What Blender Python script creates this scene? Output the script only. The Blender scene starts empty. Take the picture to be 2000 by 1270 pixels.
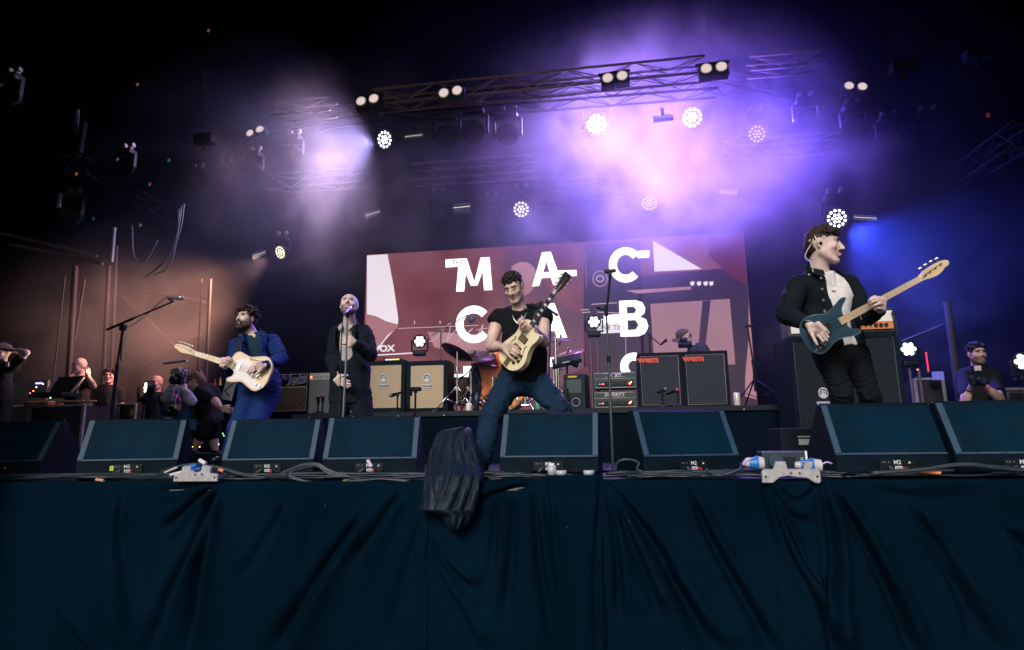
import bpy, math, random
import numpy as np
from math import radians, sin, cos, pi, sqrt
from mathutils import Vector, Matrix, Quaternion, noise as mnoise
random.seed(7)
S = bpy.context.scene
C = S.collection

# ------------------------------------------------------------------ camera
CAMZ, F_PX = 0.242, 1230.0
YAW, PITCH, ROLL = radians(9.0), radians(10.6), radians(-0.7)
camd = bpy.data.cameras.new('camera'); cam = bpy.data.objects.new('camera', camd); C.objects.link(cam)
camd.sensor_width = 36.0; camd.lens = 36.0 * F_PX / 2000.0; camd.clip_start = 0.05; camd.clip_end = 400
CAM = Vector((0, 0, CAMZ))
_f = Vector((-sin(YAW) * cos(PITCH), cos(YAW) * cos(PITCH), sin(PITCH)))
_r0 = Vector((cos(YAW), sin(YAW), 0)); _u0 = _r0.cross(_f)
_r = _r0 * cos(ROLL) + _u0 * sin(ROLL); _u = _u0 * cos(ROLL) - _r0 * sin(ROLL)
M = Matrix((_r, _u, -_f)).transposed().to_4x4(); M.translation = CAM
cam.matrix_world = M
S.camera = cam

def ray(px, py):
    return (_f + _r * ((px - 1000) / F_PX) + _u * ((635 - py) / F_PX))
def at(px, py, Y):
    """point of the world seen in the photograph at px, py, on the plane at depth Y"""
    d = ray(px, py); return CAM + d * (Y / d.y)
def atz(px, py, z=0.0):
    d = ray(px, py); return CAM + d * ((z - CAMZ) / d.z)
def proj(p):
    d = Vector(p) - CAM; w = d.dot(_f)
    return (1000 + F_PX * d.dot(_r) / w, 635 - F_PX * d.dot(_u) / w)

# ------------------------------------------------------------------ world, sun, exposure
W = bpy.data.worlds.new('World'); S.world = W; W.use_nodes = True
nt = W.node_tree; bg = nt.nodes['Background']
sky = nt.nodes.new('ShaderNodeTexSky'); sky.sky_type = 'NISHITA'; sky.sun_disc = False
SUN_EL, SUN_AZ = radians(31), radians(190)
sky.sun_elevation = SUN_EL; sky.sun_rotation = SUN_AZ
sky.air_density = 1.0; sky.dust_density = 3.0
nt.links.new(sky.outputs[0], bg.inputs[0]); bg.inputs[1].default_value = 0.05
sd = bpy.data.lights.new('sun', 'SUN'); sd.energy = 1.15; sd.angle = radians(18); sd.color = (1.0, 0.94, 0.90)
sun = bpy.data.objects.new('sun', sd); C.objects.link(sun)
_sv = Vector((sin(SUN_AZ) * cos(SUN_EL), cos(SUN_AZ) * cos(SUN_EL), sin(SUN_EL)))   # towards the sun
sun.rotation_euler = _sv.to_track_quat('Z', 'Y').to_euler(); sun.location = _sv * 30
vs = S.view_settings; vs.view_transform = 'Standard'; vs.look = 'None'; vs.exposure = 0.9; vs.gamma = 1.0
vs.use_curve_mapping = False
S.render.engine = 'CYCLES'
S.cycles.max_bounces = 4; S.cycles.diffuse_bounces = 2; S.cycles.glossy_bounces = 2
S.cycles.transmission_bounces = 2; S.cycles.volume_bounces = 0; S.cycles.transparent_max_bounces = 8
S.cycles.use_denoising = True; S.cycles.volume_step_rate = 1.0; S.cycles.volume_max_steps = 96
S.cycles.sample_clamp_indirect = 4.0; S.cycles.caustics_reflective = False; S.cycles.caustics_refractive = False
S.cycles.use_light_tree = True

# ------------------------------------------------------------------ materials
MATS = {}
def mat(name, col, rough=0.6, metal=0.0, var=0.15, scale=6.0, bump=0.0, bscale=60.0, spec=0.5, sheen=0.0, coat=0.0, vcol=None):
    if name in MATS: return MATS[name]
    m = bpy.data.materials.new(name); m.use_nodes = True; t = m.node_tree; n = t.nodes; b = n['Principled BSDF']
    b.inputs['Roughness'].default_value = rough; b.inputs['Metallic'].default_value = metal
    b.inputs['Specular IOR Level'].default_value = spec
    b.inputs['Sheen Weight'].default_value = sheen; b.inputs['Coat Weight'].default_value = coat
    tc = n.new('ShaderNodeTexCoord')
    if vcol:
        a = n.new('ShaderNodeAttribute'); a.attribute_name = vcol; src = a.outputs['Color']
    else:
        rgb = n.new('ShaderNodeRGB'); rgb.outputs[0].default_value = (*col, 1); src = rgb.outputs[0]
    nz = n.new('ShaderNodeTexNoise'); nz.inputs['Scale'].default_value = scale; nz.inputs['Detail'].default_value = 5
    t.links.new(tc.outputs['Object'], nz.inputs['Vector'])
    mr = n.new('ShaderNodeMapRange'); mr.inputs['From Min'].default_value = 0.3; mr.inputs['From Max'].default_value = 0.7
    mr.inputs['To Min'].default_value = 1 - var; mr.inputs['To Max'].default_value = 1 + var
    t.links.new(nz.outputs['Fac'], mr.inputs['Value'])
    mx = n.new('ShaderNodeVectorMath'); mx.operation = 'SCALE'
    t.links.new(src, mx.inputs[0]); t.links.new(mr.outputs[0], mx.inputs['Scale'])
    t.links.new(mx.outputs[0], b.inputs['Base Color'])
    mr2 = n.new('ShaderNodeMapRange'); mr2.inputs['To Min'].default_value = max(0.05, rough - 0.12); mr2.inputs['To Max'].default_value = min(1, rough + 0.12)
    t.links.new(nz.outputs['Fac'], mr2.inputs['Value']); t.links.new(mr2.outputs[0], b.inputs['Roughness'])
    if bump:
        n2 = n.new('ShaderNodeTexNoise'); n2.inputs['Scale'].default_value = bscale; n2.inputs['Detail'].default_value = 3
        t.links.new(tc.outputs['Object'], n2.inputs['Vector'])
        bp = n.new('ShaderNodeBump'); bp.inputs['Strength'].default_value = bump; bp.inputs['Distance'].default_value = 0.01
        t.links.new(n2.outputs['Fac'], bp.inputs['Height']); t.links.new(bp.outputs[0], b.inputs['Normal'])
    MATS[name] = m; return m
def emit(name, col, strength):
    if name in MATS: return MATS[name]
    m = bpy.data.materials.new(name); m.use_nodes = True; t = m.node_tree; b = t.nodes['Principled BSDF']
    b.inputs['Base Color'].default_value = (0.02, 0.02, 0.02, 1); b.inputs['Emission Color'].default_value = (*col, 1)
    b.inputs['Emission Strength'].default_value = strength; b.inputs['Roughness'].default_value = 0.5
    MATS[name] = m; return m

black = mat('black_paint', (0.0025, 0.010, 0.019), 0.55, bump=0.15, bscale=180, spec=0.25)
blackm = mat('black_metal', (0.003, 0.008, 0.014), 0.5, 0.0, spec=0.18)
tolex = mat('black_vinyl', (0.0015, 0.008, 0.016), 0.65, bump=0.4, bscale=300, spec=0.12)
chrome = mat('chrome', (0.62, 0.63, 0.66), 0.16, 1.0)
alu = mat('aluminium', (0.5, 0.5, 0.52), 0.42, 1.0, scale=20)
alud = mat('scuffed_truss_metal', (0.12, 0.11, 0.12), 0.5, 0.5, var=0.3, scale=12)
rubber = mat('cable_rubber', (0.003, 0.012, 0.02), 0.4, var=0.2)
white = mat('white_plastic', (0.75, 0.75, 0.76), 0.5, var=0.06)
drape_m = mat('black_drape', (0.0016, 0.0065, 0.015), 0.95, var=0.3, scale=2, bump=0.3, bscale=400, spec=0.06)

# ------------------------------------------------------------------ object helpers
def link(o, parent=None):
    C.objects.link(o)
    if parent: o.parent = parent
    return o
def tag(o, label=None, cat=None, group=None, kind=None):
    if label: o['label'] = label
    if cat: o['category'] = cat
    if group: o['group'] = group
    if kind: o['kind'] = kind
    return o
def thing(name, label, cat, loc=(0, 0, 0), rot=(0, 0, 0), group=None):
    o = bpy.data.objects.new(name, None); C.objects.link(o); o.location = loc; o.rotation_euler = rot
    o.empty_display_size = 0.1
    return tag(o, label, cat, group)
def clone(root, loc=None, rot=None, label=None):
    def cp(o, par):
        c = o.copy(); C.objects.link(c)
        if par: c.parent = par
        for ch in list(KIDS.get(o.name, [])):
            k = cp(ch, c); KIDS.setdefault(c.name, []).append(k)
        return c
    r = cp(root, None)
    if loc is not None: r.location = loc
    if rot is not None: r.rotation_euler = rot
    if label: r['label'] = label
    return r
KIDS = {}

class MB:
    """gathers shapes into ONE mesh"""
    def __init__(s): s.v = []; s.f = []; s.sm = []
    def add(s, vs, fs, smooth=False, M=None):
        k = len(s.v)
        if M is not None: vs = [M @ Vector(v) for v in vs]
        s.v += [tuple(v) for v in vs]; s.f += [tuple(i + k for i in f) for f in fs]; s.sm += [smooth] * len(fs)
        return s
    def box(s, c, d, rot=None, bev=0.0):
        x, y, z = d[0] / 2, d[1] / 2, d[2] / 2
        R = rot.to_matrix().to_4x4() if isinstance(rot, Quaternion) else (Matrix.Rotation(0, 4, 'Z') if rot is None else (rot if isinstance(rot, Matrix) else __import__('mathutils').Euler(rot).to_matrix().to_4x4()))
        Mx = Matrix.Translation(c) @ R
        if bev <= 0:
            vs = [(a * x, b * y, e * z) for e in (-1, 1) for b in (-1, 1) for a in (-1, 1)]
            fs = [(0, 2, 3, 1), (4, 5, 7, 6), (0, 1, 5, 4), (2, 6, 7, 3), (0, 4, 6, 2), (1, 3, 7, 5)]
            return s.add(vs, fs, False, Mx)
        b = min(bev, x * .95, y * .95, z * .95)
        import bmesh
        bm = bmesh.new(); bmesh.ops.create_cube(bm, size=1.0)
        for v in bm.verts: v.co = Vector((v.co.x * 2 * x, v.co.y * 2 * y, v.co.z * 2 * z))
        bmesh.ops.bevel(bm, geom=list(bm.edges), offset=b, segments=2, affect='EDGES', profile=0.6)
        bm.verts.index_update()
        vs = [v.co.copy() for v in bm.verts]; fs = [tuple(v.index for v in f.verts) for f in bm.faces]; bm.free()
        return s.add(vs, fs, False, Mx)
    def cyl(s, p0, p1, r0, r1=None, seg=12, caps=True, smooth=True):
        r1 = r0 if r1 is None else r1
        p0 = Vector(p0); p1 = Vector(p1); d = p1 - p0
        if d.length < 1e-7: return s
        q = d.to_track_quat('Z', 'Y'); vs = []
        for p, r in ((p0, r0), (p1, r1)):
            for i in range(seg):
                a = 2 * pi * i / seg; vs.append(p + q @ Vector((cos(a) * r, sin(a) * r, 0)))
        fs = [(i, (i + 1) % seg, seg + (i + 1) % seg, seg + i) for i in range(seg)]
        s.add(vs, fs, smooth)
        if caps:
            s.add(vs, [tuple(range(seg))[::-1], tuple(range(seg, 2 * seg))], False)
        return s
    def tube(s, pts, r, seg=6, closed=False, cap=True):
        pts = [Vector(p) for p in pts]; n = len(pts)
        rs = r if isinstance(r, (list, tuple)) else [r] * n
        vs = []; fs = []; pn = None
        for i, p in enumerate(pts):
            a = pts[(i - 1) % n] if (closed or i > 0) else p; b = pts[(i + 1) % n] if (closed or i < n - 1) else p
            t = (b - a); t = t.normalized() if t.length > 1e-9 else Vector((0, 0, 1))
            if pn is None: pn = t.orthogonal().normalized()
            else:
                pn = pn - t * pn.dot(t); pn = pn.normalized() if pn.length > 1e-6 else t.orthogonal().normalized()
            bn = t.cross(pn)
            for k in range(seg):
                an = 2 * pi * k / seg; vs.append(p + (pn * cos(an) + bn * sin(an)) * rs[i])
        m = n if closed else n - 1
        for i in range(m):
            for k in range(seg):
                a = i * seg + k; b = i * seg + (k + 1) % seg; c = ((i + 1) % n) * seg + (k + 1) % seg; d = ((i + 1) % n) * seg + k
                fs.append((a, b, c, d))
        if cap and not closed: fs += [tuple(range(seg))[::-1], tuple((n - 1) * seg + k for k in range(seg))]
        return s.add(vs, fs, True)
    def lathe(s, prof, seg=24, M=None, smooth=True):
        vs = []; fs = []; n = len(prof)
        for i in range(seg):
            a = 2 * pi * i / seg
            for r, z in prof: vs.append(Vector((cos(a) * r, sin(a) * r, z)))
        for i in range(seg):
            j = (i + 1) % seg
            for k in range(n - 1): fs.append((i * n + k, j * n + k, j * n + k + 1, i * n + k + 1))
        return s.add(vs, fs, smooth, M)
    def sphere(s, c, r, seg=14, rings=8, sc=(1, 1, 1), M=None):
        prof = [(r * sin(pi * k / rings), -r * cos(pi * k / rings)) for k in range(rings + 1)]
        Mx = Matrix.Translation(c) @ (M or Matrix.Identity(4)) @ Matrix.Diagonal((*sc, 1))
        return s.lathe(prof, seg, Mx)
    def prism(s, out, z0, z1, M=None, bev=0.0):
        """outline in XY, extruded z0..z1"""
        n = len(out); vs = []
        if bev > 0:
            cx = sum(p[0] for p in out) / n; cy = sum(p[1] for p in out) / n
            def inset(p, i):
                a = Vector(out[(i - 1) % n]).to_2d(); b = Vector(out[(i + 1) % n]).to_2d(); t = (b - a).normalized()
                return (p[0] - t.y * bev * sgn, p[1] + t.x * bev * sgn)
            area = sum(out[i][0] * out[(i + 1) % n][1] - out[(i + 1) % n][0] * out[i][1] for i in range(n)); sgn = 1 if area > 0 else -1
            ins = [inset(p, i) for i, p in enumerate(out)]
            rings = [[(p[0], p[1], z0) for p in ins], [(p[0], p[1], z0 + bev) for p in out], [(p[0], p[1], z1 - bev) for p in out], [(p[0], p[1], z1) for p in ins]]
        else: rings = [[(p[0], p[1], z0) for p in out], [(p[0], p[1], z1) for p in out]]
        for r in rings: vs += r
        fs = []
        for k in range(len(rings) - 1):
            for i in range(n): fs.append((k * n + i, k * n + (i + 1) % n, (k + 1) * n + (i + 1) % n, (k + 1) * n + i))
        L = (len(rings) - 1) * n
        from mathutils.geometry import tessellate_polygon
        tri = tessellate_polygon([[Vector((v[0], v[1], 0)) for v in rings[0]]])
        for t in tri: fs.append(tuple(t)); fs.append(tuple(i + L for i in t[::-1]))
        return s.add(vs, fs, False, M)
    def build(s, name, m, parent=None, loc=None, rot=None):
        me = bpy.data.meshes.new(name); me.from_pydata(s.v, [], s.f)
        me.polygons.foreach_set('use_smooth', s.sm); me.materials.append(m)
        import bmesh
        if len(s.f) < 60000:
            bm = bmesh.new(); bm.from_mesh(me); bmesh.ops.recalc_face_normals(bm, faces=bm.faces); bm.to_mesh(me); bm.free()
        me.update()
        o = bpy.data.objects.new(name, me); link(o, parent)
        if parent: KIDS.setdefault(parent.name, []).append(o)
        if loc is not None: o.location = loc
        if rot is not None: o.rotation_euler = rot
        return o

def smooth_pts(pts, n=8, closed=False):
    """Catmull-Rom through pts"""
    P = [Vector(p) for p in pts]; N = len(P); out = []
    for i in range(N if closed else N - 1):
        p0 = P[(i - 1) % N] if (closed or i > 0) else P[i] * 2 - P[i + 1]; p1 = P[i]; p2 = P[(i + 1) % N]
        p3 = P[(i + 2) % N] if (closed or i < N - 2) else p2 * 2 - p1
        for k in range(n):
            t = k / n
            out.append(0.5 * ((2 * p1) + (p2 - p0) * t + (2 * p0 - 5 * p1 + 4 * p2 - p3) * t * t + (3 * p1 - p0 - 3 * p2 + p3) * t ** 3))
    if not closed: out.append(P[-1])
    return out

def text_mesh(name, body, size, m, parent=None, loc=(0, 0, 0), rot=(radians(90), 0, 0), bold=0.0, ext=0.001, shear=0.0, sx=1.0, align='CENTER', spacing=1.0):
    cu = bpy.data.curves.new(name, 'FONT'); cu.body = body; cu.size = size; cu.extrude = ext; cu.offset = bold
    cu.align_x = align; cu.align_y = 'CENTER'; cu.shear = shear; cu.space_character = spacing; cu.resolution_u = 3
    to = bpy.data.objects.new('tmp', cu); C.objects.link(to)
    dg = bpy.context.evaluated_depsgraph_get(); me = bpy.data.meshes.new_from_object(to.evaluated_get(dg))
    bpy.data.objects.remove(to); bpy.data.curves.remove(cu)
    me.name = name; me.materials.clear(); me.materials.append(m)
    if sx != 1.0:
        for v in me.vertices: v.co.x *= sx
    o = bpy.data.objects.new(name, me); link(o, parent); o.location = loc; o.rotation_euler = rot
    if parent: KIDS.setdefault(parent.name, []).append(o)
    return o
ebony = mat('ebony', (0.012, 0.012, 0.015), 0.35)
# ================================================================== THE SETTING
EDGE = 4.12; RZ = 0.643; RY = 7.75
def struct(o): o['kind'] = 'structure'; return o
g = MB(); g.add([(-60, -60, -1.55), (60, -60, -1.55), (60, 40, -1.55), (-60, 40, -1.55)], [(0, 1, 2, 3)])
struct(g.build('ground', mat('trodden_ground', (0.05, 0.05, 0.035), 0.95, var=0.5, bump=0.6, bscale=20)))
floor_m = mat('stage_deck_black', (0.02, 0.027, 0.036), 0.32, var=0.35, scale=3, bump=0.15, bscale=60)
g = MB(); g.box((0, (EDGE + 15) / 2, -0.03), (34, 15 - EDGE, 0.06)); g.box((0, EDGE + 5, -0.9), (33.6, 9.6, 1.2))
struct(g.build('stage_floor', floor_m))
g = MB()
g.add([(-17, 15, -1.5), (17, 15, -1.5), (17, 15, 11), (-17, 15, 11)], [(0, 1, 2, 3)])
struct(g.build('back_wall', drape_m))
g = MB(); g.add([(-17, 4.2, -1.5), (-17, 15, -1.5), (-17, 15, 11), (-17, 4.2, 11)], [(0, 1, 2, 3)])
struct(g.build('wall_left', drape_m))
g = MB(); g.add([(17, 4.2, -1.5), (17, 15, -1.5), (17, 15, 11), (17, 4.2, 11)], [(0, 1, 2, 3)])
struct(g.build('wall_right', drape_m))
g = MB(); g.box((0, 9.0, 11.1), (34.6, 12.4, 0.2)); g.box((0, 2.85, 8.8), (34.6, 0.1, 4.8))  # front valance hangs out of view, lowered to shade the trusses
struct(g.build('stage_roof', drape_m))

for nm_, a_, b_ in (('wing_drape_left', -13.0, -4.5), ('wing_drape_right', 3.3, 13.0)):  # drapes out of view, added to keep the sun off the wings
    g = MB(); g.box(((a_ + b_) / 2, 3.3, 2.4), (b_ - a_, 0.08, 7.8)); struct(g.build(nm_, drape_m))
# riser the back line stands on
t = thing('drum_riser', 'low black riser under the drums and amplifiers, its front edge catching purple light', 'stage riser', (0, RY, 0))
g = MB(); g.box((-1.05, 1.45, RZ - 0.03), (6.2, 2.9, 0.06)); g.build('deck', black, t)
g = MB(); g.box((-1.05, 1.45, (RZ - 0.06) / 2), (6.14, 2.84, RZ - 0.065)); g.build('skirt', drape_m, t)
g = MB()
for k in range(12): g.cyl((-4.5 + k * 0.6, -0.012, RZ - 0.05), (-4.5 + k * 0.6, -0.03, RZ - 0.05), 0.008, seg=6)
g.build('fastener', alu, t)
# ================================================================== THE LED SCREEN
SX0, SX1, SZ0, SZ1, SY = -4.357, 2.262, 0.45, 3.661, 10.56
def led_mat(name, base, amount=0.0, strength=0.55, warm=(0.20, 0.05, 0.065)):
    m = bpy.data.materials.new(name); m.use_nodes = True; t = m.node_tree; n = t.nodes; b = n['Principled BSDF']
    b.inputs['Base Color'].default_value = (0.01, 0.01, 0.012, 1); b.inputs['Roughness'].default_value = 0.5
    geo = n.new('ShaderNodeNewGeometry'); nz = n.new('ShaderNodeTexNoise'); nz.inputs['Scale'].default_value = 0.8; nz.inputs['Detail'].default_value = 4
    t.links.new(geo.outputs['Position'], nz.inputs['Vector'])
    cr = n.new('ShaderNodeMix'); cr.data_type = 'RGBA'; cr.inputs['A'].default_value = (*base, 1); cr.inputs['B'].default_value = (*warm, 1)
    mr = n.new('ShaderNodeMapRange'); mr.inputs['From Min'].default_value = 0.35; mr.inputs['From Max'].default_value = 0.7; mr.inputs['To Max'].default_value = amount
    t.links.new(nz.outputs['Fac'], mr.inputs['Value']); t.links.new(mr.outputs[0], cr.inputs['Factor'])
    t.links.new(cr.outputs['Result'], b.inputs['Emission Color']); b.inputs['Emission Strength'].default_value = strength
    return m
t = thing('video_screen', 'large video screen behind the drums showing big white capital letters over a reddish picture', 'screen', ((SX0 + SX1) / 2, SY, SZ0))
OX, OY, OZ = t.location
def scr(px, py, lay=0.0):
    p = at(px, py, SY); return (p.x - OX, -0.004 * lay, p.z - OZ)
def scr_poly(pts, lay, m, name, sm=0):
    q = [scr(x, y, lay) for x, y in pts]
    q = [(max(SX0 - OX + .01, min(SX1 - OX - .01, a)), b, min(c, SZ1 - OZ - .01)) for a, b, c in q]
    if sm: q = [tuple(v) for v in smooth_pts(q, sm, True)]
    g = MB()
    from mathutils.geometry import tessellate_polygon
    tri = tessellate_polygon([[Vector(v) for v in q]]); g.add(q, [tuple(k) for k in tri]); return g.build(name, m, t)
g = MB(); g.box((0, 0.06, (SZ1 - SZ0) / 2), (SX1 - SX0, 0.11, SZ1 - SZ0)); g.build('cabinet', blackm, t)
g = MB(); w = (SX1 - SX0) / 2; g.add([(-w, 0, 0), (w, 0, 0), (w, 0, SZ1 - SZ0), (-w, 0, SZ1 - SZ0)], [(0, 1, 2, 3)])
g.build('picture', led_mat('screen_red', (0.115, 0.022, 0.028), 0.8, 0.62, (0.26, 0.085, 0.105)), t)
s_dark = led_mat('screen_dark', (0.014, 0.007, 0.020), 0.6, 0.6, (0.05, 0.012, 0.025)); s_pale = led_mat('screen_pale', (0.56, 0.50, 0.54), 0.4, 0.9, (0.48, 0.38, 0.42)); s_pink = led_mat('screen_pink', (0.36, 0.17, 0.19), 0.8, 0.7, (0.26, 0.10, 0.12))
s_white = emit('screen_white', (1.0, 0.98, 0.98), 1.3); s_line = emit('screen_line', (0.55, 0.38, 0.42), 0.6); s_mid = led_mat('screen_plum', (0.075, 0.025, 0.045), 0.7, 0.7, (0.15, 0.05, 0.07)); s_red2 = led_mat('screen_blood_red', (0.12, 0.012, 0.016), 0.6, 0.6, (0.05, 0.006, 0.012))
# the picture: pale cloth left, dark figure with a bottle, amplifier on the right
scr_poly([(717, 499), (757, 496), (769, 560), (778, 622), (777, 637), (752, 665), (735, 690), (716, 700)], 1, s_pale, 'picture_shape')
scr_poly([(714, 613), (735, 618), (755, 628), (778, 634), (776, 641), (757, 655), (738, 680), (718, 690)], 2, s_pink, 'picture_shape')
scr_poly([(985, 500), (1012, 488), (1040, 494), (1052, 515), (1048, 528), (1060, 548), (1075, 570), (1105, 600), (1142, 618), (1150, 660), (1165, 700), (1160, 780), (1010, 790), (980, 700), (985, 560)], 1, s_mid, 'picture_shape', 3)
scr_poly([(1000, 520), (1018, 512), (1040, 518), (1048, 545), (1035, 572), (1012, 578), (1000, 556)], 2, s_pink, 'picture_shape', 3)
scr_poly([(984, 522), (988, 498), (1012, 486), (1038, 492), (1052, 512), (1046, 524), (1025, 510), (1000, 520)], 3, s_mid, 'picture_shape', 3)
scr_poly([(1140, 480), (1250, 470), (1262, 800), (1140, 800)], 1, s_dark, 'picture_shape')
scr_poly([(1245, 540), (1462, 520), (1500, 800), (1258, 800)], 1, s_dark, 'picture_shape')
scr_poly([(1380, 460), (1449, 456), (1460, 556), (1432, 545), (1385, 500)], 2, s_red2, 'picture_shape')
scr_poly([(1275, 470), (1370, 526), (1278, 531)], 3, s_pale, 'picture_shape')
scr_poly([(1223, 568), (1350, 560), (1350, 566), (1245, 574)], 3, s_pink, 'picture_shape')
for x in (1348, 1361, 1374, 1385): scr_poly([(x, 551), (x + 8, 550), (x + 8, 556), (x + 4, 559), (x, 556)], 3, s_pale, 'picture_shape')
scr_poly([(1270, 594), (1425, 584), (1436, 712), (1278, 716)], 2, led_mat('screen_amp_cloth', (0.33, 0.17, 0.20), 0.6, 0.62, (0.25, 0.12, 0.15)), 'picture_shape')
scr_poly([(1372, 588), (1388, 587), (1376, 690), (1362, 712), (1366, 650)], 3, s_dark, 'picture_shape')
scr_poly([(1462, 590), (1474, 690), (1482, 780), (1455, 775), (1455, 735), (1462, 660)], 3, s_pink, 'picture_shape')
for x in (920,):
    pass
scr_poly([(835, 648), (960, 655), (960, 696), (900, 692), (848, 678)], 2, s_pink, 'picture_shape')
scr_poly([(1095, 755), (1148, 715), (1152, 790), (1110, 795)], 2, s_red2, 'picture_shape', 2)
def scr_line(pts, wd, m, name='picture_line', lay=4):
    g = MB(); P = [Vector(scr(x, y, lay)) for x, y in pts]; vs = []
    for i, p in enumerate(P):
        tt = (P[min(i + 1, len(P) - 1)] - P[max(0, i - 1)]).normalized(); s_ = Vector((-tt.z, 0, tt.x)) * wd / 2; vs += [p - s_, p + s_]
    g.add(vs, [(2 * i, 2 * i + 1, 2 * i + 3, 2 * i + 2) for i in range(len(P) - 1)]); return g.build(name, m, t)
scr_line([(778, 642), (935, 636)], 0.012, s_line); scr_line([(738, 694), (806, 690)], 0.022, s_pale)
scr_line([(1143, 490), (1146, 560)], 0.006, s_line); scr_line([(1222, 650), (1223, 760)], 0.008, s_line)
for x in (810, 860): scr_line([(x, 627), (x, 633)], 0.012, s_pale)
ring = [(1172 + 14 * cos(a), 545 + 15 * sin(a)) for a in [2 * pi * k / 20 for k in range(21)]]; scr_line(ring, 0.012, s_line)
ring = [(1172 + 7 * cos(a), 545 + 6 * sin(a)) for a in [2 * pi * k / 14 for k in range(15)]]; scr_line(ring, 0.02, s_line)
for (a, b) in (((1134, 606), (1150, 605)), ((1137, 611), (1153, 610)), ((1155, 595), (1205, 592)), ((1166, 610), (1210, 612))): scr_line([a, b], 0.014, s_line)
# script lettering of the amplifier in the picture, drawn as outline strokes
M_ = [(838, 668), (850, 663), (866, 645), (880, 632), (878, 650), (872, 668), (888, 648), (906, 632), (900, 652), (896, 668)]
scr_line([tuple(v)[:2] for v in smooth_pts([(a, b, 0) for a, b in M_], 4)], 0.014, s_line)
scr_line([tuple(v)[:2] for v in smooth_pts([(a, b, 0) for a, b in [(908, 660), (918, 648), (924, 642), (914, 650), (912, 664), (926, 664), (936, 650), (944, 634), (938, 664), (950, 664)]], 4)], 0.014, s_line)
scr_line([(930, 645), (955, 641)], 0.012, s_line)
scr_poly([(1165, 624), (1212, 622), (1216, 650), (1172, 652), (1166, 645)], 2, s_pale, 'picture_shape')
# letters
def up(px, py): return scr(px, py, 5)
def stroke(pts, w0, name='letter'):
    g = MB(); P = [Vector(up(x, y)) for x, y in pts]; vs = []
    for i, p in enumerate(P):
        tt = (P[min(i + 1, len(P) - 1)] - P[max(0, i - 1)]).normalized(); s_ = Vector((-tt.z, 0, tt.x)) * w0 / 2; vs += [p - s_, p + s_]
    g.add(vs, [(2 * i, 2 * i + 1, 2 * i + 3, 2 * i + 2) for i in range(len(P) - 1)]); return g
def letter_poly(pts, holes=()):
    P = [Vector(up(x, y)) for x, y in pts]; H = [[Vector(up(x, y)) for x, y in h] for h in holes]
    from mathutils.geometry import tessellate_polygon
    tri = tessellate_polygon([P] + H); allv = P + [v for h in H for v in h]; g = MB(); g.add(allv, [tuple(k) for k in tri]); return g.build('letter', s_white, t)
letter_poly([(871, 507.5), (912, 505.5), (927, 552), (939, 504), (956.5, 503), (962, 567), (946, 567.5), (943, 530), (933, 558), (920, 558.5), (910, 533), (907, 569.5), (891.5, 570), (895.5, 521.5), (871, 523)])
letter_poly([(1059, 493.5), (1076, 492.5), (1089, 529), (1126, 528), (1126.5, 539.5), (1093, 541), (1097, 556.5), (1081, 557.5), (1076, 543), (1058, 544), (1053, 559), (1040, 560)], [[(1061, 532.5), (1073.5, 532), (1067.5, 511)]])
def arc_letter(cx, cy, rx, ry, a0, a1, w0, n=26):
    pts = [(cx + rx * cos(radians(a0 + (a1 - a0) * i / n)), cy - ry * sin(radians(a0 + (a1 - a0) * i / n))) for i in range(n + 1)]; return stroke(pts, w0)
g = arc_letter(1222, 518, 25, 27, 38, 318, 0.135); g.add([up(1238, 491.5), up(1268, 490), up(1268, 503.5), up(1246, 505), ], [(0, 1, 2, 3)]); g.build('letter', s_white, t)
g = arc_letter(926, 634, 28, 29, 42, 322, 0.135); g.build('letter', s_white, t)
letter_poly([(1062, 594), (1083, 593), (1108, 660), (1088, 661), (1084, 647), (1064, 648), (1060, 661), (1044, 661)], [[(1068, 634), (1080, 633.5), (1074, 612)]])
B_ = [(1209, 588.5), (1240, 587), (1254, 591), (1260, 602), (1258, 613), (1250, 619), (1262, 625), (1266, 638), (1261, 651), (1248, 657), (1212, 658), (1210.5, 630), (1180, 631.5), (1179.5, 616.5), (1210, 614.5)]
letter_poly(B_, [[(1224, 600), (1238, 599.5), (1243, 606), (1239, 612.5), (1224.5, 613.5)], [(1225, 626), (1241, 625.5), (1247.5, 635), (1242, 644.5), (1226, 645.5)]])
letter_poly([(877, 732), (906, 731), (905.5, 716), (955, 714), (957, 697), (1000, 695), (1000, 712), (965, 714), (962, 733), (916, 734), (917, 790), (893, 792), (893, 749), (877, 750)])
letter_poly([(1072, 699), (1131, 696.5), (1131.5, 711.5), (1120, 712), (1119, 706), (1085, 707), (1085, 716), (1072, 717)])
g = arc_letter(1238, 716, 19, 19, 10, 230, 0.13); g.build('letter', s_white, t)
a_ = at(894, 513.5, SY); text_mesh('lettering', 'THE', 0.105, emit('screen_plum_text', (0.10, 0.02, 0.05), 0.5), t, (a_.x - OX, -0.025, a_.z - OZ), (radians(90), radians(2), 0), bold=0.003, ext=0.0005, spacing=1.1)
a_ = at(1192, 641, SY); text_mesh('lettering', 'ONE TIM', 0.115, s_dark, t, (a_.x - OX, -0.03, a_.z - OZ), (radians(90), radians(3), 0), ext=0.0005)
a_ = at(748, 682, SY); text_mesh('lettering', 'VOX', 0.155, s_pale, t, (a_.x - OX + .03, -0.03, a_.z - OZ), (radians(90), 0, 0), bold=0.006, ext=0.0005, sx=1.15)
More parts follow.
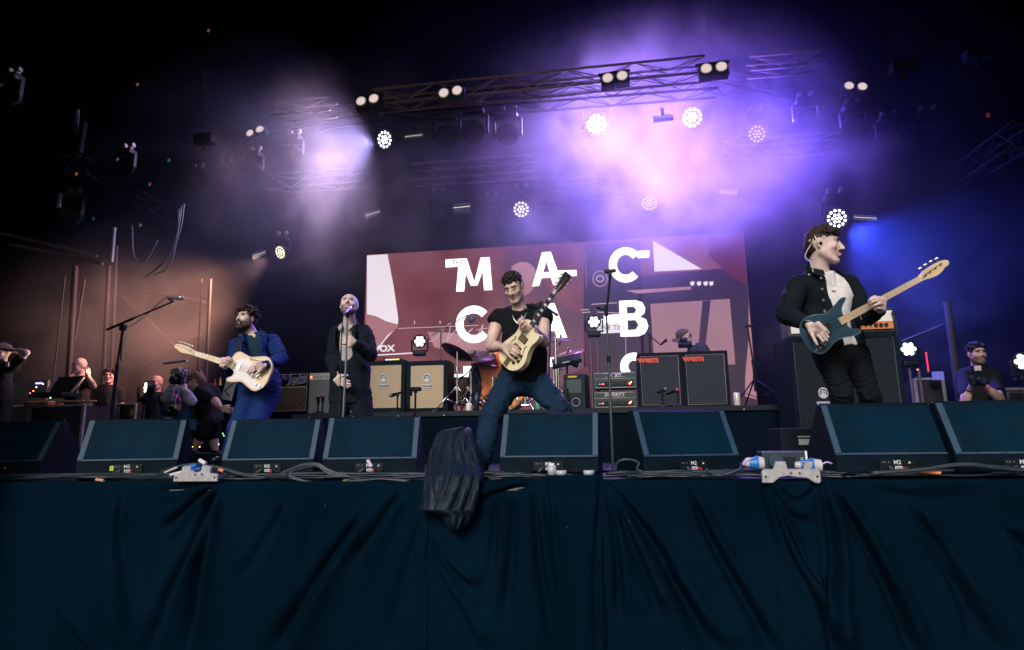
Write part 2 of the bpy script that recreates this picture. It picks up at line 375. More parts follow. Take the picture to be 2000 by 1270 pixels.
# ================================================================== STAGE FRONT: floor wedges
mesh_m = bpy.data.materials.new('perforated_grille'); mesh_m.use_nodes = True
def _grille(m, holes=64.0):
    t = m.node_tree; n = t.nodes; b = n['Principled BSDF']; b.inputs['Roughness'].default_value = 0.6; b.inputs['Specular IOR Level'].default_value = 0.05
    tc = n.new('ShaderNodeTexCoord'); mp = n.new('ShaderNodeMapping'); mp.inputs['Scale'].default_value = (holes, holes * 1.155, 1)
    t.links.new(tc.outputs['UV'], mp.inputs[0]); sx = n.new('ShaderNodeSeparateXYZ'); t.links.new(mp.outputs[0], sx.inputs[0])
    def M_(op, a, bb=None, c=None):
        k = n.new('ShaderNodeMath'); k.operation = op
        for i, v in enumerate((a, bb, c)):
            if v is None: continue
            if isinstance(v, (int, float)): k.inputs[i].default_value = v
            else: t.links.new(v, k.inputs[i])
        return k.outputs[0]
    row = M_('FLOOR', sx.outputs[1]); odd = M_('MULTIPLY', M_('MODULO', row, 2.0), 0.5)
    fx = M_('SUBTRACT', M_('FRACT', M_('ADD', sx.outputs[0], odd)), 0.5); fy = M_('MULTIPLY', M_('SUBTRACT', M_('FRACT', sx.outputs[1]), 0.5), 0.87)
    d = M_('SQRT', M_('ADD', M_('MULTIPLY', fx, fx), M_('MULTIPLY', fy, fy)))
    k = M_('SMOOTH_MIN', 1.0, M_('MULTIPLY', M_('MAXIMUM', M_('SUBTRACT', d, 0.30), 0.0), 9.0), 0.1)
    nz = n.new('ShaderNodeTexNoise'); nz.inputs['Scale'].default_value = 3.0; nz.inputs['Detail'].default_value = 4; t.links.new(tc.outputs['Object'], nz.inputs['Vector'])
    g1 = n.new('ShaderNodeMapRange'); g1.inputs['From Min'].default_value = 0.3; g1.inputs['From Max'].default_value = 0.75; g1.inputs['To Min'].default_value = 0.75; g1.inputs['To Max'].default_value = 1.5
    t.links.new(nz.outputs['Fac'], g1.inputs['Value'])
    mx = n.new('ShaderNodeMix'); mx.data_type = 'RGBA'; mx.inputs['A'].default_value = (0.0004, 0.0025, 0.005, 1); mx.inputs['B'].default_value = (0.0018, 0.028, 0.060, 1)
    t.links.new(k, mx.inputs['Factor']); sc = n.new('ShaderNodeVectorMath'); sc.operation = 'SCALE'; t.links.new(mx.outputs['Result'], sc.inputs[0]); t.links.new(g1.outputs[0], sc.inputs['Scale'])
    t.links.new(sc.outputs[0], b.inputs['Base Color'])
    bp = n.new('ShaderNodeBump'); bp.inputs['Strength'].default_value = 0.5; bp.inputs['Distance'].default_value = 0.002; t.links.new(k, bp.inputs['Height']); t.links.new(bp.outputs[0], b.inputs['Normal'])
_grille(mesh_m)
rail_m = mat('grey_blue_rail', (0.012, 0.050, 0.095), 0.6, var=0.25, scale=15)
wedge_m = mat('wedge_paint', (0.002, 0.009, 0.017), 0.55, var=0.35, scale=9, bump=0.3, bscale=220, spec=.12)
labelw = mat('label_white', (0.55, 0.6, 0.65), 0.5, var=0.05)
def wedge_monitor(label, c, yaw, w=0.70, h=0.46, dp=0.50, scale=1.0, tagc=None):
    """c: centre of the bottom front edge; grille leans back towards the musicians' side facing the audience edge"""
    r = thing('floor_monitor', label, 'stage monitor', c, (0, 0, yaw), 'floor monitors along the stage edge'); r.scale = (scale,) * 3
    # section in y,z (front at y=0)
    P = [(0.055, 0.0), (0.012, 0.045), (0.0, 0.135), (0.018, 0.150), (0.17, 0.448), (0.195, h + 0.006), (0.235, h + 0.003), (0.52, 0.115), (0.52, 0.0)]
    Mx = Matrix(((0, 0, 1, 0), (1, 0, 0, 0), (0, 1, 0, 0), (0, 0, 0, 1)))
    g = MB(); g.prism(P, -w / 2, w / 2, M=Mx, bev=0.006); g.build('cabinet', wedge_m, r)
    a = Vector((0, 0.020, 0.147)); b = Vector((0, 0.172, 0.446)); d = (b - a); L = d.length; d.normalize(); nrm = Vector((0, -d.z, d.y))
    gw = w - 0.075
    me = bpy.data.meshes.new('grille'); k = nrm * 0.006; q = [a + d * 0.012 + k + Vector((-gw / 2, 0, 0)), a + d * 0.012 + k + Vector((gw / 2, 0, 0)), b - d * 0.006 + k + Vector((gw / 2, 0, 0)), b - d * 0.006 + k + Vector((-gw / 2, 0, 0))]
    bk = [p - nrm * 0.008 for p in q]
    me.from_pydata([tuple(v) for v in q + bk], [], [(0, 1, 2, 3), (0, 4, 5, 1), (1, 5, 6, 2), (2, 6, 7, 3), (3, 7, 4, 0)]); uv = me.uv_layers.new(name='UV')
    lu = [(0, 0), (gw, 0), (gw, L), (0, L)] + [(0, 0)] * 16
    for i, l in enumerate(uv.data): l.uv = lu[i] if i < 4 else (0, 0)
    me.materials.append(mesh_m); o = bpy.data.objects.new('grille', me); link(o, r)
    for s_ in (-1, 1):       # toothed side rails
        g = MB(); out = [(0.0, 0.0)]; x0 = 0.0; n = 26
        pts = [(s_ * (w / 2 - 0.002), -0.004), (s_ * (w / 2 - 0.002), L + 0.004)]
        inn = []
        for i in range(n + 1):
            u = L * i / n; inn += [(s_ * (w / 2 - 0.036), u - 0.0025), (s_ * (w / 2 - 0.042), u + L / n / 2 - 0.0025)]
        poly = [pts[0], pts[1]] + inn[::-1]
        R = Matrix((Vector((1, 0, 0)), d, nrm)).transposed().to_4x4(); R.translation = a
        g.prism(poly, 0.004, 0.012, M=R); g.build('side_rail', rail_m, r)
    g = MB(); R = Matrix((Vector((1, 0, 0)), d, nrm)).transposed().to_4x4(); R.translation = a
    g.add(*_boxpts((0, -0.001, 0.006), (w - 0.006, 0.012, 0.012)), M=R); g.build('bottom_rail', rail_m, r)
    for i in range(4):
        g = MB(); x = -gw / 2 + gw * (i + 0.5) / 4; R2 = R @ Matrix.Translation((x, -0.001, 0.012)); g.add(*_cylpts(0.0035, 0.002), M=R2); g.build('screw', blackm, r)
    # connector panel with its printing
    g = MB(); g.box((0, 0.004, 0.083), (0.21, 0.012, 0.062), bev=0.002); cp = g.build('connector_panel', blackm, r)
    o = text_mesh('lettering', 'M2', 0.034, labelw, cp, (0.0, -0.004, 0.098), (radians(90), 0, 0), bold=0.0006, ext=0.0006)
    g = MB(); g.box((0.004, -0.004, 0.066), (0.042, 0.003, 0.020)); lp = g.build('label_plate', labelw, cp)
    o = text_mesh('lettering', 'kdson', 0.014, mat('label_ink', (0.02, 0.05, 0.12), 0.5), cp, (0.004, -0.0064, 0.066), (radians(90), 0, 0), bold=0.0003, ext=0.0004)
    g = MB(); g.add([(0.062, -0.0035, 0.092), (0.078, -0.0035, 0.092), (0.070, -0.0035, 0.106)], [(0, 1, 2)]); g.build('warning_mark', labelw, cp)
    g = MB(); 
    for x in (-0.085, -0.072, -0.05): g.box((x, -0.003, 0.100), (0.008, 0.002, 0.010))
    g.build('lettering', mat('dim_print', (0.08, 0.10, 0.12), 0.5), cp)
    g = MB(); g.cyl((-0.045, -0.004, 0.070), (-0.060, -0.055, 0.052), 0.0095, seg=10); g.build('plug', mat('plug_metal', (0.35, 0.38, 0.42), 0.3, 0.8), r)
    g = MB(); g.cyl((0.034, -0.003, 0.062), (0.036, -0.030, 0.060), 0.010, seg=10); g.build('plug', mat('red_cap', (0.5, 0.02, 0.02), 0.4), r)
    if tagc: g = MB(); g.box((-0.105, -0.001, 0.088), (0.026, 0.004, 0.036)); g.build('tape_tag', tagc, r)
    return r
def _boxpts(c, d):
    x, y, z = d[0] / 2, d[1] / 2, d[2] / 2
    return [(c[0] + a * x, c[1] + b * y, c[2] + e * z) for e in (-1, 1) for b in (-1, 1) for a in (-1, 1)], [(0, 2, 3, 1), (4, 5, 7, 6), (0, 1, 5, 4), (2, 6, 7, 3), (0, 4, 6, 2), (1, 3, 7, 5)]
def _cylpts(r, h, seg=8):
    v = [(cos(2 * pi * i / seg) * r, sin(2 * pi * i / seg) * r, z) for z in (0, h) for i in range(seg)]
    return v, [(i, (i + 1) % seg, seg + (i + 1) % seg, seg + i) for i in range(seg)] + [tuple(range(seg, 2 * seg))]
lime = mat('lime_tape', (0.45, 0.6, 0.05), 0.6)
# (label, centre px of the grille, front edge depth, yaw, top width px)
WED = [('black floor monitor cut by the photo at its left side, turned to the right', -2, 884, 4.38, 6, None, 1.0),
       ('black floor monitor with a lime green tag on its lower front', 251, 884, 4.40, 22, lime, 1.0),
       ('black floor monitor in front of the guitarist in the blue suit', 524, 875, 4.42, 12, None, 0.96),
       ('black floor monitor in front of the bald singer', 722, 872, 4.42, 10, None, 0.97),
       ('black floor monitor in front of the man in blue jeans', 1070, 868, 4.42, -2, None, 0.98),
       ('black floor monitor leaning away beside the thin straight microphone stand', 1352, 864, 4.40, 21, None, 0.98),
       ('large black floor monitor in front of the bass player', 1746, 854, 4.22, 4, None, 1.0),
       ('black floor monitor cut off by the right side of the photo', 1990, 850, 4.16, 1, None, 1.0)]
for lb, px, py, Yw, yw, tg, sc_ in WED:
    p = at(px, py, Yw); wedge_monitor(lb, (p.x, Yw, 0.0), radians(yw), tagc=tg, scale=sc_)
# ================================================================== AMPLIFIERS AND BACK LINE
red_led = emit('red_pilot', (1, 0.12, 0.05), 6.0); amber_led = emit('amber_pilot', (1, 0.6, 0.2), 4.0); green_led = emit('green_pilot', (0.2, 1, 0.35), 3.0)
def onY(px, py, Y): return at(px, py, Y)
def span(x0, x1, y0, y1, Y):
    """world box on plane Y for a pixel rectangle: centre x, width, z0, z1"""
    ym = (y0 + y1) / 2; a = at(x0, ym, Y); b = at(x1, ym, Y); xm = (x0 + x1) / 2; z1 = at(xm, y0, Y).z; z0 = at(xm, y1, Y).z
    return (a.x + b.x) / 2, b.x - a.x, z0, z1
def cabinet(name, label, cat, x, w, z0, z1, Y, D=0.36, grp=None, border=0.035, cloth_m=None, body=None, yaw=0.0, inset=True):
    r = thing(name, label, cat, (x, Y, z0), (0, 0, yaw), grp); h = z1 - z0
    g = MB(); g.box((0, D / 2, h / 2), (w, D, h), bev=0.012); b = g.build('cabinet', body or tolex, r)
    if cloth_m:
        g = MB()
        for a, c in (((0, -0.004, h - border / 2), (w, 0.02, border)), ((0, -0.004, border / 2), (w, 0.02, border)), ((-w / 2 + border / 2, -0.004, h / 2), (border, 0.02, h - 2 * border)), ((w / 2 - border / 2, -0.004, h / 2), (border, 0.02, h - 2 * border))): g.box(a, c, bev=0.003)
        g.build('front_frame', body or tolex, r)
        g = MB(); g.box((0, -0.003, h / 2), (w - 2 * border, 0.006, h - 2 * border)); g.build('speaker_cloth', cloth_m, r)
    return r, w, h
def checker_cloth(name, c1, c2, scale, kind='weave'):
    m = bpy.data.materials.new(name); m.use_nodes = True; t = m.node_tree; n = t.nodes; b = n['Principled BSDF']; b.inputs['Roughness'].default_value = 0.9
    tc = n.new('ShaderNodeTexCoord'); nz = n.new('ShaderNodeTexNoise'); nz.inputs['Scale'].default_value = scale; nz.inputs['Detail'].default_value = 4
    t.links.new(tc.outputs['Object'], nz.inputs['Vector']); cr = n.new('ShaderNodeValToRGB'); cr.color_ramp.elements[0].color = (*c1, 1); cr.color_ramp.elements[1].color = (*c2, 1)
    cr.color_ramp.elements[0].position = 0.35; cr.color_ramp.elements[1].position = 0.65; t.links.new(nz.outputs['Fac'], cr.inputs[0]); t.links.new(cr.outputs[0], b.inputs['Base Color'])
    bp = n.new('ShaderNodeBump'); bp.inputs['Strength'].default_value = 0.4; bp.inputs['Distance'].default_value = 0.003; t.links.new(nz.outputs['Fac'], bp.inputs['Height']); t.links.new(bp.outputs[0], b.inputs['Normal']); return m
beige = checker_cloth('beige_basket_cloth', (0.40, 0.31, 0.20), (0.52, 0.42, 0.29), 180)
silver = checker_cloth('silver_cloth', (0.10, 0.12, 0.14), (0.24, 0.26, 0.28), 220)
brown = checker_cloth('brown_diamond_cloth', (0.040, 0.016, 0.013), (0.085, 0.035, 0.028), 150)
blackcl = checker_cloth('black_speaker_cloth', (0.0008, 0.005, 0.011), (0.002, 0.010, 0.020), 200)
pipe = mat('white_piping', (0.5, 0.48, 0.46), 0.5)
AY = 8.3
def frame_lines(r, x0, x1, z0, z1, y, m, rad=0.004, name='piping'):
    g = MB(); g.tube([(x0, y, z0), (x1, y, z0), (x1, y, z1), (x0, y, z1)], rad, 5, closed=True); return g.build(name, m, r)
# diamond cloth combo with the blue script lettering
x, w, z0, z1 = span(503, 603, 728, 806, AY); z0 = RZ + 0.0
x, w, z0, z1 = span(503, 603, 728, 807, AY)
r, w, h = cabinet('guitar_amplifier', 'brown diamond cloth guitar amplifier with Mets in blue script letters', 'amplifier', x, w, z0, z1, AY, 0.27)
frame_lines(r, -w / 2 + .03, w / 2 - .03, .03, h - .03, -0.006, pipe)
g = MB(); g.box((0, -0.004, h * 0.335), (w - 0.07, 0.010, h * 0.55)); g.build('speaker_cloth', brown, r)
g = MB(); a0, a1, b0, b1 = -w / 2 + .04, w / 2 - .04, h * .065, h * .605
st = 0.048
for sgn in (1, -1):
    k = -30
    while k < 60:
        x0_ = a0 + k * st; p = []
        # clip the diagonal x = x0_ + sgn*(z-b0)*0.62
        zs = []
        for i in range(25):
            z = b0 + (b1 - b0) * i / 24; xx = x0_ + sgn * (z - b0) * 0.62
            if a0 <= xx <= a1: zs.append((xx, -0.0105, z))
        if len(zs) > 1: g.tube([zs[0], zs[-1]], 0.0022, 4)
        k += 1
o = g.build('diamond_stitching', mat('tan_thread', (0.33, 0.25, 0.22), 0.7), r); o['kind'] = 'stuff'
g = MB(); g.box((0, -0.010, h * 0.63), (w - 0.06, 0.008, 0.012)); g.build('gold_trim', mat('gold_trim', (0.65, 0.5, 0.25), 0.4), r)
blue_sc = mat('blue_script', (0.01, 0.05, 0.33), 0.5); o_sc = mat('script_outline', (0.75, 0.6, 0.6), 0.5)
for m_, bd, yy in ((o_sc, 0.0075, -0.012), (blue_sc, 0.001, -0.017)):
    text_mesh('lettering', 'Mets', 0.20, m_, r, (w * 0.17, yy, h * 0.80), (radians(90), radians(-6), 0), bold=bd, ext=0.001, shear=0.35)
g = MB(); g.tube([(-.05, -.04, h * .62), (0.0, -.05, h * .3), (0.03, -.05, 0.0), (0.03, -.06, -.05)], 0.004, 5); g.build('signal_cable', rubber, r)
# silver panelled amplifier behind the singer
x, w, z0, z1 = span(601, 698, 727, 807, AY + .02)
r, w, h = cabinet('guitar_amplifier', 'silver cloth guitar amplifier with a pale control panel behind the bald singer', 'amplifier', x, w, z0, z1, AY + .02, 0.25)
g = MB(); g.box((0, -0.004, h * 0.41), (w - 0.02, 0.010, h * 0.80)); g.build('speaker_cloth', silver, r)
g = MB(); g.box((0, -0.006, h * 0.90), (w - 0.02, 0.014, h * 0.17)); g.build('control_panel', mat('pale_panel', (0.5, 0.5, 0.52), 0.4), r)
for i in range(14):
    g = MB(); xx = -w / 2 + .05 + i * (w - .1) / 13; g.cyl((xx, -.012, h * .885), (xx, -.026, h * .885), 0.008, seg=8); g.build('knob', blackm if i else red_led, r)
g = MB(); rq = random.Random(2)
for i in range(30): g.box((-w / 2 + .05 + rq.random() * (w - .1), -0.0137, h * rq.choice((.86, .915, .94, .955))), (0.012, 0.001, 0.004))
o = g.build('panel_printing', blackm, r); o['kind'] = 'stuff'
frame_lines(r, -w / 2 + .01, w / 2 - .01, .01, h - .01, -0.008, pipe, 0.003)
# tan cloth cabinets with white badges
def orange_badge(r, w, h, zc, m_ink, s=1.0, xo=0.0):
    g = MB(); pts = [(0.052 * s * cos(a) * (1 if abs(sin(a)) < .8 else .9), 0.058 * s * sin(a)) for a in [2 * pi * k / 14 for k in range(14)]]
    R = Matrix(((1, 0, 0, xo), (0, 0, -1, -0.012), (0, 1, 0, zc + .06 * s), (0, 0, 0, 1))); g.prism(pts, 0, 0.002, M=R); b = g.build('crest', labelw, r)
    g = MB(); R2 = R @ Matrix.Translation((0, 0, 0.003))
    arc = [(0.036 * s * cos(a), 0.038 * s * sin(a), 0) for a in [radians(-30 + 240 * k / 10) for k in range(11)]]; g.tube([R2 @ Vector(p) for p in arc], 0.006 * s, 5)
    arc = [(0.018 * s * cos(a), 0.018 * s * sin(a) - .005 * s, 0) for a in [radians(0 + 180 * k / 6) for k in range(7)]]; g.tube([R2 @ Vector(p) for p in arc], 0.004 * s, 5); g.build('crest_print', m_ink, r)
    g = MB(); g.box((xo, -0.012, zc - .055 * s), (0.150 * s, 0.004, 0.050 * s)); p_ = g.build('name_plate', labelw, r)
    text_mesh('lettering', 'ORANGE', 0.040 * s, m_ink, p_, (xo, -0.0155, zc - .055 * s), (radians(90), 0, 0), bold=0.0016 * s, ext=0.0006, sx=0.86)
ink = mat('navy_ink', (0.02, 0.012, 0.05), 0.5)
for lab, a_, b_ in (('tan cloth speaker cabinet just beside the bald singer', 706, 792), ('tan cloth speaker cabinet nearest the drums with a small moving light on top', 793.5, 875)):
    x, w, z0, z1 = span(a_, b_, 705, 806, AY)
    r, w, h = cabinet('speaker_cabinet', lab, 'speaker', x, w, z0, z1, AY, 0.36, 'pair of tan speaker cabinets', 0.062, beige, tolex)
    orange_badge(r, w, h, h * 0.58, ink, 1.0)
    TANTOP = z1; TANX = x
# pedal unit on the first tan cabinet
p = at(768, 702, AY + .08); r = thing('pedal_unit', 'low black pedal box with a row of white and yellow lights on a tan cabinet', 'effects unit', (p.x, AY + .1, TANTOP + .012))
g = MB(); g.box((0, 0, 0.02), (0.26, 0.12, 0.04), bev=.004); g.build('housing', black, r)
for k in range(8):
    g = MB(); g.sphere((-.09 + k * .026, -.062, .028), 0.0095, 8, 5); g.build('indicator', emit('white_pilot', (.9, .9, 1), 1.2) if k < 4 else emit('yellow_pilot', (1, .75, .1), 1.4), r)
# twin heads stacked beside the cloth cabinets
for lab, y0, y1, word in (('upper of the two stacked black amplifier heads, with JET on its plate', 727, 759, 'D  JET'), ('lower of the two stacked black amplifier heads, with WATT on its plate', 765, 797, 'HIWATT')):
    x, w, z0, z1 = span(1160, 1243, y0, y1, AY); 
    r, w, h = cabinet('head_amplifier', lab, 'amplifier', x, w, z0, z1, AY, 0.28, 'stacked amplifier heads', body=mat('dark_teal_vinyl', (0.008, 0.026, 0.036), 0.5, bump=.3, bscale=250))
    frame_lines(r, -w / 2 + .012, w / 2 - .012, .012, h - .012, -0.004, pipe, 0.0035); g = MB(); g.tube([(-w / 2 + .012, -.004, h * .60), (w / 2 - .012, -.004, h * .60)], 0.0035, 5); g.build('piping', pipe, r)
    g = MB(); g.box((0, -0.003, h * .27), (w * .84, .008, h * .26)); pn_ = g.build('control_panel', blackm, r)
    frame_lines(r, -.13, .13, h * .70, h * .90, -0.008, pipe, 0.0025, 'name_frame')
    text_mesh('lettering', word, 0.052, labelw, r, (0, -0.008, h * .80), (radians(90), 0, 0), bold=0.001, ext=0.0006, sx=1.25)
    for k in range(6): 
        g = MB(); g.cyl((-.08 + k * .045, -.006, h * .28), (-.08 + k * .045, -.022, h * .28), 0.010, seg=8); g.build('knob', mat('dark_knob', (0.05, 0.055, .06), .4), pn_)
    g = MB(); 
    for xx in (-.205, -.18): g.box((xx, -.008, h * .28), (.014, .004, .016))
    g.build('socket', labelw, pn_)
    for xx, rr_ in ((-.153, .007), (.185, .013)): g = MB(); g.sphere((xx, -.012, h * .28), rr_, 8, 5); g.build('pilot_lamp', red_led, pn_)
    g = MB(); g.sphere((.205, -.012, h * .36), .007, 8, 5); g.build('pilot_lamp', amber_led, pn_)
    for xx in (-w * .42, w * .42): g = MB(); g.cyl((xx, .04, -.012), (xx, .04, 0), .014, seg=8); g.build('foot', blackm, r)
# wavy cloth cabinets
wemcl = bpy.data.materials.new('wavy_black_cloth'); wemcl.use_nodes = True
def _wave(m):
    t = m.node_tree; n = t.nodes; b = n['Principled BSDF']; b.inputs['Roughness'].default_value = 0.85; tc = n.new('ShaderNodeTexCoord'); sx = n.new('ShaderNodeSeparateXYZ'); t.links.new(tc.outputs['Object'], sx.inputs[0])
    def K(op, a, bb=None):
        k = n.new('ShaderNodeMath'); k.operation = op
        for i, v in enumerate((a, bb)):
            if v is None: continue
            if isinstance(v, (int, float)): k.inputs[i].default_value = v
            else: t.links.new(v, k.inputs[i])
        return k.outputs[0]
    row = K('MULTIPLY', sx.outputs[2], 17.5); fr = K('FRACT', row); a = K('ABSOLUTE', K('SUBTRACT', fr, 0.5))
    wv = K('MULTIPLY', K('SINE', K('MULTIPLY', sx.outputs[0], 150.0)), 0.10); d = K('ABSOLUTE', K('SUBTRACT', K('ADD', a, wv), 0.22)); ln = K('LESS_THAN', d, 0.055)
    mx = n.new('ShaderNodeMix'); mx.data_type = 'RGBA'; mx.inputs['A'].default_value = (0.007, 0.018, 0.028, 1); mx.inputs['B'].default_value = (0.045, 0.042, 0.055, 1); t.links.new(ln, mx.inputs['Factor']); t.links.new(mx.outputs['Result'], b.inputs['Base Color'])
_wave(wemcl)
red_badge = mat('red_badge', (0.6, 0.05, 0.03), 0.4)
for lab, a_, b_, y0, y1 in (('black cloth cabinet with red wem badge beside the stacked amplifier heads', 1246, 1334, 689, 798), ('black cabinet with red wem badge in front of the man in the flat cap', 1334.5, 1424, 686, 797)):
    x, w, z0, z1 = span(a_, b_, y0, y1, AY - .02)
    r, w, h = cabinet('speaker_cabinet', lab, 'speaker', x, w, z0, z1, AY - .02, 0.36, 'pair of black wavy cloth cabinets', 0.04, wemcl)
    frame_lines(r, -w / 2 + .045, w / 2 - .045, .045, h - .045, -0.010, mat('dull_pink_piping', (0.30, 0.20, 0.21), .5), 0.0045)
    text_mesh('lettering', 'wem', 0.115, red_badge, r, (-w * .25, -0.012, h * .875), (radians(90), 0, 0), bold=0.005, ext=0.004, sx=1.15)
# bass rig
BY = 7.05
bk = tolex
for lab, a_, b_, y0, y1, yw in (('tall black bass cabinet with a white crest badge behind the bass player', 1546, 1640, 658, 880, 9), ('tall black bass cabinet just left of the cool white light', 1660, 1765, 650, 880, -6)):
    x, w, z0, z1 = span(a_, b_, y0, y1, BY); z0 = 0.0
    r, w, h = cabinet('bass_cabinet', lab, 'speaker', x, w, z0, z1, BY, 0.42, 'tall black bass cabinets', 0.045, blackcl, body=bk, yaw=radians(yw))
    if 'crest' in lab: orange_badge(r, w, h, h * 0.50, ink, 1.0, xo=w * .16)
    frame_lines(r, -w / 2 + .05, w / 2 - .05, .05, h - .05, -0.012, mat('navy_piping', (.02, .05, .08), .5), 0.005)
    BZ = z1
for lab, a_, b_, y0, y1 in (('white fronted bass amplifier head half hidden by the elbow of the bass player', 1538, 1600, 606, 655), ('white and orange bass amplifier head below the fretting hand of the bass player', 1664, 1750, 604, 648)):
    x, w, z0, z1 = span(a_, b_, y0, y1, BY + .02); z0 = (at(1600, 657, BY + .02).z) if a_ < 1600 else at(1700, 650, BY + .02).z
    r, w, h = cabinet('head_amplifier', lab, 'amplifier', x, w, z0, z1, BY + .02, 0.30, 'bass amplifier heads', body=mat('blue_black_vinyl', (.008, .018, .035), .5))
    g = MB(); g.box((0, -.006, h * .52), (w * .84, .012, h * .78)); g.build('front_panel', white, r)
    if a_ > 1600:
        g = MB(); g.box((0, -.016, h * .30), (w * .82, .010, h * .32)); pn_ = g.build('control_strip', mat('orange_panel', (.62, .22, .08), .4), r)
        for k in range(6):
            g = MB(); xx = -w * .34 + k * w * .115; rr_ = .009 if k < 3 else .018; g.cyl((xx, -.02, h * .30), (xx, -.045, h * .30), rr_, seg=10); g.build('knob', ebony, pn_)
        g = MB(); g.tube(smooth_pts([(.17, -.03, h * .8), (.19, -.06, h * .3), (.18, -.06, -.05), (.2, -.05, -.2), (.16, -.05, -.25), (.22, -.05, -.28)], 5), .006, 5); g.build('signal_cable', rubber, r)
    else:
        g = MB()
        for k in range(5): g.box((w * .0 + k * .018, -.014, h * .3 + .004 * k), (.01, .003, .05))
        g.build('panel_printing', blackm, r)
# flight case in the gap between bass rig and the riser, white stencilled marks
x, w, z0, z1 = span(1560, 1612, 845, 905, 5.9); r = thing('flight_case', 'low black case with white stencilled words between the riser and the large floor monitor', 'flight case', (x, 5.9, 0))
g = MB(); g.box((0, .25, .17), (.5, .5, .34), bev=.01); g.build('body', black, r)
for (a, b) in (((-.06, .22), .10), ((.06, .22), .10)): 
    g = MB(); g.add(*_boxpts((a[0], -.004, a[1]), (.09, .004, .05))); g.build('stencil_mark', labelw, r)
g = MB(); g.box((0, -.004, .265), (.22, .004, .010)); g.build('stencil_mark', labelw, r)
text_mesh('lettering', 'THIS', 0.05, labelw, r, (.03, -.006, .13), ext=.0005); text_mesh('lettering', 'SI', 0.05, labelw, r, (.01, -.006, .085), ext=.0005)
# ------------------------------------------------------------------ stands and microphones
def stand_pole(r, p0, p1, rad, m=blackm, name='pole'):
    g = MB(); g.cyl(p0, p1, rad, seg=10); return g.build(name, m, r)
def mic(r, tip, back, m_head=None, m_body=None, rad=0.024):
    tip, back = Vector(tip), Vector(back); d = (back - tip).normalized(); L = (back - tip).length
    g = MB(); g.sphere(tip + d * rad, rad, 12, 8); g.build('mic_grille', m_head or alud, r)
    g = MB(); g.cyl(tip + d * rad * 1.7, tip + d * L, rad * .88, rad * .55, seg=12); g.cyl(tip + d * rad * 1.5, tip + d * rad * 2.0, rad * 1.06, seg=12); g.build('mic_body', m_body or blackm, r)
def round_base(r, m=blackm, rad=.125):
    g = MB(); g.lathe([(0, 0), (rad, 0), (rad, .012), (rad * .8, .024), (.03, .034), (.018, .05), (0, .05)], 24); g.build('base', m, r)
def tripod(r, h=.32, L=.30, m=blackm, n=3, a0=30):
    for k in range(n):
        a = radians(a0 + 360 * k / n); g = MB(); e = Vector((cos(a) * L, sin(a) * L, .012)); g.tube([(0, 0, h), e], .010, 6); g.sphere(e, .018, 8, 5); g.build('leg', m, r)
        g = MB(); g.tube([(0, 0, h * .35), (cos(a) * L * .5, sin(a) * L * .5, h * .5)], .005, 5); g.build('brace', m, r)
    g = MB(); g.cyl((0, 0, h - .04), (0, 0, h + .03), .020, seg=10); g.build('collar', m, r)
# boom stand left
p0 = atz(212, 893, 0.0); p0.y = max(p0.y, 4.95); Yb = 5.25; b0 = at(216, 860, Yb); top = at(240, 640, Yb)
b0 = Vector((b0.x - .02, Yb, 0)); r = thing('microphone_stand', 'black boom microphone stand at the left with a row of green plectrums on its pole', 'microphone stand', b0); L_ = lambda v: Vector(v) - b0
round_base(r); stand_pole(r, (0, 0, .03), L_(at(229, 712, Yb)), .017); stand_pole(r, L_(at(229, 712, Yb)), L_(top), .010)
g = MB(); g.box(L_(top), (.05, .05, .06), bev=.01); g.build('clutch', blackm, r)
e0, e1 = L_(at(209, 644, Yb + .05)), L_(at(338, 589, Yb - .35)); stand_pole(r, e0, e1, .008, name='boom'); stand_pole(r, e0, e0 + (e1 - e0) * .42, .0125, name='boom_sleeve')
g = MB(); k_ = e1; g.cyl(k_, k_ + (L_(at(326, 581, Yb - .35)) - k_) * .7, .012, seg=8); g.build('mic_clip', blackm, r)
mic(r, L_(at(357, 582, Yb - .38)), L_(at(325, 580, Yb - .33)), mat('pinkish_metal', (.55, .45, .5), .35, .7), mat('pinkish_body', (.30, .20, .24), .35, .5))
g = MB(); g.tube(smooth_pts([L_(at(326, 581, Yb - .33)), L_(at(310, 592, Yb - .28)), L_(at(290, 612, Yb - .2)), L_(at(262, 633, Yb)), L_(at(243, 645, Yb - .03)), L_(at(238, 680, Yb - .03))], 5), .0035, 5); g.build('signal_cable', rubber, r)
stand_pole(r, L_(at(237.5, 655, Yb - .03)), L_(at(236, 705, Yb - .03)), .006, name='plectrum_rail')
grn = mat('green_plectrum', (.38, .62, .42), .5)
for k in range(8):
    pp = L_(at(246 - k * .9, 657 + k * 6.1, Yb - .04)); g = MB(); g.cyl(pp, pp + Vector((0, .004, 0)), .0125, seg=9); g.build('plectrum', grn, r)
